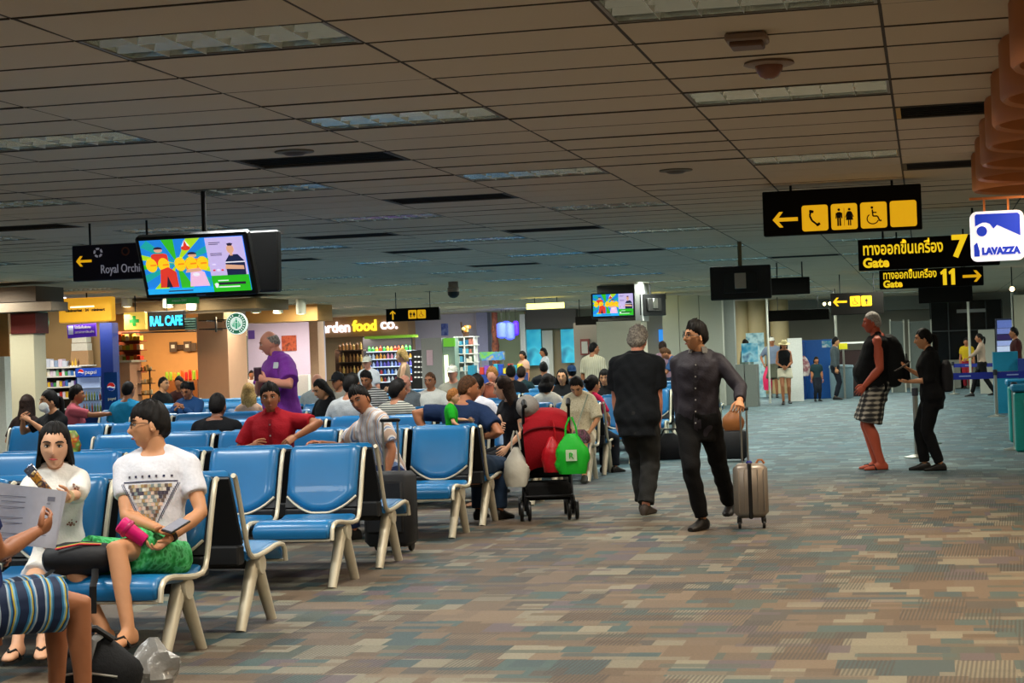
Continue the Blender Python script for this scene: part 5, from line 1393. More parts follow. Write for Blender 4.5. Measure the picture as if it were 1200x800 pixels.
# ------------------------------------------------------------------ far surroundings: shops on the left, stalls and check-in
def bx(name, x0, y0, x1, y1, Y, dep, m, parent=None, bev=0, fl=False):
    """upright box whose front lies in the plane Y between two sight lines; fl: reaches the floor"""
    a, b = on_y(x0, (y0+y1)/2, Y), on_y(x1, (y0+y1)/2, Y)
    t, u = on_y((x0+x1)/2, y0, Y), on_y((x0+x1)/2, y1, Y)
    zb = 0 if fl else u.z; zt = min(t.z, CEIL)
    c = Vector(((a.x+b.x)/2, Y+dep/2, (zt+zb)/2))
    o = MB().box((0, 0, 0), (b.x-a.x, dep, zt-zb), bev=bev).build(name, m, None, c, smooth=False)
    o['_half'] = ((b.x-a.x)/2, dep/2, (zt-zb)/2)
    if parent is not None:
        o.parent = parent; o.location = c-parent.location
    return o
def tbx(label, cat, name, *a, group=None, **k):
    o = bx(name, *a, **k); tag(o, label, cat, group); return o
def at_px(px, py, Y): return on_y(px, py, Y)
def sbx(name, *a, **k): o = bx(name, *a, **k); o['kind'] = 'structure'; return o
m_pillar = mat('pillar_cream', '#c3b79d', .6, var=.04)
m_maroon = mat('maroon_band', '#5a1712', .5)
m_orange = mat('cafe_wall', '#dca668', .7, var=.06, scale=5)
m_pinkw = mat('pink_plaster', '#cf9a78', .7, var=.05, scale=5)
m_gold = mat('gold_sign', '#e0a02a', .4, emit=.75, var=.2, scale=3)
m_pane = mat('shop_glass', '#b9c9b0', .05, trans=.9, spec=.5)
# the brown bulkhead and pillar at the far left
sbx('trim_1', -60, 337, 42, 355, 27.6, 1.0, m_brownwood)
sbx('trim_2', -60, 355.5, 60, 366, 27.4, .6, mat('beam_taupe', '#8b7765', .6))
t = thing('pillar', 'square cream pillar with a maroon band at the far left', 'pillar', on_y(27, 400, 27.9)*1)
t.location.z = 0
bx('shaft', 13, 391, 41, 500, 27.7, .42, m_pillar, t, fl=True); bx('band', 12.5, 366.5, 41.5, 391, 27.68, .46, m_maroon, t)
tbx('warm lit shop shelf panel at the very edge left of the cream pillar', 'shop display', 'lit_shop_display', -30, 368, 11, 480, 29.5, .3, mat('panel_warm', '#c98a4e', .6, var=.1), fl=True)
tbx('white glass-fronted rack at the very edge left of the cream pillar', 'rack', 'goods_rack', -20, 418, 6, 480, 29.0, .35, m_white, fl=True)
# minimart partition and shelves
sbx('wall_minimart', -60, 340, 126, 500, 36.3, .15, mat('minimart_wall', '#b09062', .7, var=.08, scale=3), fl=True)
tbx('bright white strip light above the minimart', 'strip light', 'strip_light', 40, 345.5, 74, 352, 34, .12, mat('strip_white', '#f3ecff', .4, emit=4))
area_light('minimart_lamp', tuple(on_y(70, 375, 34.6)), 3, .4, 55, (1, .93, .80), 170, (R(25), 0, 0))
t = thing('store_sign', 'glowing gold hanging sign with a dark line of lettering above the minimart', 'sign', on_y(102, 363, 32.5))
a, b = on_y(71, 363, 32.5), on_y(133, 363, 32.5)
MB().box((0, 0, 0), (b.x-a.x, .2, .47), bev=.02).build('lightbox', m_gold, t, smooth=False)
MB().box((-.05, -.103, .06), ((b.x-a.x)*.45, .006, .03)).build('pale_bar', mat('bar_glow', '#fff0c0', .4, emit=1.6), t, smooth=False)
text('sign_lettering', 'minimarket · 24 · minimart', .075, m_ink, t, (-.40, -.105, -.03), width=.82, bold=.003)
MB().tube([(0, 0, .23), (0, 0, CEIL-t.location.z)], .015, 6).build('hanger_rod', m_black, t)
t = thing('promo_sign', 'small purple hanging sign with white lettering under the gold sign', 'sign', on_y(96, 387.5, 34.5))
MB().box((0, 0, 0), (.63, .04, .27), rot=Ry(R(-2))).build('panel', mat('promo_purple', '#4b23a0', .5, emit=.35), t, smooth=False)
MB().box((-.235, -.022, .02), (.11, .006, .18)).build('photo', mat('promo_photo', '#b9c0dc', .5), t, smooth=False)
text('lettering_line', 'โปรโมชั่นพิเศษ', .075, m_white, t, (-.15, -.024, .045), width=.36); text('lettering_line', 'ลดราคาสินค้า', .07, m_white, t, (-.15, -.024, -.05), width=.42)
MB().tube([(0, 0, .13), (0, 0, CEIL-t.location.z)], .006, 5).build('hanger_rod', m_black, t)
o = MB().lathe([(.02, .32), (.14, .22), (.17, 0), (.13, -.2), (.05, -.26), (.01, -.28)], n=12).build('paper_lantern', mat('mint_paper', '#7fae94', .8, bump=.2), None, on_y(48, 378, 35)); tag(o, 'mint green paper decoration hanging beside the maroon band', 'decoration'); MB().tube([(0, 0, .3), (0, 0, CEIL-o.location.z)], .006, 5).build('cord', m_black, o)
sh_ = thing('wall_shelf', 'white minimart shelving with rows of small goods', 'shelf', on_y(66, 460, 35.9)); sh_.location.z = 0
SHY = [430, 440.5, 453, 466, 479]
bx('back_board', 42, 426, 92, 500, 36.1, .05, mat('shelf_back', '#50443a', .7), sh_, fl=True)
shz = []
for yy in SHY:
    o = bx('shelf_board', 42, yy, 91, yy+1.6, 35.7, .42, m_white, sh_); shz.append((on_y(66, yy, 35.7).z))
CN = {'#1f48b0': 'blue', '#2a6a8a': 'turquoise', '#2a9ab4': 'turquoise', '#2d6a8a': 'blue', '#3a5a34': 'green', '#3a5a4a': 'green', '#3aa84a': 'green', '#3b6fb0': 'blue', '#3f8f4d': 'green', '#4a7ad0': 'blue', '#4a9ab4': 'turquoise', '#5a4030': 'brown', '#6a7a3a': 'green', '#6d4f94': 'violet', '#7a3a2a': 'red', '#7a6ad0': 'blue', '#7fa02c': 'green', '#7fb98a': 'green', '#8a4ab0': 'violet', '#8a5a2a': 'brown', '#8a7a3a': 'yellow', '#8a9ae0': 'blue', '#8fa4c4': 'blue', '#8fae3a': 'green', '#a02a2a': 'red', '#a81f1f': 'red', '#b06a3a': 'orange', '#b06a5a': 'red', '#b07a3a': 'orange', '#b4c4ea': 'pale blue', '#b8281c': 'red', '#b98a4e': 'orange', '#c03a3a': 'red', '#c2341f': 'red', '#c23a2a': 'red', '#c23a3a': 'red', '#c8501c': 'brown', '#c8cfe0': 'pale blue', '#c8d8e8': 'pale blue', '#d0a03a': 'yellow', '#d0a85a': 'yellow', '#d0d0d8': 'white', '#d0d8e0': 'pale blue', '#d7c6d8': 'pale violet', '#d8b27a': 'orange', '#d8d0c0': 'pale tan', '#d8d8d8': 'white', '#d94a2a': 'red', '#d9662a': 'orange', '#d98a2a': 'orange', '#d98a9a': 'red', '#d9b23c': 'yellow', '#d9c23a': 'yellow', '#dcdce6': 'pale blue', '#e4a03a': 'orange', '#e4c43a': 'yellow', '#e4cfa4': 'pale yellow', '#e4d6b4': 'pale tan', '#e4e0d4': 'pale tan'}
goods = {}
gcol = ['#c8cfe0', '#8fa4c4', '#d7c6d8', '#3f8f4d', '#c23a3a', '#e4e0d4', '#3b6fb0', '#d9b23c', '#7fb98a', '#b06a3a', '#dcdce6', '#6d4f94']
def goods_row(x0, x1, z, Y, n, hmin, hmax, label, group, cols=gcol, kind='carton', cat='product'):
    a, b = on_y(x0, 440, Y).x, on_y(x1, 440, Y).x
    w = (b-a)/n
    for k in range(n):
        h = random.uniform(hmin, hmax); c = random.choice(cols)
        key = (kind, c, round(w, 2))
        if key not in goods:
            if kind == 'bottle': goods[key] = MB().lathe([(.36, 0), (.4, .03), (.4, .6), (.15, .82), (.15, 1.0), (.02, 1.0)], n=8).mesh('bottle', mat('goods_'+c[1:], c, .3))
            elif kind == 'bag': goods[key] = MB().loft([[Vector((math.cos(q)*rx*.5, math.sin(q)*ry*.5, z_)) for q in [2*PI*j/8 for j in range(8)]] for rx, ry, z_ in ((.7, .1, 0), (.9, .7, .12), (.95, .8, .5), (.9, .5, .88), (.85, .08, 1))]).mesh('bag', mat('goods_'+c[1:], c, .35))
            else: goods[key] = MB().box((0, 0, .5), (1, 1, 1), bev=.04).mesh('carton', mat('goods_'+c[1:], c, .5), False)
        noun, place = label.split('|')
        o = put(kind, goods[key], None, (a+(k+.5)*w, Y+.17, z)); o.scale = (w*.9, min(.2, w*.9) if kind != 'carton' else .2, h)
        tag(o, f'{ORD[k]} {noun} from the left {place}, {CN[c]}', cat, group)
goods_row(43, 76, shz[0]+.027-.027, 35.7, 7, .10, .22, 'packet|on the top shelf of the minimart', 'packets on the minimart top shelf', ['#c8cfe0', '#8fa4c4', '#dcdce6', '#d7c6d8'])
goods_row(76, 90, shz[0], 35.7, 4, .12, .26, 'small jar|at the right of the minimart top shelf', 'jars on the minimart top shelf', ['#b06a3a', '#5a4030', '#d9b23c'], 'bottle')
for i, (lab, g_) in enumerate((('small box|on the second shelf of the minimart', 'boxes on the minimart second shelf'), ('small box|on the third shelf of the minimart', 'boxes on the minimart third shelf'), ('small box|on the fourth shelf of the minimart', 'boxes on the minimart fourth shelf'))):
    goods_row(43, 88, shz[i+1], 35.7, 13, .07, .15, lab, g_)
for z_, w_ in ((.0, .36), (.17, .33)):
    p = on_y(96, 412, 36.0); o = MB().box((0, 0, .08), (w_, .25, .16), bev=.006).build('storage_box', mat('box_white', '#d2cdbd', .6), None, (p.x, 36.0, shz[0]+.33+z_), smooth=False); tag(o, 'white storage box stacked above the minimart shelves'+(', upper one' if z_ else ', lower one'), 'box')
o = MB().box((0, 0, .15), (.40, .26, .30), bev=.006).build('carton', mat('box_tan', '#a8845c', .6), None, (p.x, 36.0, shz[0]+.03), smooth=False); tag(o, 'brown carton under the white storage boxes in the minimart', 'box')
o = MB().box((0, 0, .013), (.5, .3, .026)).build('wall_board', m_white, None, (p.x, 36.0, shz[0]), smooth=False); tag(o, 'short white wall board carrying the minimart cartons', 'shelf')
# drinks cooler
t = thing('drinks_cooler', 'blue topped upright drinks cooler with glass front in the minimart', 'cooler', on_y(104, 460, 35.4)); t.location.z = 0
m_cblue = mat('cooler_blue', '#16336f', .4)
bx('cabinet', 89, 431, 119, 500, 35.75, .4, m_cblue, t, fl=True)
bx('header', 88.5, 431, 119, 441, 35.5, .1, mat('cooler_header', '#1b3f9a', .4, emit=.5), t)
bx('interior', 91, 442, 117.5, 482, 35.62, .03, mat('cooler_inside', '#8fa3c8', .4, emit=.35), t)
for yy in (454.5, 469): bx('shelf_wire', 91, yy, 117.5, yy+.8, 35.52, .12, m_steel, t)
def cola_logo(parent, loc, r):
    top, bot, mid = MB(), MB(), MB()
    base = MB().prism(circle(r, 24), .006).build('logo_disc', mat('logo_white', '#e8e8ee', .4, emit=.3), parent, loc, smooth=False)
    wave = [(-r*.96+1.92*r*k/12, .12*r*math.sin(k/12*2*PI-.3)+.10*r) for k in range(13)]
    wave2 = [(x, z-.34*r) for x, z in wave]
    arc = circle(r*.97, 16, 0, 0, 8, 172)
    MB().prism(arc+[(x, z) for x, z in wave], .004, M=Matrix.Translation((0, -.005, 0))).build('logo_red', mat('logo_red', '#c0201c', .4, emit=.3), base, smooth=False)
    arc = circle(r*.97, 16, 0, 0, 196, 344)
    MB().prism(arc+[(x, z) for x, z in wave2[::-1]], .004, M=Matrix.Translation((0, -.005, 0))).build('logo_blue', mat('logo_blue', '#123a9c', .4, emit=.3), base, smooth=False)
hp = on_y(95, 436, 35.5)-t.location
cola_logo(t, (hp.x, hp.y-.01, hp.z), .065)
text('brand_lettering', 'pepsi', .12, m_white, t, (hp.x+.09, hp.y-.012, hp.z-.04), width=.26)
for i, yy in enumerate((469, 482.5)):
    z = on_y(104, yy, 35.5).z
    goods_row(91.5, 117, z, 35.36, 8, .17, .19, ('drink bottle|on the upper rack of the blue cooler', 'drink bottle|on the lower rack of the blue cooler')[i], ('upper cooler bottles', 'lower cooler bottles')[i], ['#3a5a34', '#6a7a3a', '#2d6a8a', '#8a7a3a', '#7a3a2a'], 'bottle', 'bottle')
t = thing('blue_column', 'dark blue column at the end of the minimart', 'column', on_y(126, 400, 35.2)); t.location.z = 0
bx('shaft', 118.5, 378, 133, 500, 35.0, .3, mat('column_blue', '#12286e', .45), t, fl=True)
t = thing('advert_stand', 'blue advertising panel with a round red, white and blue logo', 'panel', on_y(130, 458, 34.4)); t.location.z = 0
bx('panel', 122.5, 436, 138, 500, 34.3, .08, mat('panel_blue', '#0f3f86', .4), t, fl=True)
hp = on_y(130.5, 453, 34.3)-t.location; cola_logo(t, (hp.x, hp.y-.012, hp.z), .085)
text('brand_lettering', 'pepsi', .09, m_white, t, (hp.x-.08, hp.y-.012, hp.z-.27), width=.17)
# cafe
sbx('wall_cafe', 90, 340, 240, 500, 42.6, .15, m_orange, fl=True)
sbx('wall_pink', 232, 370, 268, 500, 39.6, 1.2, m_pinkw, fl=True)
sbx('trim_3', 132, 352, 300, 364.5, 36.0, 2.0, mat('soffit_brown', '#8a6a42', .7, var=.08))
sbx('trim_4', 232, 364, 262, 376, 39.2, .8, mat('soffit_brown', '#8a6a42'))
area_light('cafe_lamp', tuple(on_y(185, 385, 40.5)), 2.4, .8, 125, (1, .70, .40), 170, (R(20), 0, 0))
area_light('cafe_front_lamp', tuple(on_y(250, 372, 38.6)), 1.2, .3, 30, (1, .70, .40), 170, (R(-30), 0, 0))
t = thing('cross_sign', 'yellow lightbox with a green cross', 'sign', on_y(159, 376, 34.8))
MB().box((0, 0, 0), (.46, .14, .36), bev=.01).build('lightbox', mat('cross_box', '#e6bc4e', .4, emit=.8, var=.04), t, smooth=False)
MB().box((0, -.078, 0), (.07, .012, .21)).box((0, -.0781, 0), (.21, .0122, .07)).build('green_cross', mat('cross_green', '#0d9a2c', .4, emit=.5), t, smooth=False)
MB().tube([(0, 0, .18), (0, 0, CEIL-t.location.z)], .012, 6).build('hanger_rod', m_black, t)
t = thing('cafe_sign', 'dark cafe sign board with glowing blue capital letters', 'sign', on_y(196, 375.5, 35.4))
MB().box((0, 0, 0), (.80, .1, .40), bev=.01).build('board', mat('cafe_board', '#241a12', .6), t, smooth=False)
text('cafe_lettering', 'RAL CAFE', .27, mat('neon_cyan', '#2fb4e8', .4, emit=2.2), t, (-.365, -.056, -.095), width=.72, bold=.012)
MB().box((.52, 0, -.09), (.24, .06, .25)).build('slat_panel', mat('slat_teal', '#3a5450', .5), t, smooth=False)
for k in range(5): MB().box((.52, -.034, -.19+k*.05), (.24, .01, .015)).build('slat', mat('slat_pale', '#8fae9a', .5), t, smooth=False)
MB().tube([(0, 0, .19), (0, 0, CEIL-t.location.z)], .012, 6).build('hanger_rod', m_black, t)
MB().tube([(-1.05, .05, -.22), (.62, .05, -.24)], .02, 6).build('lower_rail', m_brownwood, t)
for px, py, Y in ((149, 359.5, 35.9), (197, 360.5, 35.9), (225, 363, 35.9), (326, 367, 40), (353, 368, 40), (300, 366.5, 38)):
    o = MB().lathe([(.115, .35), (.115, 0), (.10, .004), (.10, .02)], n=14).build('downlight', m_cream, None, on_y(px, py, Y)); MB().lathe([(.10, .012), (.06, -.004), (.01, -.006)], n=14).build('glowing_lamp', mat('downlight_glow', '#ffe2a0', .4, emit=7), o); tag(o, f'small warm downlight {("left of the green cross", "above the cafe letters", "right of the cafe letters", "left one before the food shop", "right one before the food shop", "beside the round coffee sign")[[149,197,225,326,353,300].index(px)]}', 'downlight')
t = thing('wall_pictures', 'brown framed pictures joined by a dark bar on the orange cafe wall', 'picture', on_y(214, 406, 42.5))
for dx in (-.24, .14):
    f = MB().box((dx, -.02, 0), (.19, .05, .25)).build('frame', m_brownwood, t, smooth=False); MB().box((dx, -.05, .01), (.09, .012, .09)).build('print', m_white, f, smooth=False)
MB().box((-.05, -.01, -.01), (.22, .04, .12)).build('bar', mat('dark_wood', '#3a2416', .5), t, smooth=False); MB().box((.3, -.01, -.02), (.12, .04, .2)).build('box_shelf', m_brownwood, t, smooth=False)
t = thing('cafe_shelf', 'tall red-brown cafe shelf of snacks at the left of the orange wall', 'shelf', on_y(150, 430, 40)); t.location.z = 0
bx('back_board', 137, 388, 165, 500, 40.4, .05, mat('shelf_redwood', '#6a2f18', .5), t, fl=True)
cz = []
for yy in (399, 410, 423, 436): bx('shelf_board', 137, yy, 165, yy+1.2, 40.05, .36, mat('shelf_redwood', '#6a2f18'), t); cz.append(on_y(150, yy, 40.05).z)
for k, z in enumerate(cz): goods_row(138, 164, z, 40.05, 6, .10, .17, f'snack packet|on the {ORD[k]} shelf of the cafe', f'snacks on cafe shelf, {ORD[k]} from the top', ['#d9662a', '#c2341f', '#d9b23c', '#8fae3a', '#e4d6b4'])
t = thing('cafe_counter', 'pale cafe serving counter left of the orange wall', 'counter', on_y(148, 460, 38.4)); t.location.z = 0
bx('body', 139, 424, 153, 500, 38.3, .6, m_pinkw, t, fl=True); bx('top', 138, 422, 154, 424.5, 38.2, .8, m_cream, t)
t = thing('display_rack', 'black wire display rack with pale baked goods in the cafe', 'rack', on_y(168, 450, 38.8)); t.location.z = 0
for x in (160, 176): bx('post', x-.6, 431, x+.6, 500, 38.8, .03, m_black, t, fl=True)
rz_ = []
for yy in (434, 449, 462): bx('shelf_board', 160, yy, 176, yy+1, 38.7, .3, m_black, t); rz_.append(on_y(168, yy, 38.7).z)
for k, z in enumerate(rz_): goods_row(161, 175, z, 38.6, 4, .08, .13, f'pale bun|on the {("top", "middle", "bottom")[k]} of the black cafe rack', f'buns on the {("top", "middle", "bottom")[k]} of the rack', ['#d8b27a', '#e4cfa4', '#b98a4e'], 'bag', 'bread')
t = thing('snack_counter', 'low counter of red snack bags along the orange wall', 'counter', on_y(212, 460, 41.5)); t.location.z = 0
bx('body', 187, 446, 232, 500, 41.5, .5, mat('counter_wood', '#7a4a24', .5), t, fl=True)
goods_row(190, 231, on_y(212, 446, 41.5).z, 41.5, 9, .20, .26, 'crisp bag|on the counter under the cafe pictures', 'crisp bags on the cafe counter', ['#b8281c', '#c8501c', '#d98a2a', '#7fa02c', '#a81f1f'], 'bag', 'crisp bag')
for px, Y, lab in ((206, 30.2, 'left'), (228, 33.5, 'right')):
    p = on_y(px, 470, Y); t = thing('cafe_table', f'small dark round cafe table, {lab} one of two', 'table', (p.x, Y, 0))
    MB().lathe([(.34, .73), (.35, .745), (.34, .76), (.01, .76)], n=20).build('table_top', mat('dark_wood', '#3a2416'), t); MB().lathe([(.2, 0), (.2, .02), (.03, .05), (.03, .73)], n=14).build('pedestal', m_black, t)
    o = MB().lathe([(.035, 0), (.045, .13), (.04, .135), (.01, .135)], n=10).build('paper_cup', m_white, None, (p.x+.12, Y-.05, .76)); tag(o, f'white paper cup on the {lab} cafe table', 'cup')
# coffee shop with the round sign
t = thing('round_coffee_sign', 'round green and white illuminated coffee sign on a bracket', 'sign', on_y(277, 379, 38.2))
RB = Matrix.Translation((0, 0, 0))
m_cg = mat('coffee_green', '#0d6a4c', .4, emit=.6, var=.05); m_cw = mat('coffee_white', '#d9ece2', .4, emit=.9, var=.05)
MB().prism(circle(.245, 32), .08).build('disc', m_cw, t, smooth=False)
ring = MB()
for k in range(32):
    a, b = 2*PI*k/32, 2*PI*(k+1)/32
    ring.prism([(.15*math.cos(a), .15*math.sin(a)), (.225*math.cos(a), .225*math.sin(a)), (.225*math.cos(b), .225*math.sin(b)), (.15*math.cos(b), .15*math.sin(b))], .01, M=Matrix.Translation((0, -.009, 0)))
ring.build('green_ring', m_cg, t, smooth=False)
lt = MB()
for k in range(22):
    if k in (5, 6, 16, 17): continue
    a = 2*PI*k/22; c = (.188*math.cos(a), .188*math.sin(a)); lt.prism([(c[0]+u*math.cos(a)-v*math.sin(a), c[1]+u*math.sin(a)+v*math.cos(a)) for u, v in ((-.02, -.011), (.02, -.011), (.02, .011), (-.02, .011))], .004, M=Matrix.Translation((0, -.013, 0)))
lt.build('ring_lettering', m_cw, t, smooth=False)
sr = MB(); ST = Matrix.Translation((0, -.006, 0))
sr.prism(circle(.03, 12, 0, .055), .006, M=ST); sr.prism([(-.035, .09), (-.02, .105), (0, .125), (.02, .105), (.035, .09)], .006, M=ST)
for sd in (-1, 1):
    for k in range(3): sr.prism([(sd*(.045+.028*k), .06-.03*k), (sd*(.06+.028*k), .05-.03*k), (sd*(.05+.02*k), -.10+.015*k), (sd*(.035+.02*k), -.09+.015*k)], .006, M=ST)
sr.prism([(-.03, .02), (.03, .02), (.022, -.12), (-.022, -.12)], .006, M=ST)
sr.build('figure_emblem', mat('coffee_mint', '#4aa884', .4, emit=.6), t, smooth=False)
for z in (.12, -.12): MB().tube([(-.24, .04, z*.8), (-.9, .04, z*.8), (-.9, 1.6, z*.8)], .012, 6).build('bracket_arm', m_black, t)
MB().box((-.5, .04, 0), (.03, .06, .34)).build('bracket_plate', m_black, t, smooth=False)
sbx('window_1', 269, 376, 291, 500, 43.6, .03, m_pane, fl=True)
sbx('wall_coffee', 262, 340, 380, 500, 49.5, .15, mat('coffee_wall', '#c2b4c4', .7, var=.05), fl=True)
sbx('trim_5', 288, 357, 372, 377, 44.5, 1.2, mat('soffit_tan', '#c48d4c', .6, var=.06))
sbx('trim_6', 266.5, 376, 268.5, 500, 43.4, .1, mat('dark_wood', '#3a2416'), fl=True)
sbx('trim_7', 364, 376, 374, 500, 46.5, .5, mat('post_peach', '#d9a98a', .6), fl=True)
area_light('coffee_lamp', tuple(on_y(325, 378, 47.5)), 2.2, .6, 130, (1, .86, .78), 170, (R(15), 0, 0))
o = tbx('small purple poster in the coffee shop', 'poster', 'poster', 291, 387, 298, 397, 49.46, .06, mat('poster_purple', '#5a3f8a', .5))
o = tbx('red and brown picture in the coffee shop behind the purple shirt', 'picture', 'picture', 330, 393, 347, 411, 49.46, .06, mottled('picture_red', ['#6a2018', '#b0502a', '#3a1a10'], 5))
tbx('pale counter inside the coffee shop', 'counter', 'shop_counter', 292, 440, 362, 500, 47.8, .6, m_white, fl=True)
# food shop with white and yellow letters
sbx('wall_food', 370, 340, 486, 500, 59.8, .15, mat('food_wall', '#b39a78', .7, var=.06), fl=True)
sbx('trim_8', 372, 368, 478, 394, 58.4, .9, mat('food_fascia', '#b08a62', .6, var=.06))
p = on_y(377, 391, 58.4)
t = thing('food_shop_sign', 'lit shop lettering in white and yellow on the tan fascia', 'sign', (p.x, 58.4, p.z))
m_lw = mat('letter_white', '#f6eef8', .4, emit=1.5); m_ly = mat('letter_yellow', '#f4e13a', .4, emit=1.3)
w1, w2, w3 = on_y(412, 391, 58.4).x-p.x, on_y(445, 391, 58.4).x-p.x, on_y(467, 391, 58.4).x-p.x
text('white_word', 'arden', .5, m_lw, t, (.02, -.05, .03), width=w1-.06, bold=.009, extrude=.03)
text('yellow_word', 'food', .5, m_ly, t, (w1+.06, -.05, .05), width=w2-w1-.14, bold=.016, extrude=.03)
text('white_word', 'co.', .5, m_lw, t, (w2+.04, -.05, .08), width=w3-w2-.06, bold=.010, extrude=.03)
MB().box((w3/2, -.012, .2), (w3, .02, .02)).build('mounting_rail', m_steel, t, smooth=False)
area_light('food_lamp', tuple(on_y(430, 397, 57)), 3.5, .6, 150, (1, .9, .78), 170, (R(10), 0, 0))
t = thing('open_fridge', 'black open display fridge with lit rows of colourful drinks under the food lettering', 'fridge', on_y(457, 440, 57)); t.location.z = 0
bx('back_panel', 427, 393, 484, 500, 57.3, .1, mat('fridge_black', '#15141a', .5), t, fl=True); bx('canopy', 427, 393, 484, 396, 56.7, .6, mat('fridge_green', '#6f9a2c', .4, emit=.5), t)
fz = []
for yy in (411, 420, 429, 438, 447): bx('shelf_board', 429, yy, 483, yy+1, 56.8, .5, mat('fridge_lip', '#c9d6e4', .4, emit=1.0), t); fz.append(on_y(456, yy, 56.8).z)
for k, z in enumerate(fz): goods_row(430, 482, z, 56.7, 12, .14, .19, f'drink|on the {ORD[k]} shelf of the open fridge', f'drinks on open fridge shelf, {ORD[k]} from the top', [['#3aa84a', '#d94a2a', '#e4c43a'], ['#d98a9a', '#c8d8e8', '#e4a03a'], ['#8a9ae0', '#b4c4ea', '#7a6ad0'], ['#4a7ad0', '#d0d8e0', '#c03a3a'], ['#d0a03a', '#a02a2a', '#d8d8d8']][k], 'bottle', 'bottle')
t = thing('jar_shelf', 'brown shelf with jars left of the open fridge', 'shelf', on_y(410, 440, 56.5)); t.location.z = 0
bx('back_board', 394, 409, 425, 500, 57, .06, mat('dark_wood', '#3a2416'), t, fl=True)
jz = []
for yy in (410, 424, 437): bx('shelf_board', 394, yy, 425, yy+1, 56.6, .4, m_brownwood, t); jz.append(on_y(410, yy, 56.6).z)
for k, z in enumerate(jz): goods_row(395, 424, z, 56.5, 7, .2, .3, f'jar|on the {("top", "middle", "bottom")[k]} of the brown jar shelf', f'jars on the {("top", "middle", "bottom")[k]} of the jar shelf', ['#b07a3a', '#8a5a2a', '#d0a85a'], 'bottle', 'jar')
t = thing('menu_board', 'tall black menu board with rows of small white print beside the open fridge', 'board', on_y(490, 430, 55)); t.location.z = 0
bx('board', 483.5, 410, 497.5, 500, 55, .08, m_dark, t, fl=True)
for i in range(5):
    for j in range(3): bx('print_line', 485.5+j*4, 417+i*6, 488+j*4, 418.8+i*6, 54.98, .02, m_white, t)
# white units, stall and lanterns
area_light('stall_fill_light', tuple(on_y(545, 370, 54)), 4, .4, 95, (1, .97, 1), 170, (R(20), 0, 0))  # added fill that brightens the lilac wall and white units, no fitting there
area_light('poster_fill_light', tuple(on_y(650, 366, 55)), 3, .4, 45, (1, .96, .85), 170, (R(20), 0, 0))  # likewise an added source, lifts the poster wall
area_light('pillar_fill_light', tuple(on_y(20, 340, 25.5)), 2, .4, 60, (1, .85, .62), 170, (R(15), 0, 0))  # made-up light for the dim pillar and bulkhead at far left
sbx('wall_lilac', 484, 340, 577, 500, 60.5, .15, mat('lilac_wall', '#d6cdda', .7, var=.05), fl=True)
sbx('trim_9', 560, 362, 573, 500, 59.8, .5, mat('post_lilac', '#9a97b4', .6), fl=True)
tbx('small blue poster high on the lilac wall', 'poster', 'poster', 517, 379, 525, 393, 60.46, .06, mottled('poster_blue', ['#3344a0', '#6a7ac8', '#a0b0e0'], 6))
t = thing('grey_cabinet', 'tall grey cabinet with a small pink notice, beside the menu board', 'cabinet', on_y(507, 440, 52)); t.location.z = 0
bx('body', 495, 396, 519, 500, 52, .6, mat('cabinet_grey', '#8f8f8c', .5), t, fl=True); bx('notice', 500, 410, 507, 428, 51.96, .03, mat('notice_pink', '#c9a9b4', .6), t)
t = thing('glass_fridge', 'narrow glass fridge with green top and lit edge, right of the grey cabinet', 'fridge', on_y(526, 440, 52)); t.location.z = 0
bx('body', 519.5, 396, 534, 500, 52.1, .5, mat('fridge_pale', '#7d9488', .4), t, fl=True); bx('header', 519.5, 396, 533, 406, 52.0, .06, mat('fridge_lime', '#5fae28', .4, emit=.6), t); bx('lamp_edge', 521, 416, 525, 450, 52.0, .05, mat('lamp_edge', '#f4f4c8', .4, emit=2.2), t)
t = thing('white_shelf', 'white open shelf unit holding small goods, with a pot of flowers on top', 'shelf', on_y(546, 440, 53)); t.location.z = 0
bx('back_board', 534, 394, 558, 500, 53.4, .05, m_white, t, fl=True)
for x in (534, 545.5, 557): bx('side_board', x-.6, 394, x+.6, 500, 53, .4, m_white, t, fl=True)
wz = []
for yy in (394, 404, 414, 424, 434): bx('shelf_board', 534, yy, 558, yy+1, 53, .4, m_white, t); wz.append(on_y(546, yy, 53).z)
for k, z in enumerate(wz[1:]): goods_row(535, 557, z, 52.95, 6, .10, .19, f'small box|on the {ORD[k]} level of the white shelf', f'items on the white shelf, {ORD[k]} level', ['#4a9ab4', '#2a6a8a', '#b06a5a', '#d8d0c0', '#3a5a4a'])
p = on_y(546, 394, 53.2); t = thing('flower_pot', 'pot of cream and orange flowers on the white shelf', 'flowers', (p.x, 53.2, wz[0]+.02))
MB().lathe([(.08, -.02), (.12, .1), (.1, .1), (.02, .09)], n=12).build('pot', mat('pot_brown', '#4a2c1a', .5), t)
for k in range(9):
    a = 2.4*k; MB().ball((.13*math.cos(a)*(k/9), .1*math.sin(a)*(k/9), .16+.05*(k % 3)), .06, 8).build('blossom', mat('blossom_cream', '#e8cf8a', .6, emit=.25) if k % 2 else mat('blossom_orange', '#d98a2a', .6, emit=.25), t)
MB().tube([(-.1, 0, .1), (-.14, 0, .42)], .03, 6).build('twig', mat('dark_wood', '#3a2416'), t)
sbx('wall_green', 572, 340, 616, 500, 61, .15, mat('pale_green_wall', '#a9b48e', .7, var=.05), fl=True)
o = MB().lathe([(.10, 0)]+[(.10+(.03 if k % 2 else -.01), .25*k+.1) for k in range(11)]+[(.1, 2.95)], n=10).build('carved_pole', mottled('carved_wood', ['#5a2a1a', '#8a4a2a', '#3a1a12'], 8), None, (on_y(580.5, 400, 58).x, 58, 0)); tag(o, 'carved red-brown wooden pole by the blue lanterns', 'pole')
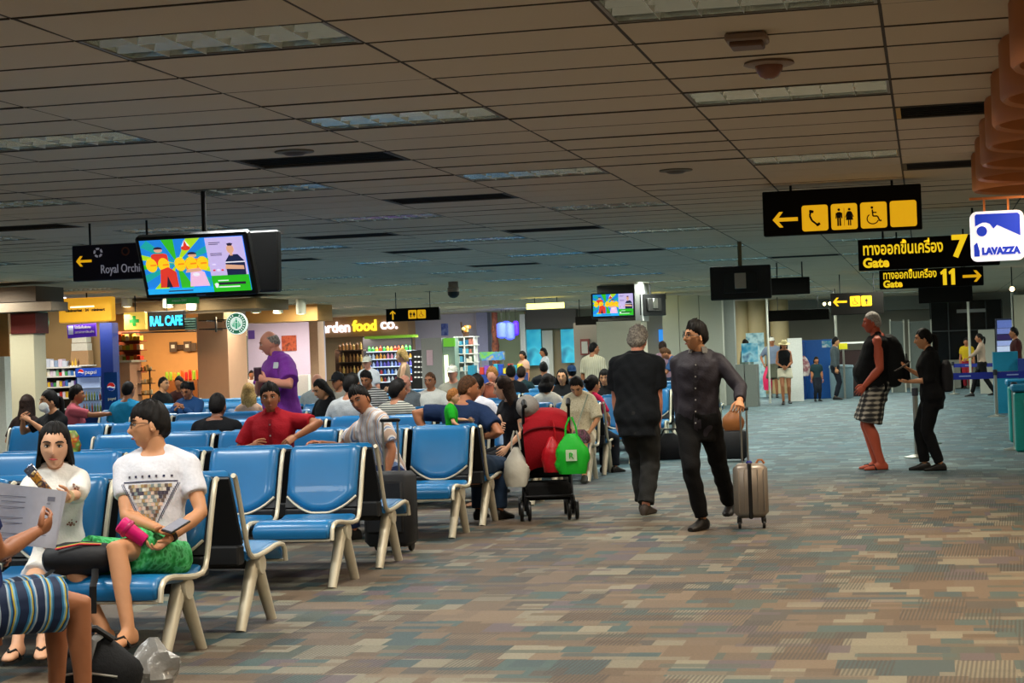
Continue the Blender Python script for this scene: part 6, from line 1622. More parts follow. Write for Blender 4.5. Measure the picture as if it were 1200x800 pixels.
m_lan = mat('lantern_blue', '#4a5af0', .4, emit=1.6, var=.15); m_lanv = mat('lantern_violet', '#4a22c8', .4, emit=1.0)
for px, py, r, h, mm, lab in ((588, 387, .16, .52, m_lan, 'left of the cluster'), (593.5, 385, .15, .5, m_lan, 'top of the cluster'), (597.5, 388, .15, .56, m_lan, 'right of the cluster'), (604.5, 384.5, .1, .48, m_lanv, 'violet, apart on the right')):
    t = thing('lantern', f'glowing blue paper lantern, {lab}', 'lantern', on_y(px, py, 57+.3*(px % 3)), 0, 'blue lanterns')
    MB().lathe([(.05, h/2), (r, h/2-.05), (r*1.05, 0), (r, -h/2+.05), (.05, -h/2)], n=14).build('shade', mm, t); MB().tube([(0, 0, h/2), (0, 0, CEIL-t.location.z)], .008, 5).build('cord', m_black, t)
sbx('trim_10', 611, 368, 617, 500, 60, .3, m_white, fl=True)
sbx('wall_posters', 616, 340, 676, 500, 60.6, .15, mat('poster_wall', '#a08d6c', .7, var=.06), fl=True)
sbx('trim_11', 616, 362, 675, 385, 60, .4, mat('fascia_dark', '#57524a', .6))
m_turq = mottled('poster_turquoise', ['#0e86b4', '#16a8cc', '#3cc0d8', '#0a5f8a'], 1.3, .5); m_turq.node_tree.nodes['Principled BSDF'].inputs['Emission Strength'].default_value = .35
nt = m_turq.node_tree; nt.links.new(nt.nodes['Color Ramp'].outputs[0] if 'Color Ramp' in nt.nodes else [n for n in nt.nodes if n.type == 'VALTORGB'][0].outputs[0], nt.nodes['Principled BSDF'].inputs['Emission Color'])
tbx('tall backlit turquoise poster, left of two', 'poster', 'lit_poster', 617.5, 385.5, 634, 428, 60.2, .1, m_turq); tbx('tall backlit turquoise poster, right of two', 'poster', 'lit_poster', 657.5, 385.5, 673, 425, 60.2, .1, m_turq)
tbx('cream panel between the turquoise posters', 'panel', 'wall_panel', 637, 387, 649, 500, 60.3, .1, m_wallw, fl=True)
for x0, x1, y0, y1, Y, lab in ((617, 660, 355, 361.5, 47, 'left of the pillar screen'), (753, 779, 350, 356, 47, 'right of the pillar screen')):
    tbx('long warm yellow strip light, '+lab, 'strip light', 'strip_light', x0, y0, x1, y1, Y, .14, mat('strip_yellow', '#fff07a', .4, emit=3.5))
    so = bpy.context.scene.objects[-1] if False else [o for o in COL.objects if o.name.startswith('strip_light')][-1]
    for q in (-.3, .3): MB().tube([(q, .07, .05), (q, .07, CEIL-so.location.z)], .01, 6).build('hanger_rod', m_black, so)
t = thing('goods_stall', 'stall of colourful boxed goods under a printed header board, below the lanterns', 'stall', on_y(584, 440, 45)); t.location.z = 0
bx('table', 560, 438, 612, 500, 45, .8, mat('stall_blue', '#23408a', .5), t, fl=True)
bx('header_board', 562, 412, 591, 422, 45.3, .08, mottled('header_print', ['#2a8a9a', '#7ab83a', '#3a7ac8', '#c8b83a'], 4), t); bx('header_post', 563, 420, 564, 440, 45.3, .05, m_steel, t); bx('header_post', 589, 420, 590, 440, 45.3, .05, m_steel, t)
zt = on_y(585, 438, 45).z
goods_row(561, 611, zt, 45, 9, .12, .26, 'carton|on the stall below the lanterns', 'cartons on the goods stall', ['#1f48b0', '#c23a2a', '#2a9ab4', '#d9c23a', '#8a4ab0', '#d0d0d8'])
tbx('turquoise bag-like box on the floor stand left of the goods stall', 'box', 'display_box', 548, 428, 556, 440, 46, .3, mat('box_turquoise', '#2a8fae', .5), fl=True)
# pillar with the screen, white block
t = thing('pillar', 'wide white pillar carrying the lit screen at the centre of the hall', 'pillar', on_y(727, 430, 40)); t.location.z = 0
bx('shaft', 701, 376, 753, 500, 39.6, .9, mat('pillar_pale', '#c6bea6', .6, var=.04), t, fl=True); bx('upper_shaft', 744, 332, 752.5, 376, 39.6, .9, mat('pillar_grey', '#a9a9a4', .6), t)
bx('sign_box', 700, 334, 744, 376, 39.9, .5, mat('signbox_dark', '#33302c', .6), t)
sbx('wall_grey', 674, 378, 702, 500, 55, .2, mat('panel_taupe', '#7d7466', .7), fl=True)
t = thing('framed_notice', 'dark framed notice with a red edge on the taupe wall left of the pillar', 'notice', on_y(685, 407, 54.9)); bx('frame', 680, 397, 690, 416, 54.8, .22, mat('frame_red', '#6a2a24', .5), t); bx('sheet', 681.5, 400, 688.5, 414, 54.76, .05, mat('sheet_grey', '#9a968c', .5), t)
tbx('small lit blue screen in the passage right of the pillar', 'screen', 'info_screen', 772, 386, 777.5, 400, 61.9, .12, mat('screen_blue', '#3a6ac8', .4, emit=1.0))
t = thing('white_kiosk', 'large white panelled block behind the man with the suitcase', 'kiosk', on_y(820, 430, 48)); t.location.z = 0
for x0, x1 in ((778, 797), (797.6, 821), (821.6, 848)): bx('panel', x0, 346, x1, 500, 48, .4, mat('kiosk_white', '#bdbcae', .6, var=.04), t, fl=True)
bx('return_panel', 848.5, 345, 862, 500, 48.5, .4, mat('kiosk_grey', '#9c9f98', .6), t, fl=True); bx('card_box', 800, 387, 818, 396, 47.9, .12, mat('cabinet_grey', '#8f8f8c'), t)
# check-in side
for px, w_, lab in ((870, .26, 'left'), (888, .30, 'middle'), (914, .30, 'right')):
    p = on_y(px, 400, 59); o = MB().lathe([(w_, 0), (w_, 3.0)], n=24).build('round_column', mat('column_beige', '#a8946c' if lab != 'middle' else '#a8946c', .45, var=.05), None, (p.x, 59, 0)); tag(o, f'round beige column by the check-in desks, {lab} of three', 'column')
sbx('trim_12', 862, 345, 1192, 364, 61, .4, mat('lintel_grey', '#8e9088', .6))
sbx('wall_checkin', 900, 362, 1092, 500, 61.4, .2, mat('checkin_wall', '#827e70', .7, var=.05), fl=True)
t = thing('dark_glazing', 'large dark glazed opening with frames at the far right', 'window', on_y(1133, 390, 60)); t.location.z = 0
bx('dark_pane', 1092, 352, 1175, 425, 60.2, .1, mat('glazing_dark', '#0d1214', .12), t, fl=True)
for x in (1091, 1112, 1137, 1156, 1175): bx('mullion', x-.7, 352, x+.7, 425, 60.05, .1, mat('mullion', '#2c3030', .5), t, fl=True)
bx('transom', 1092, 386, 1175, 387.5, 60.0, .1, mat('mullion', '#2c3030'), t); bx('light_reflector_panel', 1121, 362, 1155, 366, 60.0, .05, mat('cabinet_grey', '#8f8f8c'), t)
for x0, x1, lab in ((1044, 1060, 'left'), (1066, 1092, 'right')):
    t = thing('glass_partition', f'grey framed glass partition behind the queue, {lab} one', 'partition', on_y((x0+x1)/2, 410, 56)); t.location.z = 0
    bx('pane', x0, 376, x1, 450, 56.05, .03, mat('partition_glass', '#6f7670', .2), t, fl=True)
    for x in (x0, x1): bx('frame', x-.8, 374, x+.8, 450, 56, .12, m_wallw, t, fl=True)
for px, y0, Y, lab in ((900, 360, 49, 'left of the straw hat'), (980, 360, 52, 'above the grey hooded top'), (1136, 352, 50, 'before the dark glazing')):
    p = on_y(px, 400, Y); o = MB().lathe([(.032, 0), (.032, 3.0)], n=10).build('slender_post', m_wallw, None, (p.x, Y, 0)); tag(o, 'slender white post to the ceiling, '+lab, 'post')
t = thing('info_stand', 'blue picture panel on a stand by the kiosk', 'stand', on_y(879, 430, 47)); t.location.z = 0
bx('poster', 869, 402, 888, 424, 47, .06, mottled('poster_sea', ['#1f5a9a', '#3a9ac0', '#a0d0e0', '#18407a'], 3), t); bx('post', 877.5, 424, 879.5, 450, 47.02, .05, m_steel, t, fl=True)
tbx('pale blue notice board above the picture panel', 'board', 'notice_board', 874, 390, 895, 401, 55, .08, mottled('board_blue', ['#7ab0c0', '#c0dce0', '#4a8aa0'], 4), fl=True)
for k, (x0, x1) in enumerate(((862, 872), (873, 887))): tbx(f'steel self-service unit by the picture panel, {("left", "right")[k]} one', 'counter', 'steel_unit', x0, 427, x1, 452, 46.5, .6, mat('steel_unit', '#7d8078', .4, .5), fl=True)
t = thing('blue_booth', 'bright blue exhibition booth with a small logo panel', 'booth', on_y(958, 430, 52)); t.location.z = 0
bx('main_panel', 941, 398, 975, 450, 52, .3, mat('booth_blue', '#0f5cae', .45), t, fl=True); bx('side_panel', 938, 400, 943, 450, 51.7, .5, mat('booth_deep', '#0d438c', .45), t, fl=True); bx('logo_panel', 963, 399, 974, 407, 51.95, .03, mottled('logo_pale', ['#d0d8e0', '#3a9ac0', '#e8ecf0'], 5), t)
tbx('cream notice board behind the straw-hatted woman', 'board', 'notice_board', 923, 396, 940, 425, 50, .08, m_white, fl=True)
tbx('small yellow sign near the hooded top', 'sign', 'yellow_sign', 983, 402, 993, 409, 51, .06, mat('sign_lime', '#d8d020', .5, emit=.5))
sy = [o for o in COL.objects if o.name.startswith('yellow_sign')][-1]; MB().tube([(0, .03, 0), (0, .03, -sy.location.z)], .03, 8).build('sign_post', m_steel, sy)
t = thing('dark_desk', 'dark check-in desk with red goods beside the yellow sign', 'desk', on_y(1000, 430, 53)); t.location.z = 0
bx('body', 983, 410, 1012, 450, 53, .6, mat('desk_maroon', '#2a1512', .5), t, fl=True); bx('top', 982, 400.5, 1013, 402.5, 52.9, .8, m_white, t); bx('top_post', 1011, 402, 1012.5, 412, 53, .1, m_steel, t); bx('top_post', 984, 402, 985.5, 412, 53, .1, m_steel, t)
o = MB().lathe([(.27, 0), (.31, .05), (.33, .84), (.35, .86), (.33, .92), (.02, .94)], n=20).build('waste_bin', mat('bin_bluegrey', '#7d949c', .35), None, (on_y(986, 440, 51.6).x, 51.6, 0)); tag(o, 'round blue-grey litter bin with pale lid in front of the dark desk', 'bin')
for px, lab in ((1121, 'left'), (1134, 'right')):
    p = on_y(px, 440, 58); o = MB().box((0, 0, .45), (.48, .4, .9), bev=.03).build('steel_bin', mat('steel_bin', '#86857a', .35, .6), None, (p.x, p.y, 0), smooth=False); tag(o, f'square steel bin behind the blue belt, {lab} one', 'bin')
tbx('white notice board behind the striding woman', 'board', 'notice_board', 1147, 386, 1166, 420, 52, .08, m_wallw, fl=True)
t = thing('display_pillar', 'tall bluish illuminated display panel at the right', 'display', on_y(1177, 420, 46)); t.location.z = 0
bx('body', 1167.5, 373, 1187, 440, 46, .2, mat('display_frame', '#3a3f52', .4), t, fl=True)
for y0, y1, c in ((375, 384, '#5a6cae'), (384.5, 391, '#6a78b4'), (392, 398, '#2a1f4a'), (399, 405, '#8a98c8'), (405.5, 413, '#b0bcd8')): bx('display_band', 1168.5, y0, 1186, y1, 45.97, .03, mat('display_'+c[1:], c, .4, emit=.6), t)
t = thing('column', 'white column at the right edge with grey band', 'column', on_y(1196, 420, 44)); t.location.z = 0
bx('shaft', 1189, 345, 1215, 500, 44, .6, mat('pillar_pale', '#c6bea6'), t, fl=True); bx('edge_strip', 1186.5, 340, 1189, 440, 44, .2, m_wallw, t, fl=True)
t = thing('turquoise_desk', 'turquoise check-in desk with an orange stripe at the right', 'desk', on_y(1178, 430, 38)); t.location.z = 0
bx('body', 1164, 412, 1193, 434, 38, .5, mat('desk_turquoise', '#1c86a8', .45), t, fl=True); bx('stripe', 1163.5, 435, 1193.5, 438.5, 37.96, .04, mat('stripe_orange', '#c9942a', .5), t); bx('side_panel', 1193.5, 420, 1206, 455, 37.8, .5, mat('desk_navy', '#2a3f8a', .5), t, fl=True)
t = thing('ceiling_spotlight', 'small bright spot near the ceiling at the right column', 'spot', on_y(1186, 338.5, 40)); MB().ball((0, 0, 0), .05, 10).build('lamp', mat('spot_orange', '#ffc890', .3, emit=14), t); MB().tube([(0, 0, .04), (0, 0, CEIL-t.location.z)], .012, 6).build('stem', m_black, t)
t = thing('spot_track', 'row of small warm spotlights by the far check-in sign', 'spotlights', on_y(966, 356, 50))
for k in range(5): MB().ball((k*.16, -.15*k, 0), .045, 8).build('spot_lamp', mat('spot_warm', '#ffe9a0', .3, emit=8), t)
MB().tube([(-.1, .1, .06), (.74, -.7, .06)], .015, 6).build('track', m_black, t); MB().tube([(.3, -.3, .06), (.3, -.3, CEIL-t.location.z)], .01, 6).build('stem', m_black, t)
# queue posts and belts
def queue_post(px, py, label, h=.90):
    p = on_z(px, py, 0)
    if p.y > 56: p = Vector((on_y(px, 440, 56).x, 56, 0))
    t = thing('queue_post', label, 'queue post', (p.x, p.y, 0), 0, 'steel queue posts')
    MB().lathe([(.17, 0), (.17, .015), (.10, .03), (.035, .045)], n=20).build('base_plate', m_steel, t); MB().lathe([(.034, .04), (.034, h-.1)], n=14).build('pole', m_steel, t); MB().lathe([(.042, h-.1), (.042, h), (.03, h+.01), (.005, h+.012)], n=14).build('belt_head', mat('belt_head', '#2a2c34', .4), t)
    return p
pa = queue_post(1075, 536, 'steel queue post in front of the woman in black'); pb = queue_post(1090, 520, 'steel queue post just behind the woman in black'); pc = queue_post(1168, 488, 'steel queue post holding the blue belt, at the right'); pd = queue_post(1191, 527, 'steel queue post nearest the right edge'); pe = queue_post(957, 450, 'distant steel queue post before the blue booth')
pg = on_z(1215, 486, 0); pf = on_z(1103, 478, 0)
m_belt = mat('belt_blue', '#10207e', .5)
def belt(a, b, z, label, h=.075):
    d = (b-a); L = Vector((d.x, d.y)).length; t = thing('queue_belt', label, 'belt', (a.x, a.y, z), math.atan2(d.y, d.x))
    MB().box((L/2, 0, 0), (L, .006, h)).build('webbing', m_belt, t, smooth=False)
    MB().box((L*.35, -.005, 0), (.22, .004, .022)).build('woven_mark', mat('belt_mark', '#8a96c8', .5), t, smooth=False); return t
belt(Vector((on_y(1112, 445, pc.y).x, pc.y, 0)), pc, .80, 'wide blue queue belt behind the woman in black', .13); belt(pc, Vector((on_y(1225, 445, pc.y).x, pc.y, 0)), .80, 'blue queue belt from the right-hand post to the picture edge', .13)
q1, q2 = on_z(1118, 462, 0), on_z(1164, 462, 0); queue_post(1118, 462, 'steel queue post far back beside the steel bins'); queue_post(1170, 462, 'steel queue post far back beside the turquoise desk')
belt(q1, on_z(1170, 462, 0), .80, 'narrow blue queue belt far back before the steel bins', .10)
# turquoise bins at the right edge
for px, Yb, h, lab in ((1199, 25.2, .88, 'nearer'), (1192, 27.5, .9, 'farther')):
    p = on_y(px, 500, Yb); t = thing('recycling_bin', f'turquoise recycling bin at the right edge, {lab} one', 'bin', (p.x+.12, Yb, 0))
    MB().box((0, 0, h/2-.05), (.46, .5, h-.1), bev=.02).build('body', mat('bin_turquoise', '#178a86', .35), t, smooth=False); MB().box((0, 0, h-.04), (.52, .56, .09), bev=.02).build('lid', mat('bin_blue', '#1f7fae', .4), t, smooth=False)
    MB().box((.03, -.262, h/2-.05), (.28, .02, h*.66), bev=.004).build('front_panel', mat('bin_front', '#a9bdb8', .4), t, smooth=False); MB().box((.14, -.27, h/2), (.12, .02, .4)).build('slot_panel', m_black, t, smooth=False)
# ------------------------------------------------------------------ things carried, worn and put down
HB = lambda n, a: HOLD[n]
def sag_bag(mb, w, d, h, mi=0, n=14, pinch=.25, lump=.12, seed=1):
    r = random.Random(seed); rings = []
    for i in range(9):
        t = i/8; k = math.sin(PI*min(1, .25+t*.62))**.7*(1-(1-pinch)*max(0, (t-.55)/.45)**1.5)
        ring = []
        for j in range(n):
            q = 2*PI*j/n; b = 1+lump*(math.sin(3*q+i*1.3+seed)*.5+r.uniform(-.5, .5))
            ring.append(Vector((math.cos(q)*w/2*k*b, math.sin(q)*d/2*k*b, t*h)))
        rings.append(ring)
    mb.loft(rings)
# pushchair
p0, p1 = on_z(620, 612, 0), on_z(668, 607, 0)
c = (p0+p1)/2
t = thing('pushchair', 'folding pushchair with red hood and black frame, seen from behind', 'pushchair', (c.x, c.y, 0), R(14))
m_fr = mat('frame_black', '#131315', .4, .3); m_red = cloth('pushchair_red', '#9c0f1c', .8); m_blk = cloth('pushchair_black', '#121213', .85)
W = .215
for sx in (-1, 1):
    for dy, lab in ((0, 'r'), (.62, 'f')):
        for off in (-.035, .035):
            w = MB().lathe([(.055, -.016), (.082, -.016), (.090, -.008), (.090, .008), (.082, .016), (.055, .016)], n=20, rot=Ry(PI/2)).build('wheel', m_black, t, (sx*W+off, dy, .09))
            MB().lathe([(.022, -.018), (.05, -.010), (.05, .010), (.022, .018)], n=12, rot=Ry(PI/2)).build('hub', m_fr, w)
        MB().tube([(sx*W, dy, .09), (sx*W, dy+.01, .20), (sx*W, .30-.1*(dy > 0), .45)], .014, 8).build('wheel_strut', m_fr, t)
    MB().tube([(sx*W, .60, .12), (sx*W, .30, .42), (sx*W*.98, .10, .72), (sx*W*.96, .0, .95), (sx*W*.95, -.07, 1.06), (sx*W*.93, -.14, 1.08), (sx*W*.9, -.2, 1.04)], .014, 8).build('side_tube', m_fr, t)
    MB().tube([(sx*W*.95, -.08, 1.07), (sx*W*.93, -.14, 1.09), (sx*W*.9, -.21, 1.045)], .021, 10).build('handle_grip', m_black, t)
MB().tube([(-W, .25, .45), (W, .25, .45)], .012, 8).build('cross_bar', m_fr, t); MB().tube([(-W, .0, .22), (W, .0, .22)], .012, 8).build('axle', m_fr, t)
mb = MB(); mb.add([(-.23, .05, .80), (.23, .05, .80), (.23, .26, .40), (-.23, .26, .40), (-.23, .08, .82), (.23, .08, .82), (.23, .29, .42), (-.23, .29, .42)], [(0, 3, 2, 1), (4, 5, 6, 7), (0, 1, 5, 4), (3, 7, 6, 2), (0, 4, 7, 3), (1, 2, 6, 5)]); mb.build('seat_back', m_blk, t, smooth=False)
MB().box((0, .42, .40), (.44, .34, .06), bev=.02).build('seat_base', m_blk, t); MB().box((0, .22, .26), (.42, .40, .16), bev=.03).build('basket', m_blk, t)
rings = []
for i in range(9):
    a = R(-25+125*i/8); rings.append([Vector((math.cos(q)*.26, .12+.05-.30*math.cos(a)*(1-.0)*(.55+.45*abs(math.sin(q)))*.55+.0, .74+.34*math.sin(max(a, -.2))*(.35+.65*abs(math.sin(q))))) for q in [PI*j/12 for j in range(13)]])
hd = MB()
prof = [(.05, .50, .185), (.0, .60, .195), (-.03, .72, .205), (-.035, .84, .212), (-.01, .94, .212), (.06, 1.0, .21), (.16, 1.02, .205), (.28, .99, .20), (.38, .92, .195)]
out, inn = [], []
for y_, z_, w_ in prof:
    o_ = []
    for j in range(13):
        x = -1+2*j/12; o_.append(Vector((x*w_, y_+.03*x*x, z_-.06*abs(x)**3)))
    out.append(o_)
n_ = 13; vs = [q for r in out for q in r]; vs2 = [q+Vector((0, .02, -.018)) for q in vs]; O = len(vs); fs = []
for i in range(len(out)-1):
    for j in range(n_-1): fs += [(i*n_+j, i*n_+j+1, (i+1)*n_+j+1, (i+1)*n_+j), (O+i*n_+j+1, O+i*n_+j, O+(i+1)*n_+j, O+(i+1)*n_+j+1)]
for i in range(len(out)-1): fs += [(i*n_, (i+1)*n_, O+(i+1)*n_, O+i*n_), (i*n_+n_-1, O+i*n_+n_-1, O+(i+1)*n_+n_-1, (i+1)*n_+n_-1)]
for j in range(n_-1): fs += [(j+1, j, O+j, O+j+1), ((len(out)-1)*n_+j, (len(out)-1)*n_+j+1, O+(len(out)-1)*n_+j+1, O+(len(out)-1)*n_+j)]
hd.add(vs, fs); hd.add(vs2, []); hd.build('hood', m_red, t, ang=60)
MB().tube([(x*.212, -.04+.03*(x*x), .845-.06*abs(x)**3) for x in [-1+k/6 for k in range(13)]], .012, 6).build('hood_seam', cloth('hood_dark', '#5f0a12'), t)
# bags on the pushchair
def hang_bag(name, label, px, py, Y, w, d, h, m, handles=True, seed=1, pinch=.35, rz=0):
    p = on_y(px, py, Y); t = thing(name, label, 'bag', (p.x, p.y, p.z), rz)
    mb = MB(); sag_bag(mb, w, d, h, seed=seed, pinch=pinch); mb.build('sack', m, t, ang=70)
    if handles:
        for s in (-1, 1): MB().tube([(s*w*.18, 0, h*.92), (s*w*.14, -.01, h+.07), (s*.01, 0, h+.15)], .009, 6, flat=.5).build('handle', m, t)
    return t
m_plastic = mat('plastic_white', '#cfcabb', .35, var=.12, scale=14, bump=.5); m_gbag = mat('bag_green', '#11a822', .55, var=.08, bump=.2); m_rbag = mat('bag_red', '#b0121c', .3, var=.15, bump=.4)
hang_bag('carrier_bag', 'white plastic carrier bag hanging at the left of the pushchair', 606, 570, 16.25, .24, .16, .36, m_plastic, seed=3)
hang_bag('carrier_bag', 'crumpled red shiny bag hanging behind the green bag', 648, 553, 16.2, .20, .14, .32, m_rbag, seed=6)
g_ = hang_bag('tote_bag', 'bright green shopping bag with a small pale printed label', 671, 555, 16.1, .31, .14, .36, m_gbag, seed=9, pinch=.62)
MB().box((0.01, -.078, .17), (.10, .006, .10)).build('printed_label', mat('label_pale', '#b9c9a8', .6), g_, smooth=False); text('label_letter', 'R', .08, m_gbag, g_, (-.015, -.083, .14))
p = on_y(619, 478, 16.3); t = thing('baseball_cap', 'pale grey cap hung over the left corner of the pushchair', 'cap', p, R(20))
mb = MB(); rr = [(.105, 0), (.105, .04), (.09, .09), (.06, .12), (.01, .13)]
rot = Rx(R(55)) @ Ry(R(-20)); mb.lathe(rr, n=18, rot=rot); mb.build('crown', CAPS['cap_grey'], t)
mb = MB(); mb.prism([(.10*math.cos(q), -.16-.02+.09*math.sin(q)*-1) for q in [PI*k/10 for k in range(11)]], .008, M=Matrix.Translation((0, -.05, .05)) @ Matrix.Rotation(R(-10), 4, 'X')); mb.build('visor', CAPS['cap_grey'], t)
# silver suitcase
p = on_z(880, 620, 0); t = thing('suitcase', 'silver hard-shell cabin suitcase with a black strap, pulled by its long handle', 'suitcase', (p.x, p.y+.1, 0), R(6))
m_shell = mat('suitcase_silver', '#8d8378', .35, .35, var=.05)
MB().box((0, 0, .315), (.285, .20, .45), bev=.045).build('shell', m_shell, t, ang=60)
for x in (-.10, -.05, .06, .11): MB().box((x, -.101, .315), (.012, .010, .36), bev=.004).build('rib', m_shell, t)
MB().box((-.005, 0, .315), (.036, .212, .460), bev=.008).build('strap', m_black, t); MB().box((-.005, 0, .545), (.05, .06, .03), bev=.01).build('strap_knot', mat('strap_blue', '#2a2f8a', .6), t)
MB().tube([(.05, 0, .535), (.07, 0, .565), (.10, 0, .565), (.12, 0, .535)], .010, 6).build('carry_handle', mat('tag_orange', '#b06a3a', .5), t)
for x in (-.042, .008): MB().tube([(x-.02, .07, .53), (x-.02, .07, .98)], .0085, 8).build('handle_rod', m_steel, t)
MB().box((-.037, .07, .99), (.085, .028, .03), bev=.008).build('handle_grip', m_black, t)
for x in (-.10, .10):
    for y_ in (-.06, .06):
        w = MB().box((x, y_, .068), (.04, .04, .05), bev=.008).build('wheel_fork', m_black, t); MB().lathe([(.03, -.012), (.034, 0), (.03, .012)], (x, y_, .034), 14, rot=Ry(PI/2)).build('wheel', m_black, w)
# black suitcase behind the second row
p = on_y(458, 600, 13.75); t = thing('suitcase', 'black upright suitcase with raised double handle behind the second row', 'suitcase', (p.x, p.y, 0), R(-4))
MB().box((0, 0, .34), (.38, .26, .58), bev=.04).build('shell', mat('suitcase_black', '#17181b', .6, bump=.2), t, ang=60); MB().box((0, -.135, .36), (.30, .03, .40), bev=.012).build('front_pocket', mat('suitcase_black', '#17181b'), t)
for x in (-.062, .062): MB().tube([(x, .05, .62), (x, .05, 1.02)], .009, 8).build('handle_rod', m_steel, t)
MB().box((0, .05, 1.03), (.17, .03, .03), bev=.01).build('handle_grip', m_black, t)
for x in (-.14, .14): MB().lathe([(.04, -.014), (.045, 0), (.04, .014)], (x, .06, .045), 14, rot=Ry(PI/2)).build('wheel', m_black, t)
# rucksack on the big man
p = on_y(1044, 420, 22.1); t = thing('rucksack', 'large black rucksack on the back of the sunburnt man', 'rucksack', (p.x, 22.12, 0), R(92))
z0 = p.z; m_ruck = cloth('rucksack_black', '#131416', .8)
mb = MB(); rings = []
for z, w, d, y_ in ((-.34, .10, .05, 0), (-.32, .15, .10, 0), (-.2, .17, .14, -.02), (0, .17, .15, -.02), (.16, .16, .13, -.0), (.25, .13, .09, .02), (.29, .06, .04, .03)): rings.append([Vector((math.copysign(abs(math.cos(q))**.7, math.cos(q))*w, y_+math.copysign(abs(math.sin(q))**.7, math.sin(q))*d, z)) for q in [2*PI*k/18 for k in range(18)]])
mb.loft(rings); mb.v = [tuple(Vector(v)+Vector((0, 0, z0))) for v in mb.v]; mb.build('main_sack', m_ruck, t)
MB().box((0, -.17, z0-.14), (.24, .09, .26), bev=.03).build('outer_pocket', m_ruck, t, ang=60)
for s in (-1, 1): MB().tube([(s*.11, .06, z0+.24), (s*.12, .17, z0+.30), (s*.13, .30, z0+.20), (s*.14, .33, z0+.0), (s*.15, .22, z0-.16), (s*.13, .08, z0-.24)], .022, 8, flat=.45).build('shoulder_strap', m_ruck, t)
MB().tube([(.10, -.18, z0+.05), (.13, -.20, z0-.1), (.05, -.22, z0-.28)], .012, 6).build('side_strap', mat('strap_grey', '#5a5a58', .6), t)
# small pack and papers of the woman in black
p = on_y(1109, 440, 21.8); t = thing('small_rucksack', 'small black rucksack on the back of the woman in black', 'rucksack', (p.x, 21.78, 0), R(94)); z0 = p.z
mb = MB(); mb.loft([[Vector((math.copysign(abs(math.cos(q))**.7, math.cos(q))*w, math.copysign(abs(math.sin(q))**.7, math.sin(q))*d, z+z0)) for q in [2*PI*k/16 for k in range(16)]] for z, w, d in ((-.19, .08, .04), (-.17, .12, .07), (0, .13, .08), (.13, .11, .06), (.18, .05, .03))]); mb.build('sack', mat('small_pack', '#15131a', .7), t)
for s in (-1, 1): MB().tube([(s*.08, .05, z0+.15), (s*.10, .16, z0+.26), (s*.11, .27, z0+.12), (s*.11, .22, z0-.06), (s*.10, .05, z0-.14)], .012, 6, flat=.5).build('shoulder_strap', m_ruck, t)
p = on_y(1058, 431, 21.75); t = thing('travel_papers', 'folded white travel papers held out by the woman in black', 'papers', p, R(80))
MB().box((0, 0, .02), (.10, .21, .003), rot=Rx(R(-28))).build('sheet', mat('paper', '#cfccc4', .7), t, smooth=False); MB().box((.004, .0, .012), (.09, .14, .006), rot=Rx(R(-26))).build('booklet', mat('booklet', '#6a5a50', .6), t, smooth=False)
# foreground small things
p = on_y(28, 606, 7.55); t = thing('printed_papers', 'printed sheets of paper held up at the left edge', 'papers', p, R(6))
for k in range(2):
    o = MB(); n = 8
    vs = []
    for yy in (0, .0016):
        for i in range(n+1):
            for j in range(2): vs.append((-.16+.32*i/n, yy+.012*math.sin(i*.9)+.01*k, -.13+.26*j))
    fs = []
    for i in range(n): fs += [(2*i, 2*i+2, 2*i+3, 2*i+1), (2*n+2+2*i, 2*n+2+2*i+1, 2*n+2+2*i+3, 2*n+2+2*i+2)]
    o.add(vs, fs); s_ = o.build('sheet', mat('paper_white', '#c9cad6', .7), t, (0.01*k, 0, .012*k)); s_.rotation_euler = (R(-14), R(5+4*k), 0)
pr = MB()
for r_ in range(9):
    if r_ in (2, 5): continue
    pr.box((-.02+(.02 if r_ % 2 else 0), -.006+.012*math.sin(3), -.10+r_*.024), (.20+.03*(r_ % 3), .0012, .0035))
pr.box((.11, -.004, .09), (.05, .0012, .02)); o = pr.build('print', mat('print_grey', '#8a8c9c', .8), t, smooth=False); o.rotation_euler = (R(-14), R(5), 0)
p = on_y(48, 566, 8.5); t = thing('snack_bar', 'open chocolate bar wrapper with silver top held by the woman in white', 'snack', p)
MB().box((0, 0, 0), (.05, .02, .15), rot=Ry(R(-40)), bev=.008).build('wrapper', mottled('wrapper', ['#4a2c1a', '#c98a2a', '#2a1a3a', '#d9b46a'], 25, .35), t); MB().box((-.055, 0, .066), (.06, .012, .05), rot=Ry(R(-40)), bev=.004).build('torn_foil', mat('foil', '#b9bcd0', .2, .9, bump=.3), t)
p = on_y(156, 624, 8.62); t = thing('travel_cup', 'bright pink cup held on the knee of the man in white T-shirt', 'cup', p)
rot = Ry(R(-52)) @ Rx(R(10)); MB().lathe([(.030, -.075), (.034, -.07), (.038, .02), (.044, .03), (.045, .075), (.036, .082), (.01, .083)], n=18, rot=rot).build('cup_body', mat('cup_pink', '#d81470', .4), t)
MB().lathe([(.047, .025), (.049, .03), (.049, .04), (.047, .045)], n=18, rot=rot).build('cup_ring', mat('cup_deep_pink', '#a80c54', .4), t)
p = on_y(206, 616, 8.66); t = thing('mobile_phone', 'dark mobile phone in the hand of the man in white T-shirt', 'phone', p, R(-25))
MB().box((0, 0, 0), (.075, .145, .010), rot=Rx(R(20)) @ Ry(R(12)), bev=.003).build('phone_case', m_black, t); MB().box((0, 0, .006), (.066, .13, .002), rot=Rx(R(20)) @ Ry(R(12))).build('phone_display', mat('phone_display', '#8a8c98', .15), t)
def band(hold, sd, label, name, m, cat='watch', k=.12):
    a, e, w = HOLD[hold]['arms'][sd]
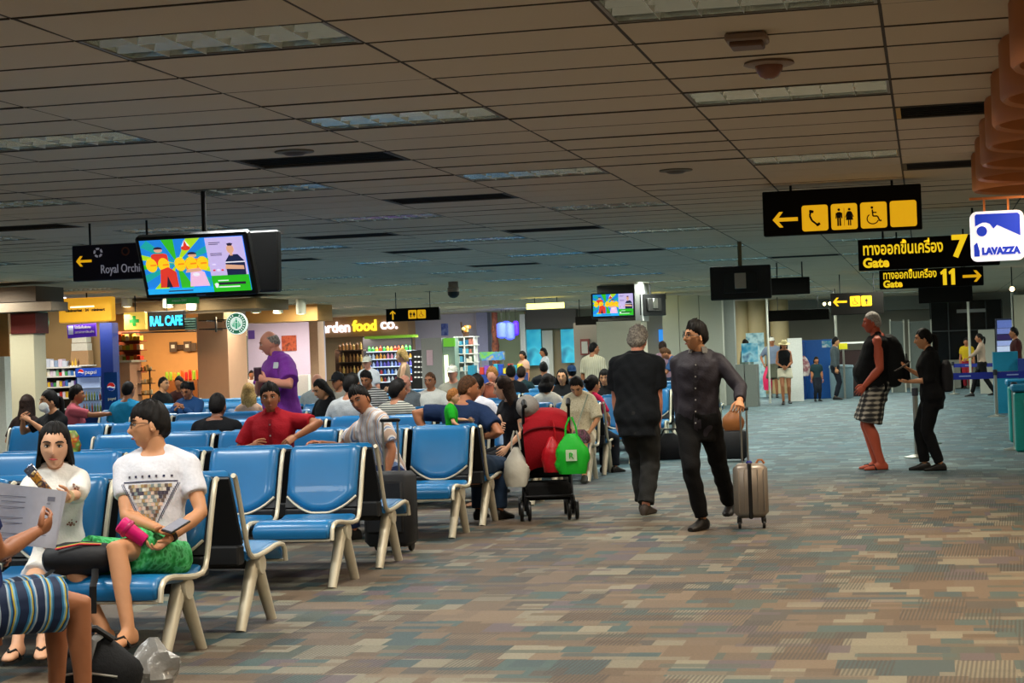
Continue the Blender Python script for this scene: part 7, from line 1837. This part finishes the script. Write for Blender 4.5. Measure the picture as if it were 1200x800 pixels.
# black waist bag on the seat
p = on_z(103, 676, .47); t = thing('belt_bag', 'black bag with red and yellow piping lying on the seat between the two sitters', 'bag', (p.x-.10, p.y+.12, .462), R(10))
mb = MB(); mb.loft([[Vector((x, math.cos(q)*d, .088+math.sin(q)*h)) for q in [2*PI*k/14 for k in range(14)]] for x, d, h in ((-.19, .02, .03), (-.17, .06, .06), (-.08, .09, .085), (.04, .09, .088), (.14, .07, .075), (.19, .03, .035))]); mb.build('pouch', mat('pouch_black', '#16161a', .6, bump=.2), t)
for yy, c in ((-.052, '#c21f2c'), (-.036, '#c9c02a'), (-.02, '#1f8a3a')): MB().tube([(-.10, yy*1.2-.02, .152+yy*.1), (.02, yy-.01, .170+yy*.05), (.12, yy*.7, .160)], .0055, 5).build('piping', mat('piping_'+c[1:], c, .5), t)
MB().tube([(-.12, -.07, .04), (-.15, -.14, .012), (-.20, -.20, -.02), (-.21, -.24, -.16)], .018, 6, flat=.35).build('hanging_strap', m_black, t); MB().tube([(.10, -.08, .04), (.12, -.16, .010), (.13, -.235, -.03), (.13, -.25, -.16)], .018, 6, flat=.35).build('hanging_strap', m_black, t)
# crinkled clear bag beside the woman
p = on_z(104, 646, .47); o = MB(); sag_bag(o, .24, .16, .12, seed=12, lump=.4, pinch=.5); o = o.build('crumpled_bag', m_plastic, None, (p.x+.02, p.y+.16, .462)); tag(o, 'crumpled pale plastic on the seat beside the white dress', 'plastic bag')
# green and yellow packet on the seat backs
p = on_y(103, 521, 12.5); o = MB(); sag_bag(o, .14, .08, .17, seed=4, lump=.2, pinch=.8); o = o.build('snack_packet', mottled('packet', ['#c9c22a', '#b03a1c', '#5a8a2a', '#d9d06a'], 14, .35), None, (p.x, 12.235, .905)); tag(o, 'crumpled green and yellow crisp packet on top of the seat backs', 'packet')
# rucksack and clear bag on the floor in front
p = on_y(105, 790, 7.55); t = thing('daypack', 'black daypack with grey straps on the floor at the bottom left', 'rucksack', (p.x, 7.62, 0), R(10))
mb = MB(); sag_bag(mb, .42, .30, .30, seed=2, lump=.05, pinch=.55); mb.build('sack', cloth('daypack_black', '#18191b', .8), t)
MB().tube([(-.02, -.13, .06), (0, -.17, .20), (.02, -.12, .30), (.04, 0, .32)], .022, 8, flat=.4).build('grey_strap', mat('strap_grey', '#5a5a58'), t); MB().tube([(-.16, -.05, .25), (-.10, -.06, .34), (.02, -.05, .345), (.09, -.03, .29)], .016, 8).build('top_handle', m_black, t); MB().tube([(-.14, -.14, .15), (-.02, -.165, .17), (.13, -.13, .14)], .006, 6).build('zip', m_steel, t)
p = on_y(182, 775, 8.0); o = MB(); sag_bag(o, .24, .20, .24, seed=8, lump=.3, pinch=.35); o = o.build('clear_plastic_bag', mat('clear_plastic', '#b9b7b2', .15, trans=.55, bump=.6, scale=20), None, (p.x, 7.98, 0)); tag(o, 'clear crinkled plastic bag on the floor beside the daypack', 'plastic bag')
# held by others
p = on_y(302, 440, 16.72); t = thing('drink_cup', 'dark drinking cup in the hands of the man in purple', 'cup', (p.x, p.y, p.z-.05)); MB().lathe([(.032, 0), (.038, .11), (.036, .12), (.01, .12)], n=14).build('cup_body', mat('cup_dark', '#3a2230', .35), t); MB().lathe([(.040, .118), (.038, .13), (.01, .132)], n=14).build('cup_lid', mat('cup_lid', '#5a4a50', .4), t)
p = on_y(53, 479, 17.8); o = MB().lathe([(.03, -.05), (.036, 0), (.05, .02), (.052, .05), (.045, .065), (.02, .07)], n=14, rot=Rx(R(60))).build('white_cup', m_white, None, p); tag(o, 'white cup raised by the woman in black at the far left', 'cup')
p = on_y(680, 506, 20.9); t = thing('handbag', 'purple and brown patterned handbag in the lap of the woman in cream', 'bag', (p.x, p.y-.02, p.z-.13)); mb = MB(); sag_bag(mb, .24, .12, .16, seed=5, lump=.1, pinch=.8); mb.build('sack', mottled('handbag_print', ['#4a2a3a', '#7a4a5a', '#3a2a20', '#8a6a7a'], 20), t)
MB().tube([(-.05, .02, .14), (.0, .13, .34), (.08, .16, .56)], .010, 6, flat=.4).build('shoulder_strap', mat('strap_sage', '#8a917a', .6), t)
p = on_z(785, 538, 0); t = thing('holdall', 'black travel holdall on the floor between the two men', 'bag', (p.x, p.y, 0), R(15)); mb = MB(); sag_bag(mb, .55, .34, .36, seed=14, lump=.06, pinch=.5); mb.build('sack', cloth('holdall_black', '#121215', .8), t); MB().tube([(-.15, -.1, .28), (-.08, -.12, .42), (.08, -.12, .42), (.15, -.1, .28)], .014, 6).build('handle', m_black, t)
p = on_z(767, 540, 0); t = thing('holdall', 'second smaller black bag beside the holdall', 'bag', (p.x-.08, p.y+.1, 0)); mb = MB(); sag_bag(mb, .3, .28, .45, seed=15, lump=.05, pinch=.6); mb.build('sack', cloth('holdall_black', '#121215', .8), t)
p = on_z(861, 540, 0); t = thing('suitcase', 'dark case with a tan bag on it, behind the man with the silver suitcase', 'suitcase', (p.x, p.y, 0)); MB().box((0, 0, .22), (.34, .24, .38), bev=.03).build('shell', mat('suitcase_black', '#17181b'), t, ang=60); MB().lathe([(.03, -.01), (.03, .01)], (-.12, 0, .03), 10, rot=Ry(PI/2)).build('wheel', m_black, t); MB().lathe([(.03, -.01), (.03, .01)], (.12, 0, .03), 10, rot=Ry(PI/2)).build('wheel', m_black, t)
o = MB(); sag_bag(o, .3, .2, .26, seed=16, lump=.08, pinch=.6); o = o.build('tan_bag', mat('tan_leather', '#9a5c2a', .5), None, (p.x, p.y, .41)); tag(o, 'tan bag on top of the dark case behind the silver suitcase', 'bag')
p = on_y(899.5, 447, on_z(907, 466, 0).y-.1); o = MB(); sag_bag(o, .27, .18, .70, seed=17, lump=.08, pinch=.35); o = o.build('fuchsia_bag', mat('bag_fuchsia', '#d01450', .5), None, (p.x, p.y, p.z-.25)); tag(o, 'bright fuchsia bag carried beside the straw-hatted woman', 'bag')
p = on_y(941, 432, 50.0); o = MB(); sag_bag(o, .42, .3, .55, seed=18, lump=.06, pinch=.6); o = o.build('pale_rucksack', mottled('pale_pack', ['#c8b8b0', '#7a3a48', '#d8d0c8'], 5), None, (p.x-.02, 50.22, p.z-.2)); tag(o, 'pale and maroon rucksack behind the straw-hatted woman', 'rucksack')
p = on_y(225, 452, 24.1); o = MB().box((0, 0, 0), (.07, .012, .13), rot=Rx(.4), bev=.003).build('mobile_phone', m_black, None, p); tag(o, 'phone held by the man in the blue jacket', 'phone')
o = MB(); sag_bag(o, .3, .2, .3, seed=21, lump=.1, pinch=.5); p = on_y(480, 476, 21.3); o = o.build('red_bag', mat('bag_scarlet', '#b81c1c', .5), None, (p.x, p.y, .445)); tag(o, 'red bag on a seat between the striped shirt and the white polo', 'bag')
